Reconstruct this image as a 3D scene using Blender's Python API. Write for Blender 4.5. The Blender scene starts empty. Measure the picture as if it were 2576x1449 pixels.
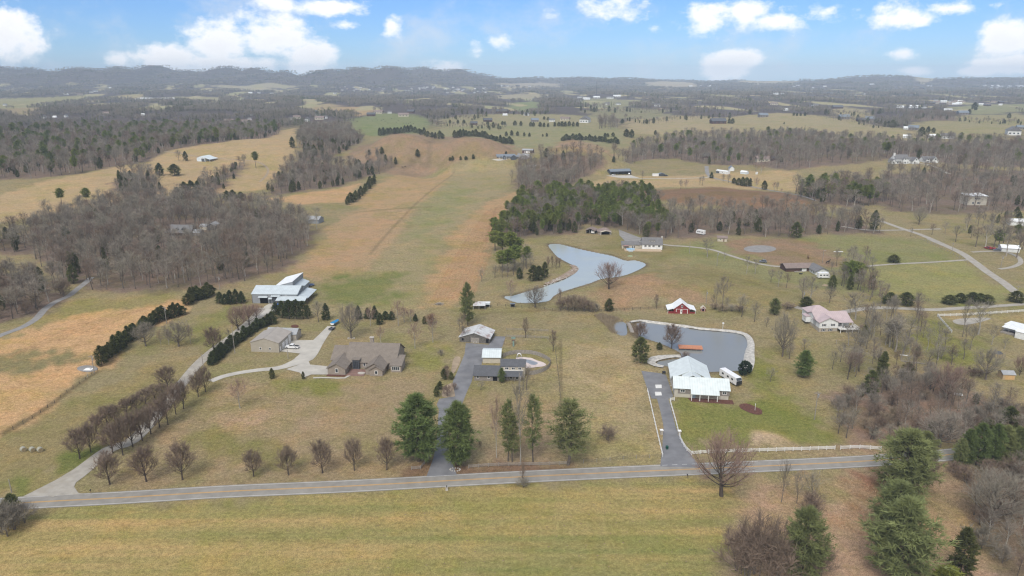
import bpy, bmesh, math, random
import numpy as np
from mathutils import Vector, Matrix, Euler
random.seed(7); rng = np.random.default_rng(7)
sc = bpy.context.scene
COL = sc.collection
R = math.radians

# ---------------------------------------------------------------- camera numbers
CAM_H = 112.0
PITCH = R(16.64)
TANH = 0.72                     # tangent of half the horizontal field of view
FPX = 1288.0 / TANH
REG = {'a': (0, 700, 3), 'b': (1000, 700, 3), 'c': (2000, 700, 3), 'd': (0, 1128, 3), 'e': (1000, 1128, 3), 'f': (2000, 1128, 3),
       'g': (0, 180, 3), 'h': (1000, 180, 3), 'i': (2000, 180, 3), 'A': (700, 790, 10), 'B': (920, 980, 10), 'C': (1330, 930, 10),
       'D': (1870, 1030, 10), 'E': (2340, 880, 10), 'F': (1780, 640, 10), 'G': (2240, 720, 10), 'H': (1380, 420, 10)}
def Z(r, x, y):                 # a point noted on a detail of the survey photograph -> full-frame survey units
    a = REG[r]; return (a[0]/1.1646 + x/a[2], a[1]/1.1646 + y/a[2])
def ray(px, py):
    u = (px-1288.0)/FPX; v = (724.5-py)/FPX
    c, s = math.cos(PITCH), math.sin(PITCH)
    return np.array([u, c + v*s, -s + v*c])
def sstep(a, b, x):
    t = np.clip((x-a)/(b-a), 0, 1); return t*t*(3-2*t)
def plane(px, py, z=0.0):
    d = ray(px, py); t = (z-CAM_H)/d[2]; return (d[0]*t, d[1]*t)

# ---------------------------------------------------------------- terrain height
_ns = np.random.default_rng(3)
def wavesum(n, l0, l1, seed):
    g = np.random.default_rng(seed); out = []
    for i in range(n):
        L = l0*(l1/l0)**(i/max(1, n-1)); a = g.uniform(0, math.pi*2); p = g.uniform(0, 6.28)
        out.append((math.cos(a)*6.283/L, math.sin(a)*6.283/L, p, (L/l0)**-0.0))
    return out
W_NEAR = wavesum(5, 260, 90, 11); W_MID = wavesum(6, 900, 260, 12); W_FAR = wavesum(8, 3200, 620, 13); W_RID = wavesum(7, 1700, 300, 15)
def ws(W, x, y):
    s = 0
    for kx, ky, p, _ in W: s = s + np.sin(kx*x + ky*y + p)
    return s/len(W)
HILLS = []                      # x, y, height, rx, ry, rot
def hill(px, py, z, h, rx, ry, dy=0):
    x, y = plane(px, py, z); HILLS.append((x, y+dy, h, rx, ry))
hill(1000, 397, 14, 33, 48, 46, 50)
hill(1178, 403, 14, 34, 62, 48, 52)
hill(1080, 400, 14, -9, 26, 90, 20)
hill(1450, 410, 14, 27, 60, 45, 42)
hill(600, 400, 8, 18, 180, 140, 50)
hill(250, 470, 4, 9, 190, 110, 40)
hill(2270, 415, 8, 12, 150, 120, 20)
hill(1850, 510, 3, 7, 110, 60, 10)
hill(1650, 720, 0, 4.0, 45, 28, 0)
hill(2120, 790, 0, 2.5, 60, 40, 10)
def H0(x, y):
    x = np.asarray(x, float); y = np.asarray(y, float)
    d = np.hypot(x, y)
    z = 0.7*ws(W_NEAR, x, y)*sstep(120, 400, d)
    z = z + 8*ws(W_MID, x, y)*sstep(550, 1500, d) + 12*sstep(700, 1700, d)
    z = z + 30*ws(W_FAR, x, y)*sstep(1900, 4500, d) - 4*sstep(2200, 3500, d)
    for hx, hy, h, rx, ry in HILLS:
        z = z + h*np.exp(-(((x-hx)/rx)**2 + ((y-hy)/ry)**2)**1.35)
    # far ridges
    t = x/np.maximum(y, 1.0)
    rid = ws(W_RID, x, y*0.4)
    left = sstep(0.05, -0.18, t)
    z = z + (135*left + 100*rid*left)*np.exp(-((y-6800)/1100)**2) + 24*rid*left*sstep(4500, 6500, d)*sstep(9000, 7000, d)
    mid = sstep(-0.35, -0.1, t)*sstep(0.5, 0.1, t)
    z = z + (62*mid + 22*rid)*np.exp(-((y-8200)/1300)**2)*mid
    rr = sstep(0.22, 0.45, t)
    z = z + (62*rr + 34*rid*rr)*np.exp(-((y-7400)/1200)**2)
    return z
FLAT = []                       # (poly Nx2 array, z, blend)
def poly_sd(P, x, y):           # signed distance, negative inside
    x = np.asarray(x, float); y = np.asarray(y, float)
    d = np.full(x.shape, 1e18); ins = np.zeros(x.shape, bool)
    n = len(P)
    for i in range(n):
        ax, ay = P[i]; bx, by = P[(i+1) % n]
        ex, ey = bx-ax, by-ay; L = ex*ex+ey*ey+1e-12
        t = np.clip(((x-ax)*ex+(y-ay)*ey)/L, 0, 1)
        d = np.minimum(d, (x-ax-t*ex)**2+(y-ay-t*ey)**2)
        if ay != by:
            c = ((ay > y) != (by > y)) & (x < (bx-ax)*(y-ay)/(by-ay)+ax)
            ins ^= c
    d = np.sqrt(d); return np.where(ins, -d, d)
def H(x, y):
    z = H0(x, y)
    for P, zf, b, dip in FLAT:
        x = np.asarray(x, float); y = np.asarray(y, float)
        lo = P.min(0)-b; hi = P.max(0)+b
        m = (x > lo[0]) & (x < hi[0]) & (y > lo[1]) & (y < hi[1])
        if not np.any(m): continue
        z = np.atleast_1d(z).astype(float); xm = np.broadcast_to(x, z.shape)[m]; ym = np.broadcast_to(y, z.shape)[m]
        s = poly_sd(P, xm, ym); w = 1-sstep(0, b, s)
        z[m] = z[m]*(1-w) + w*(zf - dip*sstep(1.5, -1.5, s) + 0.35*sstep(-1.5, 1.5, s)*(dip > 0))
    return z
def h1(x, y): return float(np.atleast_1d(H(np.array([x]), np.array([y])))[0])
_T = np.concatenate([np.geomspace(60, 1500, 700), np.geomspace(1506, 11500, 900)])
def ground(px, py):             # where the sight line to a survey point meets the terrain
    d = ray(px, py); d = d/math.hypot(d[0], d[1])
    zz = CAM_H + d[2]*_T; hh = np.atleast_1d(H(d[0]*_T, d[1]*_T)); below = np.nonzero(zz < hh)[0]
    if len(below) == 0: t = 10500.0
    else:
        i = below[0]
        if i == 0: t = _T[0]
        else:
            a = zz[i-1]-hh[i-1]; b = zz[i]-hh[i]; t = _T[i-1] + (_T[i]-_T[i-1])*a/(a-b)
    x, y = d[0]*t, d[1]*t
    return (x, y, h1(x, y))
def depth_at(x, y, z):
    c, s = math.cos(PITCH), math.sin(PITCH); return y*c - (z-CAM_H)*s
def m_per(x, y, z): return depth_at(x, y, z)/FPX
def GZ(r, x, y): return ground(*Z(r, x, y))
def smooth_closed(P, k=6):      # Catmull-Rom through closed list
    P = np.array(P, float); n = len(P); out = []
    for i in range(n):
        p0, p1, p2, p3 = P[i-1], P[i], P[(i+1) % n], P[(i+2) % n]
        for j in range(k):
            t = j/k; out.append(0.5*((2*p1)+(-p0+p2)*t+(2*p0-5*p1+4*p2-p3)*t*t+(-p0+3*p1-3*p2+p3)*t**3))
    return np.array(out)
def smooth_open(P, k=6):
    P = np.array(P, float); n = len(P); out = []
    for i in range(n-1):
        p0, p1, p2, p3 = P[max(0, i-1)], P[i], P[i+1], P[min(n-1, i+2)]
        for j in range(k):
            t = j/k; out.append(0.5*((2*p1)+(-p0+p2)*t+(2*p0-5*p1+4*p2-p3)*t*t+(-p0+3*p1-3*p2+p3)*t**3))
    out.append(P[-1]); return np.array(out)

# ponds first: they flatten the terrain
POND_A = smooth_closed([plane(*Z('b', x, y), 0.0) for x, y in [(1235, 440), (1300, 430), (1400, 400), (1520, 370), (1580, 345), (1680, 310), (1770, 255), (1790, 215), (1730, 185),
    (1640, 135), (1590, 80), (1570, 45), (1640, 40), (1780, 75), (1920, 105), (2040, 130), (2140, 165), (2220, 165), (2290, 190), (2260, 220), (2160, 265), (2080, 285), (1960, 300),
    (1880, 330), (1800, 355), (1700, 385), (1640, 405), (1590, 435), (1560, 465), (1470, 478), (1340, 480)]], 4)
POND_B = smooth_closed([plane(*p, 0.0) for p in [Z('b', 2190, 640), Z('b', 2290, 628), Z('b', 2420, 645), Z('b', 2560, 660), Z('c', 60, 682), Z('c', 200, 697), Z('c', 380, 712), Z('c', 455, 735), Z('c', 485, 790),
    Z('c', 465, 880), Z('c', 455, 960), Z('c', 440, 990), Z('c', 150, 1000), Z('c', 60, 1010), Z('b', 2480, 960), Z('b', 2420, 950), Z('b', 2390, 930), Z('b', 2480, 915), Z('b', 2560, 905), Z('c', 0, 880), Z('c', -20, 850), Z('b', 2440, 795), Z('b', 2320, 755), Z('b', 2230, 735), Z('b', 2195, 710), Z('b', 2180, 670)]], 4)
POND_C = smooth_closed([plane(*Z('b', x, y), 0.0) for x, y in [(2060, 650), (2100, 625), (2140, 640), (2150, 690), (2140, 725), (2100, 720), (2060, 690)]], 4)
for P in (POND_A, POND_B, POND_C): FLAT.append((P, 0.0, 16.0, 1.2))

# ---------------------------------------------------------------- materials
def lin(r, g, b):
    f = lambda c: (c/255/12.92) if c/255 <= 0.04045 else ((c/255+0.055)/1.055)**2.4
    return (f(r), f(g), f(b), 1)
MATS = {}
def nd(nt, t, **k):
    n = nt.nodes.new(t)
    for a, v in k.items(): setattr(n, a, v)
    return n
def mat(name, col, rough=0.8, var=0.15, scale=1.5, metallic=0.0, spec=0.3, kind=None, objvar=0.0, col2=None, k2=1.0, alpha=None, bump=0.0):
    """base colour modulated by noise in object space; kind adds seams, courses or blotches"""
    if name in MATS: return MATS[name]
    m = bpy.data.materials.new(name); m.use_nodes = True; MATS[name] = m
    nt = m.node_tree; L = nt.links.new; b = nt.nodes['Principled BSDF']
    b.inputs['Roughness'].default_value = rough; b.inputs['Metallic'].default_value = metallic
    b.inputs['Specular IOR Level'].default_value = spec
    tc = nd(nt, 'ShaderNodeTexCoord')
    no = nd(nt, 'ShaderNodeTexNoise'); no.inputs['Scale'].default_value = scale; no.inputs['Detail'].default_value = 5
    L(tc.outputs['Object'], no.inputs['Vector'])
    mr = nd(nt, 'ShaderNodeMapRange'); mr.inputs[1].default_value = 0.25; mr.inputs[2].default_value = 0.75
    mr.inputs[3].default_value = 1-var; mr.inputs[4].default_value = 1+var
    L(no.outputs['Fac'], mr.inputs[0]); fac = mr.outputs[0]
    c = nd(nt, 'ShaderNodeMix', data_type='RGBA', blend_type='MULTIPLY'); c.inputs[0].default_value = 1
    c.inputs[6].default_value = col; src = c.outputs[2]
    if kind == 'seam':          # standing seams of a metal sheet, every 0.9 m along local x
        w = nd(nt, 'ShaderNodeTexWave', wave_type='BANDS', bands_direction='X'); w.inputs['Scale'].default_value = 0.35*k2
        L(tc.outputs['UV'], w.inputs['Vector'])
        r2 = nd(nt, 'ShaderNodeMapRange'); r2.inputs[1].default_value = 0.0; r2.inputs[2].default_value = 0.25; r2.inputs[3].default_value = 0.90; r2.inputs[4].default_value = 1.0
        L(w.outputs['Fac'], r2.inputs[0]); mu = nd(nt, 'ShaderNodeMath', operation='MULTIPLY'); L(fac, mu.inputs[0]); L(r2.outputs[0], mu.inputs[1]); fac = mu.outputs[0]
    if kind == 'course':        # courses of shingle, board or brick across local v
        w = nd(nt, 'ShaderNodeTexBrick'); w.inputs['Scale'].default_value = k2; w.inputs['Color1'].default_value = (1.08, 1.08, 1.08, 1); w.inputs['Color2'].default_value = (0.86, 0.86, 0.86, 1); w.inputs['Mortar'].default_value = (0.78, 0.78, 0.78, 1)
        w.inputs['Mortar Size'].default_value = 0.03
        L(tc.outputs['UV'], w.inputs['Vector']); c0 = c; c0.inputs[6].default_value = col
        cm = nd(nt, 'ShaderNodeMix', data_type='RGBA', blend_type='MULTIPLY'); cm.inputs[0].default_value = 1
        L(c.outputs[2], cm.inputs[6]); L(w.outputs['Color'], cm.inputs[7]); src = cm.outputs[2]
    cc = nd(nt, 'ShaderNodeCombineColor')
    for i in range(3): L(fac, cc.inputs[i])
    L(cc.outputs[0], c.inputs[7])
    if col2 is not None:        # blotches of a second colour (rust, lichen, needle litter)
        n2 = nd(nt, 'ShaderNodeTexNoise'); n2.inputs['Scale'].default_value = scale*0.45; n2.inputs['Detail'].default_value = 6; n2.inputs['Roughness'].default_value = 0.7
        L(tc.outputs['Object'], n2.inputs['Vector'])
        r3 = nd(nt, 'ShaderNodeMapRange'); r3.inputs[1].default_value = 0.50; r3.inputs[2].default_value = 0.62; L(n2.outputs['Fac'], r3.inputs[0])
        mm = nd(nt, 'ShaderNodeMath', operation='MULTIPLY'); mm.inputs[1].default_value = k2 if kind != 'seam' else 0.8; L(r3.outputs[0], mm.inputs[0])
        mx = nd(nt, 'ShaderNodeMix', data_type='RGBA'); L(mm.outputs[0], mx.inputs[0]); L(src, mx.inputs[6]); mx.inputs[7].default_value = col2; src = mx.outputs[2]
    if objvar:
        oi = nd(nt, 'ShaderNodeObjectInfo'); hs = nd(nt, 'ShaderNodeHueSaturation')
        r4 = nd(nt, 'ShaderNodeMapRange'); r4.inputs[3].default_value = 1-objvar; r4.inputs[4].default_value = 1+objvar; L(oi.outputs['Random'], r4.inputs[0])
        m7 = nd(nt, 'ShaderNodeMath', operation='MULTIPLY'); m7.inputs[1].default_value = 7.31; L(oi.outputs['Random'], m7.inputs[0])
        fr = nd(nt, 'ShaderNodeMath', operation='FRACT'); L(m7.outputs[0], fr.inputs[0])
        r5 = nd(nt, 'ShaderNodeMapRange'); r5.inputs[3].default_value = 0.5-objvar*0.06; r5.inputs[4].default_value = 0.5+objvar*0.06; L(fr.outputs[0], r5.inputs[0])
        L(r4.outputs[0], hs.inputs['Value']); L(r5.outputs[0], hs.inputs['Hue']); L(src, hs.inputs['Color']); src = hs.outputs['Color']
    L(src, b.inputs['Base Color'])
    if bump:
        bp = nd(nt, 'ShaderNodeBump'); bp.inputs['Strength'].default_value = bump; bp.inputs['Distance'].default_value = 0.3
        L(no.outputs['Fac'], bp.inputs['Height']); L(bp.outputs[0], b.inputs['Normal'])
    return m

M_twig = mat('twig_grey', (0.221, 0.194, 0.155, 1), 0.95, 0.2, 0.6, spec=0.05, objvar=0.22)
M_twigp = mat('twig_plum', (0.196, 0.146, 0.111, 1), 0.95, 0.2, 0.6, spec=0.05, objvar=0.12)
M_twigr = mat('twig_red', (0.255, 0.174, 0.140, 1), 0.95, 0.2, 0.6, spec=0.05, objvar=0.1)
M_twigt = mat('twig_tan', (0.255, 0.200, 0.140, 1), 0.95, 0.2, 0.6, spec=0.05, objvar=0.1)
M_bark = mat('bark_grey', (0.132, 0.112, 0.095, 1), 0.95, 0.3, 2.0, spec=0.05, objvar=0.2)
M_barkp = mat('bark_pale', (0.306, 0.279, 0.243, 1), 0.95, 0.3, 2.0, spec=0.05, objvar=0.2)
M_barkd = mat('bark_dark', (0.085, 0.068, 0.055, 1), 0.95, 0.3, 2.0, spec=0.05, objvar=0.2)
M_pine = mat('needles_pine', (0.148, 0.175, 0.040, 1), 0.7, 0.35, 0.5, spec=0.15, objvar=0.22)
M_wpine = mat('needles_soft_pine', (0.158, 0.175, 0.066, 1), 0.7, 0.35, 0.4, spec=0.15, objvar=0.15)
M_gpine = mat('needles_dark_pine', (0.116, 0.150, 0.047, 1), 0.7, 0.35, 0.5, spec=0.15, objvar=0.15)
M_cedar = mat('needles_cedar', (0.097, 0.104, 0.035, 1), 0.75, 0.35, 0.7, spec=0.1, objvar=0.25)
M_spruce = mat('needles_dark', (0.068, 0.081, 0.031, 1), 0.7, 0.35, 0.6, spec=0.15, objvar=0.2)
M_holly = mat('leaves_glossy', (0.022, 0.040, 0.018, 1), 0.5, 0.4, 1.2, spec=0.3, objvar=0.1)
M_yell = mat('needles_yellow_green', (0.155, 0.165, 0.030, 1), 0.7, 0.3, 0.6, spec=0.15, objvar=0.1)
M_deadlf = mat('leaves_dead', (0.20, 0.125, 0.075, 1), 0.9, 0.3, 1.0, spec=0.05, objvar=0.15)

# ---------------------------------------------------------------- mesh building
class MB:
    def __init__(s): s.v = []; s.f = []; s.m = []; s.uv = []
    def add(s, vs, fs, mi=0, uvs=None):
        o = len(s.v); s.v += [tuple(p) for p in vs]
        for k, f in enumerate(fs):
            s.f.append(tuple(i+o for i in f)); s.m.append(mi)
            s.uv.append(uvs[k] if uvs else None)
    def quad(s, a, b, c, d, mi=0): s.add([a, b, c, d], [(0, 1, 2, 3)], mi)
    def poly(s, pts, mi=0): s.add(pts, [tuple(range(len(pts)))], mi)
    def box(s, x0, x1, y0, y1, z0, z1, mi=0, rz=0, c=(0, 0)):
        v = [(x, y, z) for z in (z0, z1) for x, y in ((x0, y0), (x1, y0), (x1, y1), (x0, y1))]
        if rz:
            cs, sn = math.cos(rz), math.sin(rz); v = [((x-c[0])*cs-(y-c[1])*sn+c[0], (x-c[0])*sn+(y-c[1])*cs+c[1], z) for x, y, z in v]
        s.add(v, [(3, 2, 1, 0), (4, 5, 6, 7), (0, 1, 5, 4), (1, 2, 6, 5), (2, 3, 7, 6), (3, 0, 4, 7)], mi)
    def prism(s, out, z0, z1, mi=0):
        n = len(out); v = [(x, y, z0) for x, y in out]+[(x, y, z1) for x, y in out]
        s.add(v, [tuple(range(n-1, -1, -1)), tuple(range(n, 2*n))]+[(i, (i+1) % n, n+(i+1) % n, n+i) for i in range(n)], mi)
    def extrude_x(s, prof, x0, x1, mi=0):   # profile in (y, z)
        n = len(prof); v = [(x0, y, z) for y, z in prof]+[(x1, y, z) for y, z in prof]
        s.add(v, [tuple(range(n)), tuple(range(2*n-1, n-1, -1))]+[(i, n+i, n+(i+1) % n, (i+1) % n) for i in range(n)], mi)
    def tube(s, p0, p1, r0, r1, n=5, mi=0, cap=False):
        p0 = Vector(p0); p1 = Vector(p1); d = (p1-p0)
        if d.length < 1e-6: return
        d.normalize(); a = d.orthogonal().normalized(); b = d.cross(a)
        v = []
        for p, r in ((p0, r0), (p1, r1)):
            for i in range(n):
                t = 6.2832*i/n; v.append(p+a*(r*math.cos(t))+b*(r*math.sin(t)))
        f = [(i, (i+1) % n, n+(i+1) % n, n+i) for i in range(n)]
        if cap: f += [tuple(range(n-1, -1, -1)), tuple(range(n, 2*n))]
        s.add(v, f, mi)
    def cyl(s, x, y, z0, z1, r, n=16, mi=0, r1=None): s.tube((x, y, z0), (x, y, z1), r, r if r1 is None else r1, n, mi, True)
    def wheel(s, x, y, z, r, w, n=14, mi=0): s.tube((x, y-w/2, z), (x, y+w/2, z), r, r, n, mi, True)
    def build(s, name, mats, parent=None, smooth=False):
        me = bpy.data.meshes.new(name); me.from_pydata([tuple(p) for p in s.v], [], s.f)
        if not isinstance(mats, (list, tuple)): mats = [mats]
        for m in mats: me.materials.append(m)
        if s.f:
            me.polygons.foreach_set('material_index', s.m)
            # planar uv in metres along the face's own horizontal (u) and slope (v)
            uvl = me.uv_layers.new(name='UVMap'); uv = uvl.data
            co = [Vector(p) for p in s.v]
            for p in me.polygons:
                nrm = p.normal; t = Vector((-nrm.y, nrm.x, 0))
                if t.length < 1e-3: t = Vector((1, 0, 0))
                t.normalize(); w = nrm.cross(t)
                for li in p.loop_indices:
                    q = co[me.loops[li].vertex_index]; uv[li].uv = (q.dot(t), q.dot(w))
            if smooth: me.polygons.foreach_set('use_smooth', [True]*len(s.f))
        me.update()
        o = bpy.data.objects.new(name, me); COL.objects.link(o)
        if parent: o.parent = parent
        return o
def tag(o, label=None, cat=None, group=None, kind=None):
    if label: o['label'] = label
    if cat: o['category'] = cat
    if group: o['group'] = group
    if kind: o['kind'] = kind
    return o
def empty(name, loc, rz=0, label=None, cat=None, group=None):
    o = bpy.data.objects.new(name, None); COL.objects.link(o); o.location = loc; o.rotation_euler = (0, 0, rz); o.empty_display_size = 0.5
    return tag(o, label, cat, group)
def copy_tree(o, parent=None):
    c = o.copy(); COL.objects.link(c)
    if parent: c.parent = parent
    for ch in list(o.children): copy_tree(ch, c)
    return c
# ---------------------------------------------------------------- camera, sun, sky
cd = bpy.data.cameras.new('camera'); cam = bpy.data.objects.new('camera', cd); COL.objects.link(cam)
cam.location = (0, 0, CAM_H); cam.rotation_euler = (math.pi/2-PITCH, 0, 0)
cd.sensor_fit = 'HORIZONTAL'; cd.angle = 2*math.atan(TANH); cd.clip_start = 1; cd.clip_end = 60000
sc.camera = cam
SUN_EL, SUN_AZ = R(50), R(-160)      # azimuth measured from +Y clockwise: behind and to the left of the viewer
sl = bpy.data.lights.new('sun', 'SUN'); sl.energy = 2.3; sl.angle = R(26); sl.color = (1, 0.965, 0.92)
so = bpy.data.objects.new('sun', sl); COL.objects.link(so)
sd = Vector((math.sin(SUN_AZ)*math.cos(SUN_EL), math.cos(SUN_AZ)*math.cos(SUN_EL), math.sin(SUN_EL)))
so.rotation_euler = (-sd).to_track_quat('-Z', 'Y').to_euler(); so.location = (0, 0, 300)
w = bpy.data.worlds.new('World'); sc.world = w; w.use_nodes = True
nt = w.node_tree; L = nt.links.new; bg = nt.nodes['Background']; bg.inputs[1].default_value = 0.07
sky = nd(nt, 'ShaderNodeTexSky', sky_type='NISHITA'); sky.sun_disc = False; sky.sun_elevation = SUN_EL; sky.sun_rotation = SUN_AZ
sky.altitude = 300; sky.air_density = 1.0; sky.dust_density = 0.15; sky.ozone_density = 2.2
def mth(op, a, b=None, c=None):
    n = nd(nt, 'ShaderNodeMath', operation=op)
    for i, q in enumerate((a, b, c)):
        if q is None: continue
        if isinstance(q, (int, float)): n.inputs[i].default_value = q
        else: L(q, n.inputs[i])
    return n.outputs[0]
tc = nd(nt, 'ShaderNodeTexCoord'); sx = nd(nt, 'ShaderNodeSeparateXYZ'); L(tc.outputs['Generated'], sx.inputs[0])
yy = mth('MAXIMUM', sx.outputs[1], 0.02)
az = mth('DIVIDE', sx.outputs[0], yy)           # tangent of azimuth
hyp = mth('SQRT', mth('ADD', mth('MULTIPLY', sx.outputs[0], sx.outputs[0]), mth('MULTIPLY', yy, yy)))
el = mth('DIVIDE', sx.outputs[2], hyp)          # tangent of elevation
cv = nd(nt, 'ShaderNodeCombineXYZ'); L(az, cv.inputs[0]); L(mth('MULTIPLY', el, 1.7), cv.inputs[1]); cv.inputs[2].default_value = 1.3
n1 = nd(nt, 'ShaderNodeTexNoise'); n1.inputs['Scale'].default_value = 30; n1.inputs['Detail'].default_value = 12; n1.inputs['Roughness'].default_value = 0.62; L(cv.outputs[0], n1.inputs['Vector'])
n2 = nd(nt, 'ShaderNodeTexNoise'); n2.inputs['Scale'].default_value = 9; n2.inputs['Detail'].default_value = 7; n2.inputs['Roughness'].default_value = 0.6; L(cv.outputs[0], n2.inputs['Vector'])
def skyp(px, py):
    d = ray(px, py); return d[0]/d[1], d[2]/math.hypot(d[0], d[1])
# cumulus banks: centre, half sizes on the survey photograph, softness of their edge
CL = [(25, 90, 105, 90, 1), (430, 150, 110, 48, 1), (560, 118, 115, 72, 1), (690, 105, 130, 72, 1), (780, 140, 85, 62, 1), (600, 160, 290, 34, 1), (290, 150, 30, 22, .6), (985, 62, 30, 30, .7), (870, 62, 36, 14, .5), (840, 18, 130, 28, .8),
      (700, 12, 55, 18, .6), (1130, 170, 55, 26, .9), (1205, 128, 30, 24, .6), (1255, 110, 40, 20, .45), (1035, 190, 30, 12, .7), (1815, 175, 75, 42, 1), (1860, 150, 62, 30, 1), (1770, 45, 75, 55, .9), (1860, 30, 95, 40, .8), (1960, 50, 90, 30, .75), (2060, 30, 110, 30, .65),
      (2290, 45, 100, 34, .75), (2390, 20, 110, 24, .7), (2270, 138, 48, 22, .7), (2300, 177, 55, 16, .9), (2520, 95, 80, 52, .95), (2560, 165, 110, 30, .95), (1645, 72, 26, 18, .6), (2220, 18, 40, 22, .5), (1560, 20, 90, 30, .3), (2460, 180, 60, 14, .8), (-160, 130, 130, 80, 1), (2760, 110, 140, 70, 1)]
best = None
for cx, cy, rx, ry, st in CL:
    a0, e0 = skyp(cx, cy); a1, _ = skyp(cx+rx, cy); _, e1 = skyp(cx, cy-ry)
    dx = mth('MULTIPLY', mth('SUBTRACT', az, a0), 1/(a1-a0)); dy = mth('MULTIPLY', mth('SUBTRACT', el, e0), 1/(e1-e0))
    v = mth('MULTIPLY', mth('SUBTRACT', 1.0, mth('SQRT', mth('ADD', mth('MULTIPLY', dx, dx), mth('MULTIPLY', dy, dy)))), st)
    best = v if best is None else mth('MAXIMUM', best, v)
nz = mth('ADD', mth('MULTIPLY', mth('SUBTRACT', n1.outputs[0], 0.5), 1.7), mth('MULTIPLY', mth('SUBTRACT', n2.outputs[0], 0.5), 1.9))
fld = mth('ADD', best, nz)
ms = nd(nt, 'ShaderNodeMapRange', interpolation_type='SMOOTHSTEP'); ms.inputs[1].default_value = -0.06; ms.inputs[2].default_value = 0.60; L(fld, ms.inputs[0])
front = mth('GREATER_THAN', sx.outputs[1], 0.03)
cmask = mth('MULTIPLY', ms.outputs[0], front)
ve = nd(nt, 'ShaderNodeMapRange'); ve.inputs[1].default_value = 0.15; ve.inputs[2].default_value = 0.9; ve.inputs[3].default_value = 12.5; ve.inputs[4].default_value = 11.2; L(fld, ve.inputs[0])
# thin high veil
veil = nd(nt, 'ShaderNodeMapRange', interpolation_type='SMOOTHSTEP'); veil.inputs[1].default_value = 0.47; veil.inputs[2].default_value = 0.75; veil.inputs[4].default_value = 0.6; L(n2.outputs[0], veil.inputs[0])
tint = nd(nt, 'ShaderNodeMix', data_type='RGBA', blend_type='MULTIPLY'); tint.inputs[0].default_value = 1; L(sky.outputs[0], tint.inputs[6]); tint.inputs[7].default_value = (0.54, 0.83, 1.36, 1)
mx0 = nd(nt, 'ShaderNodeMix', data_type='RGBA'); L(veil.outputs[0], mx0.inputs[0]); L(tint.outputs[2], mx0.inputs[6]); mx0.inputs[7].default_value = (8, 8.6, 9.6, 1)
cc = nd(nt, 'ShaderNodeCombineColor'); L(ve.outputs[0], cc.inputs[0]); L(ve.outputs[0], cc.inputs[1]); L(mth('MULTIPLY', ve.outputs[0], 1.015), cc.inputs[2])
mx = nd(nt, 'ShaderNodeMix', data_type='RGBA'); L(cmask, mx.inputs[0]); L(mx0.outputs[2], mx.inputs[6]); L(cc.outputs[0], mx.inputs[7])
# unseen bright cloud layer added overhead and behind the viewer to soften the light
deck = nd(nt, 'ShaderNodeMapRange', interpolation_type='SMOOTHSTEP'); deck.inputs[1].default_value = 0.42; deck.inputs[2].default_value = 0.85; L(mth('ADD', sx.outputs[2], mth('MULTIPLY', mth('SUBTRACT', n2.outputs[0], 0.5), 0.3)), deck.inputs[0])
back = nd(nt, 'ShaderNodeMapRange', interpolation_type='SMOOTHSTEP'); back.inputs[1].default_value = 0.35; back.inputs[2].default_value = -0.25; L(sx.outputs[1], back.inputs[0])
over = nd(nt, 'ShaderNodeMix', data_type='RGBA'); L(mth('MAXIMUM', deck.outputs[0], back.outputs[0]), over.inputs[0]); L(mx.outputs[2], over.inputs[6]); over.inputs[7].default_value = (8.3, 8.6, 9.1, 1)
L(over.outputs[2], bg.inputs[0])
sc.view_settings.view_transform = 'Standard'; sc.view_settings.look = 'None'; sc.view_settings.gamma = 1; sc.view_settings.exposure = 0.48
sc.cycles.max_bounces = 5; sc.cycles.diffuse_bounces = 2; sc.cycles.glossy_bounces = 2; sc.cycles.transparent_max_bounces = 4; sc.cycles.volume_bounces = 0
sc.cycles.use_denoising = True; sc.cycles.filter_width = 1.25; sc.cycles.use_adaptive_sampling = False
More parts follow.
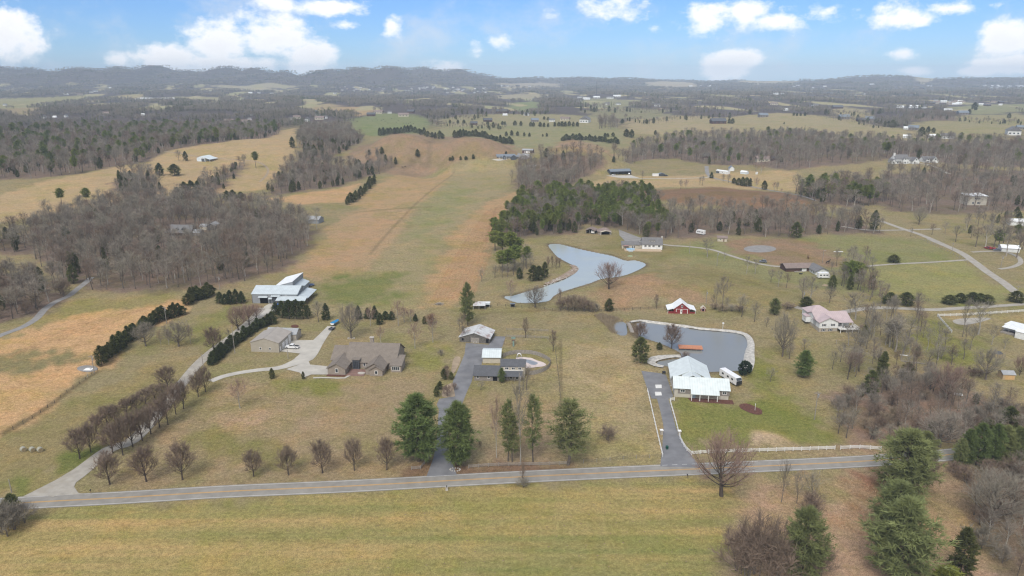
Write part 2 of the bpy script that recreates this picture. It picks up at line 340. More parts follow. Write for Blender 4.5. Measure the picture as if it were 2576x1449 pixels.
# ---------------------------------------------------------------- woods: footprints used for the ground colour and the scatter
# (name, polygon on the survey photograph, evergreen share, spacing, height)
WOODS = [
 ('west', [(-60, 610), (60, 590), (150, 548), (250, 518), (330, 492), (420, 498), (520, 512), (640, 525), (720, 540), (800, 590), (760, 640), (748, 657), (700, 682), (620, 706), (540, 722), (460, 733), (330, 737), (230, 735), (205, 720), (120, 690), (80, 640), (-60, 640)], .05, 8.0, 15),
 ('stream', [(-60, 690), (30, 690), (90, 705), (165, 720), (185, 740), (150, 762), (90, 795), (0, 820), (-60, 830)], .18, 7, 13),
 ('hollow', [(282, 458), (330, 436), (390, 450), (408, 482), (350, 500), (295, 490)], .35, 8, 14),
 ('hedge_left', [(500, 478), (520, 448), (560, 438), (610, 408), (617, 424), (580, 452), (552, 488), (512, 505)], .25, 8, 11),
 ('ridge', [(-80, 455), (67, 450), (200, 438), (273, 421), (367, 409), (417, 381), (567, 357), (700, 336), (705, 322), (560, 318), (300, 322), (100, 328), (-80, 335)], .38, 13, 17),
 ('gully', [(668, 497), (733, 487), (858, 468), (950, 437), (1003, 410), (983, 396), (900, 409), (850, 420), (822, 405), (880, 375), (915, 352), (880, 325), (765, 322), (748, 350), (757, 385), (717, 430), (682, 470)], .28, 9, 14),
 ('centre', [(1292, 466), (1305, 425), (1350, 400), (1480, 388), (1522, 395), (1525, 420), (1455, 450), (1440, 470), (1375, 480), (1300, 482)], .04, 8, 15),
 ('pines', [(1305, 505), (1370, 488), (1440, 488), (1560, 486), (1640, 495), (1655, 520), (1680, 565), (1690, 602), (1640, 606), (1565, 578), (1475, 566), (1440, 592), (1335, 597), (1265, 605), (1240, 600), (1262, 570), (1290, 540)], .86, 6.2, 13),
 ('east', [(1655, 545), (1720, 528), (1800, 530), (1950, 525), (2060, 540), (2180, 560), (2210, 590), (2090, 588), (1990, 598), (1850, 592), (1720, 602), (1690, 600)], .14, 8.5, 14),
 ('grove', [(2000, 490), (2050, 478), (2130, 468), (2200, 482), (2235, 512), (2150, 522), (2060, 514), (2000, 500)], .55, 9, 16),
 ('far_east', [(2145, 470), (2230, 444), (2300, 434), (2400, 424), (2660, 430), (2660, 530), (2500, 532), (2380, 540), (2240, 532), (2200, 505)], .07, 11.5, 16),
 ('band', [(1540, 395), (1600, 372), (1650, 360), (1720, 345), (1900, 345), (2050, 350), (2250, 360), (2660, 365), (2660, 420), (2400, 415), (2330, 402), (2230, 402), (2150, 412), (2050, 420), (1980, 430), (1900, 415), (1790, 415), (1700, 400), (1620, 402)], .13, 12, 16),
 ('thicket', [(2075, 1000), (2150, 968), (2250, 955), (2330, 930), (2410, 955), (2430, 1000), (2480, 1020), (2576, 1040), (2660, 1120), (2420, 1112), (2230, 1120), (2140, 1108), (2110, 1060)], .04, 4.8, 8.5),
 ('corner', [(2395, 1195), (2660, 1175), (2700, 1520), (2560, 1520), (2500, 1430), (2450, 1340), (2400, 1270)], .03, 4.8, 9),
 ('draw', [(2180, 815), (2290, 770), (2340, 830), (2420, 890), (2410, 935), (2250, 950), (2150, 962), (2090, 960), (2120, 900)], .03, 7.8, 10),
 ('slope', [(2060, 725), (2150, 700), (2240, 735), (2270, 790), (2200, 800), (2160, 750)], .05, 9.0, 11),
 ('ring_side', [(2100, 655), (2180, 640), (2200, 690), (2180, 740), (2120, 720)], .12, 9, 11),
 ('edge', [(2440, 545), (2640, 540), (2640, 640), (2540, 620), (2420, 600)], .15, 12, 12),
 ('clump', [Z('h', 1930, 508), Z('h', 1945, 470), Z('h', 2010, 455), Z('h', 2080, 465), Z('h', 2112, 500), Z('h', 2050, 515)], .02, 13, 18),
 ('block', [Z('i', 1690, 447), Z('i', 1730, 415), Z('i', 1900, 395), Z('i', 2060, 420), Z('i', 2080, 450)], .03, 16, 17),
]
WOODXY = {}
for nm, P, *_ in WOODS: WOODXY[nm] = np.array([ground(*p)[:2] for p in P])

def expand(P, d):
    P = np.array(P); n = len(P); out = []
    area = 0.5*sum(P[i-1][0]*P[i][1]-P[i][0]*P[i-1][1] for i in range(n)); s = 1 if area > 0 else -1
    for i in range(n):
        t = P[(i+1) % n]-P[i-1]; t /= np.hypot(*t)+1e-9; out.append(P[i]+np.array([t[1], -t[0]])*d*s)
    return np.array(out)
# ---------------------------------------------------------------- the ground sheet
rows = np.concatenate([np.linspace(-60, 88, 24), np.geomspace(90, 3000, 640), np.geomspace(3020, 13500, 170)])
ts = np.concatenate([np.linspace(-1.5, -0.93, 50), np.linspace(-0.92, 0.92, 820), np.linspace(0.93, 1.5, 50)])
Yg, Tg = np.meshgrid(rows, ts, indexing='ij')
Xg = Tg*(Yg+70.0); gx = Xg.ravel(); gy = Yg.ravel(); gz = np.atleast_1d(H(gx, gy))
nr, ncl = len(rows), len(ts)
def vnoise(x, y, l, seed): return ws(wavesum(6, l*1.6, l*0.5, seed), x, y)*1.6
edge_n = vnoise(gx, gy, 40, 21)*0.6 + vnoise(gx, gy, 11, 22)*0.4
col = np.zeros((len(gx), 3)); mow = np.zeros(len(gx))
def c3(c):
    a = np.array(lin(*c)[:3]); l = a.mean(); return (l+(a-l)*0.90)*np.array([.86, .825, .87])
GK = 1.0
SAT = 0.86
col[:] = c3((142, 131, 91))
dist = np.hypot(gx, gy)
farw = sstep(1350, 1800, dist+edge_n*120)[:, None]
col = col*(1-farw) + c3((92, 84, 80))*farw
def paint(P, c, soft=4.0, amp=4.0, z=None, mowv=None, k=1.0, xy=None):
    A = xy if xy is not None else np.array([(ground(*p) if z is None else plane(p[0], p[1], z))[:2] for p in P])
    b = soft+amp*2; lo = A.min(0)-b; hi = A.max(0)+b
    m = np.nonzero((gx > lo[0]) & (gx < hi[0]) & (gy > lo[1]) & (gy < hi[1]))[0]
    if len(m) == 0: return
    s = poly_sd(A, gx[m], gy[m]) + edge_n[m]*amp
    wgt = sstep(soft, -soft, s)*k
    col[m] = col[m]*(1-wgt[:, None]) + c3(c)*wgt[:, None]
    if mowv is not None: mow[m] = mow[m]*(1-wgt) + mowv*wgt
# far clearings on the valley floor
FARF = [([(880, 300), (950, 284), (1040, 288), (1085, 300), (1060, 320), (960, 327), (900, 322)], (134, 142, 90)),
 ([(1080, 332), (1150, 316), (1300, 310), (1500, 314), (1572, 325), (1572, 347), (1400, 352), (1250, 347), (1120, 350)], (152, 148, 104)),
 ([(1100, 300), (1180, 288), (1330, 286), (1500, 292), (1560, 300), (1500, 310), (1300, 308), (1120, 312)], (158, 150, 108)),
 ([(1575, 302), (1640, 292), (1770, 292), (1870, 300), (1905, 316), (1800, 325), (1690, 330), (1580, 322)], (172, 158, 116)),
 ([(1720, 300), (1850, 292), (1960, 284), (2050, 290), (2180, 305), (2300, 330), (2345, 350), (2230, 348), (2050, 330), (1900, 322)], (168, 156, 112)),
 ([(2290, 312), (2420, 290), (2560, 284), (2640, 300), (2640, 322), (2450, 337), (2330, 332)], (160, 152, 106)),
 ([(2380, 268), (2480, 262), (2600, 262), (2600, 275), (2450, 280)], (148, 148, 104)),
 ([(2075, 274), (2120, 267), (2180, 276), (2190, 286), (2120, 290)], (166, 154, 110)),
 ([(-40, 252), (80, 246), (215, 240), (205, 252), (60, 262), (-40, 268)], (156, 152, 104)),
 ([(255, 246), (320, 238), (358, 237), (360, 246), (320, 250)], (172, 158, 110)),
 ([(360, 247), (450, 243), (560, 246), (560, 252), (420, 252)], (166, 158, 120)),
 ([(815, 268), (930, 268), (945, 278), (900, 284), (840, 283)], (182, 156, 112)),
 ([(770, 266), (830, 260), (860, 266), (800, 272)], (172, 154, 112)),
 ([(1240, 240), (1330, 236), (1390, 238), (1330, 246), (1250, 246)], (170, 160, 125)),
 ([(1280, 262), (1340, 254), (1360, 262), (1330, 276), (1290, 270)], (138, 146, 96)),
 ([(1460, 252), (1540, 246), (1620, 252), (1560, 266), (1470, 262)], (150, 148, 108)),
 ([(1460, 280), (1560, 270), (1700, 278), (1640, 290), (1500, 290)], (146, 142, 104)),
 ([(1850, 205), (1960, 200), (2010, 206), (1920, 212)], (178, 166, 135)), ([(2280, 190), (2380, 186), (2420, 196), (2320, 200)], (180, 170, 140)),
 ([(1240, 212), (1360, 206), (1420, 212), (1330, 220)], (176, 164, 136)), ([(1620, 208), (1720, 205), (1760, 212), (1680, 216)], (180, 168, 138)),
 ([(520, 216), (640, 212), (760, 216), (640, 222)], (176, 166, 130)), ([(0, 275), (60, 270), (110, 276), (40, 286)], (160, 146, 108))]
FARXY = [np.array([ground(*p)[:2] for p in P]) for P, c in FARF]
FARF = [(P, tuple(int(q*.92) for q in c)) for P, c in FARF]
for (P, c), A in zip(FARF, FARXY): paint(None, c, 14, 25, xy=A/1.09); paint(None, c, 14, 25, xy=A)
def far_open(x, y): return (y > 2200) & (y < 5600) & (vnoise(x, y*.32, 230, 68)+.35*vnoise(x, y*.4, 90, 69) > .50)
fo = far_open(gx, gy); tone = np.clip(.5+.5*vnoise(gx, gy, 500, 70), 0, 1)[:, None]; col[fo] = (c3((172, 158, 118))*tone+c3((150, 150, 108))*(1-tone))[fo]
# near and middle fields
for P, c, so_, am in [
 ([(-60, 535), (0, 490), (270, 423), (420, 384), (560, 344), (740, 322), (752, 360), (720, 420), (670, 475), (560, 490), (420, 490), (200, 530), (0, 560)], (171, 149, 106), 6, 8),
 ([(665, 500), (860, 473), (905, 462), (872, 508), (760, 514)], (180, 148, 103), 4, 5),
 ([(870, 395), (910, 365), (990, 333), (1100, 345), (1170, 342), (1290, 365), (1310, 395), (1250, 405), (1100, 430), (1000, 442), (930, 430)], (143, 122, 94), 6, 8),
 ([(1378, 385), (1400, 358), (1440, 350), (1500, 363), (1545, 388), (1500, 400)], (152, 128, 96), 6, 8),
 ([(880, 517), (960, 455), (1000, 440), (1130, 425), (1165, 418), (1070, 508), (960, 527)], (166, 141, 98), 4, 8),
 ([(740, 662), (800, 602), (880, 530), (1005, 522), (1065, 498), (1010, 600), (890, 720), (740, 700)], (164, 140, 100), 5, 10),
 ([(760, 690), (900, 560), (960, 540), (1000, 560), (920, 640), (840, 690)], (168, 140, 100), 8, 14),
 ([(800, 800), (880, 740), (1000, 600), (1085, 500), (1135, 430), (1180, 404), (1290, 400), (1275, 470), (1235, 500), (1150, 580), (1095, 680), (1050, 780), (950, 800)], (150, 138, 97), 5, 8),
 ([(1055, 520), (1130, 470), (1190, 470), (1150, 540), (1060, 600), (1030, 600)], (140, 136, 90), 12, 16),
 ([(1078, 700), (1150, 570), (1235, 503), (1302, 480), (1292, 535), (1240, 592), (1222, 660), (1195, 720), (1140, 775), (1055, 775)], (168, 141, 98), 4, 6),
 ([(795, 742), (840, 692), (1005, 690), (1015, 735), (900, 775)], (118, 122, 66), 10, 14),
 ([(1450, 470), (1530, 445), (1720, 443), (1810, 436), (1900, 428), (2000, 430), (2010, 482), (1800, 472)], (170, 149, 105), 6, 8),
 ([(1440, 478), (1720, 475), (1800, 470), (1960, 484), (2055, 505), (2050, 548), (1900, 528), (1700, 512)], (130, 104, 76), 6, 8),
 ([(1690, 615), (2100, 588), (2250, 600), (2330, 600), (2400, 650), (2560, 765), (2430, 775), (2200, 745), (1900, 705), (1700, 665)], (133, 131, 83), 6, 10),
 ([(1825, 605), (1990, 600), (2130, 640), (2090, 668), (1950, 668), (1870, 645)], (141, 119, 90), 8, 14),
 ([(2165, 685), (2420, 655), (2555, 735), (2350, 748), (2200, 732)], (141, 138, 82), 6, 12),
 ([(1640, 690), (1760, 660), (1900, 700), (2000, 740), (1960, 770), (1800, 750), (1680, 720)], (136, 126, 80), 8, 12),
 ([(1480, 745), (1590, 690), (1690, 705), (1790, 765), (1650, 752), (1570, 782)], (152, 127, 92), 6, 10),
 ([(1500, 602), (1560, 585), (1700, 615), (1690, 660), (1630, 655), (1500, 625)], (133, 124, 79), 5, 8),
 ([(0, 850), (70, 822), (190, 752), (440, 742), (470, 760), (465, 795), (300, 858), (245, 925), (200, 968), (130, 1020), (0, 1125), (-200, 1160), (-200, 900)], (188, 153, 103), 5, 9),
 ([(60, 815), (190, 750), (440, 738), (470, 750), (400, 765), (180, 790), (90, 835)], (146, 133, 84), 4, 8),
 ([(-60, 905), (30, 895), (130, 890), (180, 910), (120, 938), (0, 945), (-60, 950)], (132, 124, 80), 8, 16),
 ([(-120, 1135), (100, 1070), (220, 990), (420, 905), (470, 925), (400, 1010), (250, 1125), (100, 1235), (-120, 1265)], (140, 128, 82), 5, 12),
 ([(120, 1190), (170, 1145), (240, 1130), (200, 1180)], (106, 116, 52), 5, 8),
 ([(0, 1215), (50, 1185), (110, 1200), (60, 1235)], (112, 120, 56), 5, 8),
 ([(480, 860), (560, 765), (600, 765), (590, 800), (520, 880)], (128, 126, 70), 5, 8),
 ([(200, 1232), (470, 1015), (560, 955), (820, 958), (1100, 950), (1090, 1195), (400, 1230)], (149, 132, 95), 5, 10),
 ([(500, 1060), (600, 1035), (760, 1030), (800, 1060), (700, 1085), (560, 1090)], (166, 141, 108), 8, 16),
 ([(470, 1080), (600, 1100), (700, 1110), (700, 1160), (520, 1160)], (130, 123, 72), 10, 16),
 ([(430, 1000), (520, 960), (560, 990), (470, 1040)], (135, 127, 78), 8, 12),
 ([(700, 960), (800, 955), (860, 965), (800, 985)], (128, 126, 64), 5, 8),
 ([(1010, 890), (1090, 860), (1130, 880), (1080, 925), (1015, 930)], (132, 130, 66), 6, 10),
 ([(1400, 855), (1560, 845), (1640, 895), (1655, 1010), (1650, 1150), (1450, 1165), (1400, 1000)], (156, 141, 98), 6, 10),
 ([(1445, 920), (1500, 870), (1570, 885), (1580, 940), (1530, 975), (1460, 960)], (170, 152, 108), 4, 5),
 ([(1455, 925), (1500, 880), (1560, 893), (1567, 938), (1520, 962), (1470, 950)], (152, 136, 94), 3, 4),
 ([(1190, 1000), (1400, 1020), (1420, 1160), (1200, 1170)], (150, 131, 96), 6, 12),
 ([(1700, 1010), (1850, 1000), (1950, 950), (2040, 1005), (2130, 1108), (2000, 1128), (1760, 1132), (1715, 1085)], (122, 124, 60), 5, 12),
 ([(1905, 870), (1960, 850), (2060, 960), (2110, 1060), (2040, 1040), (1950, 960), (1900, 930)], (146, 133, 88), 6, 12),
 ([(1893, 900), (1920, 880), (1950, 920), (1930, 965), (1895, 950)], (126, 126, 62), 5, 8),
 ([(1895, 1128), (1915, 1098), (1935, 1108), (1980, 1124)], (182, 160, 126), 3, 5),
 ([(1760, 1136), (1990, 1126), (2200, 1128), (2200, 1150), (1900, 1165), (1770, 1160)], (150, 134, 96), 3, 5),
 ([(2285, 795), (2380, 800), (2440, 860), (2490, 935), (2370, 922), (2310, 855)], (126, 126, 63), 8, 14),
 ([(2190, 790), (2300, 775), (2400, 775), (2576, 800), (2576, 830), (2350, 800)], (150, 136, 92), 5, 10),
 ([(2440, 1000), (2640, 930), (2640, 1010), (2500, 1020)], (146, 132, 90), 6, 10),
 ([(1840, 1300), (1890, 1212), (2200, 1182), (2420, 1180), (2700, 1200), (2800, 1700), (1790, 1700)], (166, 139, 107), 8, 12),
 ([(2080, 1210), (2200, 1200), (2230, 1250), (2120, 1280)], (138, 100, 72), 8, 16),
 ([(2250, 1250), (2400, 1230), (2420, 1290), (2300, 1300)], (126, 112, 78), 8, 14),
 ([(-200, 1310), (300, 1272), (1290, 1226), (1700, 1208), (1870, 1205), (1840, 1300), (1810, 1449), (1700, 1700), (-300, 1700)], (157, 142, 95), 4, 6),
]:
    paint(P, c, so_, am, mowv=1.0 if c == (157, 142, 95) else 0.0)
paint([(1035, 1180), (1080, 1155), (1130, 1165), (1200, 1172), (1430, 1170), (1440, 1193), (1130, 1206), (1040, 1205)], (122, 94, 72), 3, 5, k=.8)
for nm, P, ev, sp, h in WOODS:
    if nm not in ('draw', 'slope', 'ring_side', 'edge', 'clump'): paint(None, (120, 105, 89) if nm not in ('thicket', 'corner') else (134, 114, 94), 6, 8, xy=WOODXY[nm])
for P in (POND_A, POND_B): paint(None, (104, 92, 72), 3.0, 1.2, xy=expand(P, 2.0))
# worn tracks, fence lines and other lines in the turf, with a darker saddle band
def streak(pts, c, wdt, k=1.0):
    A = smooth_open([ground(*p)[:2] for p in pts], 5); n = []
    for i in range(len(A)):
        d = A[min(i+1, len(A)-1)]-A[max(i-1, 0)]; d /= np.hypot(*d)+1e-9; n.append((-d[1], d[0]))
    n = np.array(n)*wdt/2; paint(None, c, wdt*0.5, wdt*0.25, xy=np.vstack([A+n, (A-n)[::-1]]), k=k)
streak([Z('a', 740, 1000), Z('a', 560, 1120), Z('a', 300, 1310), Z('a', 0, 1480)], (104, 92, 62), 2.5, .8)
streak([(1090, 340), (1080, 370), (1050, 400), (1010, 425)], (118, 102, 78), 7, .6)  # darker band painted down the saddle between the knolls
streak([(1145, 425), (1060, 500), (1000, 560), (930, 640)], (128, 112, 78), 2.2, .7)
streak([(1250, 520), (1235, 560), (1220, 610)], (140, 112, 82), 2.0, .6)
streak([(885, 535), (1000, 525), (1090, 520)], (122, 112, 68), 5, .6)
streak([(1700, 690), (1850, 700), (1960, 735)], (120, 108, 76), 2.2, .6)
streak([(1410, 850), (1412, 1000), (1411, 1020)], (110, 98, 70), 1.0, .7)
streak([(1200, 790), (1400, 780), (1600, 775), (1680, 770)], (120, 106, 74), 2.5, .6)
for s_ in range(5): streak([(20+60*s_, 900-20*s_), (120+60*s_, 850-18*s_), (230+50*s_, 800-10*s_)], (168, 134, 88), 2.5, .5)
for q in range(9):                      # hay rows on the strip's side field
    streak([(1085+q*13, 760-q*2), (1150+q*11, 640-q*2), (1225+q*7, 530-q*2)], (160, 120, 80), 1.6, .45)
gm = bpy.data.meshes.new('ground')
gm.vertices.add(len(gx)); gm.vertices.foreach_set('co', np.stack([gx, gy, gz], 1).ravel().astype(np.float32))
ii = (np.arange(nr-1)[:, None]*ncl+np.arange(ncl-1)[None, :]).ravel()
quads = np.stack([ii, ii+1, ii+ncl+1, ii+ncl], 1)
gm.loops.add(quads.size); gm.loops.foreach_set('vertex_index', quads.ravel().astype(np.int32))
gm.polygons.add(len(quads)); gm.polygons.foreach_set('loop_start', np.arange(0, quads.size, 4, dtype=np.int32))
gm.polygons.foreach_set('use_smooth', np.ones(len(quads), bool))
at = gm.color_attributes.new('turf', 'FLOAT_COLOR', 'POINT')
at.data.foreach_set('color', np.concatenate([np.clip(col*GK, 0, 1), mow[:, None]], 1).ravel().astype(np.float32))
gm.update(calc_edges=True); gm.validate()
go = bpy.data.objects.new('ground', gm); COL.objects.link(go); tag(go, kind='structure')
m = bpy.data.materials.new('turf'); m.use_nodes = True; nt = m.node_tree; L = nt.links.new; b = nt.nodes['Principled BSDF']
b.inputs['Roughness'].default_value = 0.95; b.inputs['Specular IOR Level'].default_value = 0.05
va = nd(nt, 'ShaderNodeVertexColor', layer_name='turf'); tcn = nd(nt, 'ShaderNodeTexCoord')
def noi(scale, det=4, rough=0.6, stretch=None):
    n = nd(nt, 'ShaderNodeTexNoise'); n.inputs['Scale'].default_value = scale; n.inputs['Detail'].default_value = det; n.inputs['Roughness'].default_value = rough
    if stretch:
        mp = nd(nt, 'ShaderNodeMapping'); mp.inputs['Rotation'].default_value = (0, 0, stretch[0]); mp.inputs['Scale'].default_value = (stretch[1], stretch[2], 1)
        L(tcn.outputs['Object'], mp.inputs[0]); L(mp.outputs[0], n.inputs['Vector'])
    else: L(tcn.outputs['Object'], n.inputs['Vector'])
    return n.outputs['Fac']
def mrange(s, a, b_, c, d):
    n = nd(nt, 'ShaderNodeMapRange'); n.inputs[1].default_value = a; n.inputs[2].default_value = b_; n.inputs[3].default_value = c; n.inputs[4].default_value = d; L(s, n.inputs[0]); return n.outputs[0]
def mix(f, a, b_, bt='MIX'):
    n = nd(nt, 'ShaderNodeMix', data_type='RGBA', blend_type=bt)
    if isinstance(f, (int, float)): n.inputs[0].default_value = f
    else: L(f, n.inputs[0])
    for i, q in ((6, a), (7, b_)):
        if isinstance(q, tuple): n.inputs[i].default_value = q
        else: L(q, n.inputs[i])
    return n.outputs[2]
road_ang = math.atan2(*(np.array(ground(1700, 1184))[:2]-np.array(ground(300, 1254))[:2])[::-1])
c0 = va.outputs['Color']
g1 = mix(mrange(noi(0.028, 6, 0.65), 0.48, 0.68, 0, 0.78), c0, mix(1.0, c0, (0.78, 0.90, 0.58, 1), 'MULTIPLY'))
g2 = mix(mrange(noi(0.06, 6, 0.7), 0.48, 0.66, 0, 0.85), g1, mix(1.0, g1, (1.20, 1.08, 1.0, 1), 'MULTIPLY'))
g2 = mix(mrange(noi(0.17, 5, 0.7), 0.5, 0.7, 0, 0.6), g2, mix(1.0, g2, (0.80, 0.90, 0.66, 1), 'MULTIPLY'))
g3 = mix(mrange(noi(0.14, 5, 0.7, (0.4, 1, 1.6)), 0.50, 0.68, 0, 0.75), g2, mix(1.0, g2, (0.76, 0.74, 0.70, 1), 'MULTIPLY'))
vz = nd(nt, 'ShaderNodeMath', operation='MULTIPLY'); L(mrange(noi(0.9, 4, 0.75), 0.28, 0.72, 0.62, 1.38), vz.inputs[0]); L(mrange(noi(3.6, 2, 0.7), 0.28, 0.72, 0.72, 1.28), vz.inputs[1])
cm = nd(nt, 'ShaderNodeCombineColor'); [L(vz.outputs[0], cm.inputs[i]) for i in range(3)]
g4 = mix(1.0, g3, cm.outputs[0], 'MULTIPLY')
st1 = mrange(noi(0.105, 3, 0.5, (-road_ang, 0.05, 1.0)), 0.35, 0.65, 0.0, 1.0)
st2 = mrange(noi(0.34, 3, 0.6, (-road_ang, 0.04, 1.0)), 0.3, 0.7, 0.0, 1.0)
gA = mix(st1, mix(1.0, g4, (0.74, 0.86, 0.68, 1), 'MULTIPLY'), mix(1.0, g4, (1.26, 1.13, 1.06, 1), 'MULTIPLY'))
gB = mix(st2, mix(1.0, gA, (0.88, 0.95, 0.84, 1), 'MULTIPLY'), mix(1.0, gA, (1.12, 1.06, 1.02, 1), 'MULTIPLY'))
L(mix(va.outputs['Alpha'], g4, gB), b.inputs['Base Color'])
bp = nd(nt, 'ShaderNodeBump'); bp.inputs['Strength'].default_value = 0.5; bp.inputs['Distance'].default_value = 0.35; L(noi(0.8, 6, 0.75), bp.inputs['Height']); L(bp.outputs[0], b.inputs['Normal'])
gm.materials.append(m)

# ---------------------------------------------------------------- paved sheets, drives, water
M_asph = mat('road_asphalt', (0.245, 0.230, 0.205, 1), 0.9, 0.16, 0.35, spec=0.2, col2=(0.19, 0.178, 0.158, 1), k2=.5)
M_asphd = mat('drive_asphalt', (0.165, 0.165, 0.172, 1), 0.9, 0.22, 0.25, spec=0.2, col2=(0.22, 0.215, 0.215, 1), k2=.5)
M_grav = mat('gravel', (0.33, 0.305, 0.265, 1), 0.95, 0.18, 0.4, spec=0.1, col2=(0.29, 0.255, 0.20, 1), k2=.5)
M_gravb = mat('gravel_blue', (0.235, 0.225, 0.215, 1), 0.95, 0.18, 0.3, spec=0.1)
M_conc = mat('concrete', (0.42, 0.395, 0.35, 1), 0.9, 0.15, 0.25, spec=0.15, col2=(0.33, 0.31, 0.275, 1), k2=.5)
M_white = mat('line_white', (0.62, 0.61, 0.58, 1), 0.8, 0.15, 0.6, spec=0.1)
M_yel = mat('line_yellow', (0.56, 0.31, 0.07, 1), 0.8, 0.15, 0.6, spec=0.1)
M_dirt = mat('dirt', (0.30, 0.235, 0.165, 1), 0.95, 0.25, 0.4, spec=0.05)
M_mulch = mat('mulch', (0.115, 0.055, 0.042, 1), 0.95, 0.35, 1.5, spec=0.05)
M_bar = mat('shore_brown', (.25, .19, .145, 1), .95, .35, .7, spec=.05, col2=(.40, .36, .31, 1), k2=.7); M_riprap = mat('riprap', (0.42, 0.40, 0.365, 1), 0.95, 0.35, 0.9, spec=0.1)
def ribbon(name, pts, wid, m, off=0.08, kind='structure', step=2.5, xy=None, shift=0.0):
    A = smooth_open(np.array([ground(*p)[:2] for p in pts]) if xy is None else xy, 8)
    seg = np.hypot(*np.diff(A, axis=0).T); s = np.concatenate([[0], np.cumsum(seg)])
    n = max(2, int(s[-1]/step)); q = np.linspace(0, s[-1], n)
    P = np.stack([np.interp(q, s, A[:, 0]), np.interp(q, s, A[:, 1])], 1)
    T = np.gradient(P, axis=0); T /= np.hypot(T[:, 0], T[:, 1])[:, None]; N = np.stack([-T[:, 1], T[:, 0]], 1)
    W = np.full(n, wid) if np.isscalar(wid) else np.interp(np.linspace(0, 1, n), np.linspace(0, 1, len(wid)), wid)
    mb = MB(); k = 4; V = []
    for i in range(n):
        for j in range(k+1):
            p = P[i]+N[i]*((j/k-0.5)*W[i]+shift); V.append((p[0], p[1], 0))
    V = np.array(V); V[:, 2] = np.atleast_1d(H(V[:, 0], V[:, 1]))+off
    mb.add([tuple(v) for v in V], [(i*(k+1)+j+1, i*(k+1)+j, (i+1)*(k+1)+j, (i+1)*(k+1)+j+1) for i in range(n-1) for j in range(k)])
    o = mb.build(name, m); 
    if kind: tag(o, kind=kind)
    return o
def sheet(name, pts, m, off=0.08, xy=None, maxe=4.0, kind='structure', flat=None, smooth=0):
    A = np.array([ground(*p)[:2] for p in pts]) if xy is None else np.array(xy)
    if smooth: A = smooth_closed(A, smooth)
    bm = bmesh.new(); vs = [bm.verts.new((x, y, 0)) for x, y in A]; bm.faces.new(vs)
    bmesh.ops.triangulate(bm, faces=bm.faces[:])
    for _ in range(6):
        e = [e for e in bm.edges if e.calc_length() > maxe]
        if not e or flat is not None: break
        bmesh.ops.subdivide_edges(bm, edges=e, cuts=1); bmesh.ops.triangulate(bm, faces=[f for f in bm.faces if len(f.verts) > 3])
    P = np.array([v.co[:] for v in bm.verts]); hz = np.atleast_1d(H(P[:, 0], P[:, 1]))+off if flat is None else np.full(len(P), flat)
    for v, z in zip(bm.verts, hz): v.co.z = z
    bmesh.ops.recalc_face_normals(bm, faces=bm.faces[:])
    if sum(f.normal.z for f in bm.faces) < 0: bmesh.ops.reverse_faces(bm, faces=bm.faces[:])
    me = bpy.data.meshes.new(name); bm.to_mesh(me); bm.free(); me.materials.append(m)
    o = bpy.data.objects.new(name, me); COL.objects.link(o); return tag(o, kind=kind)
ROAD = [(-140, 1278), Z('d', 250, 886), Z('d', 900, 852), Z('d', 1700, 805), Z('e', 0, 767), Z('e', 800, 724), Z('e', 1300, 697), Z('e', 2000, 664), Z('e', 2560, 640), Z('f', 650, 611), Z('f', 1100, 590), Z('f', 1430, 572), Z('f', 1700, 552), Z('f', 2000, 528), (2470, 1133), (2580, 1108), (2720, 1070)]
RW = 5.6
ribbon('road', ROAD, RW+1.0, M_asph, 0.07, step=3)
for s_ in (-1, 1): ribbon('road_edge_line', ROAD, 0.12, M_white, 0.085, shift=s_*(RW/2), step=3)
for s_ in (-1, 1): ribbon('road_centre_line', ROAD, 0.15, M_yel, 0.085, shift=s_*0.16, step=3)
ribbon('field_lane', [(-60, 875), Z('a', 0, 730), Z('a', 160, 670), Z('a', 270, 605), Z('a', 340, 530), Z('a', 420, 475), Z('a', 520, 430), Z('a', 575, 385), Z('a', 640, 335), Z('a', 690, 290)], [3.8, 3.6, 3.6, 3.4], M_gravb, 0.08)
ribbon('farm_lane', [Z('d', 330, 830), Z('d', 560, 690), Z('d', 820, 490), Z('d', 1000, 420), Z('a', 1180, 1330), Z('a', 1290, 1200), Z('a', 1390, 1070), Z('a', 1490, 950), Z('a', 1600, 850), Z('a', 1750, 740), Z('a', 1880, 640), Z('a', 1960, 570), Z('a', 2010, 520)], [7, 5.2, 4.6, 4.6, 4.4, 4.4, 4.4, 5, 6, 8], M_grav, 0.10)
sheet('farm_lane_apron', [Z('d', 170, 846), Z('d', 420, 720), Z('d', 620, 600), Z('d', 700, 610), Z('d', 590, 700), Z('d', 560, 770), Z('d', 590, 815), Z('d', 640, 826)], M_grav, 0.12)
sheet('barn_yard', [Z('A', 640, 930), Z('A', 760, 860), Z('A', 1130, 860), Z('A', 1120, 920), Z('A', 960, 1010), Z('A', 840, 1080), Z('A', 500, 1200), Z('A', 560, 1080)], M_conc, 0.13)
ribbon('house_drive', [Z('a', 1590, 1075), Z('a', 1680, 1040), Z('a', 1800, 1012), Z('a', 1950, 990), Z('a', 2100, 975), Z('a', 2200, 945), Z('a', 2300, 900), Z('a', 2380, 800), Z('a', 2430, 740), Z('a', 2500, 660)], [3.2, 3.2, 3.2, 4.0, 8, 7, 5.5, 4.2, 3.6], M_conc, 0.09)
sheet('garage_apron', [Z('a', 2120, 850), Z('a', 2205, 765), Z('a', 2400, 765), Z('a', 2370, 830), Z('a', 2280, 868)], M_conc, 0.12)
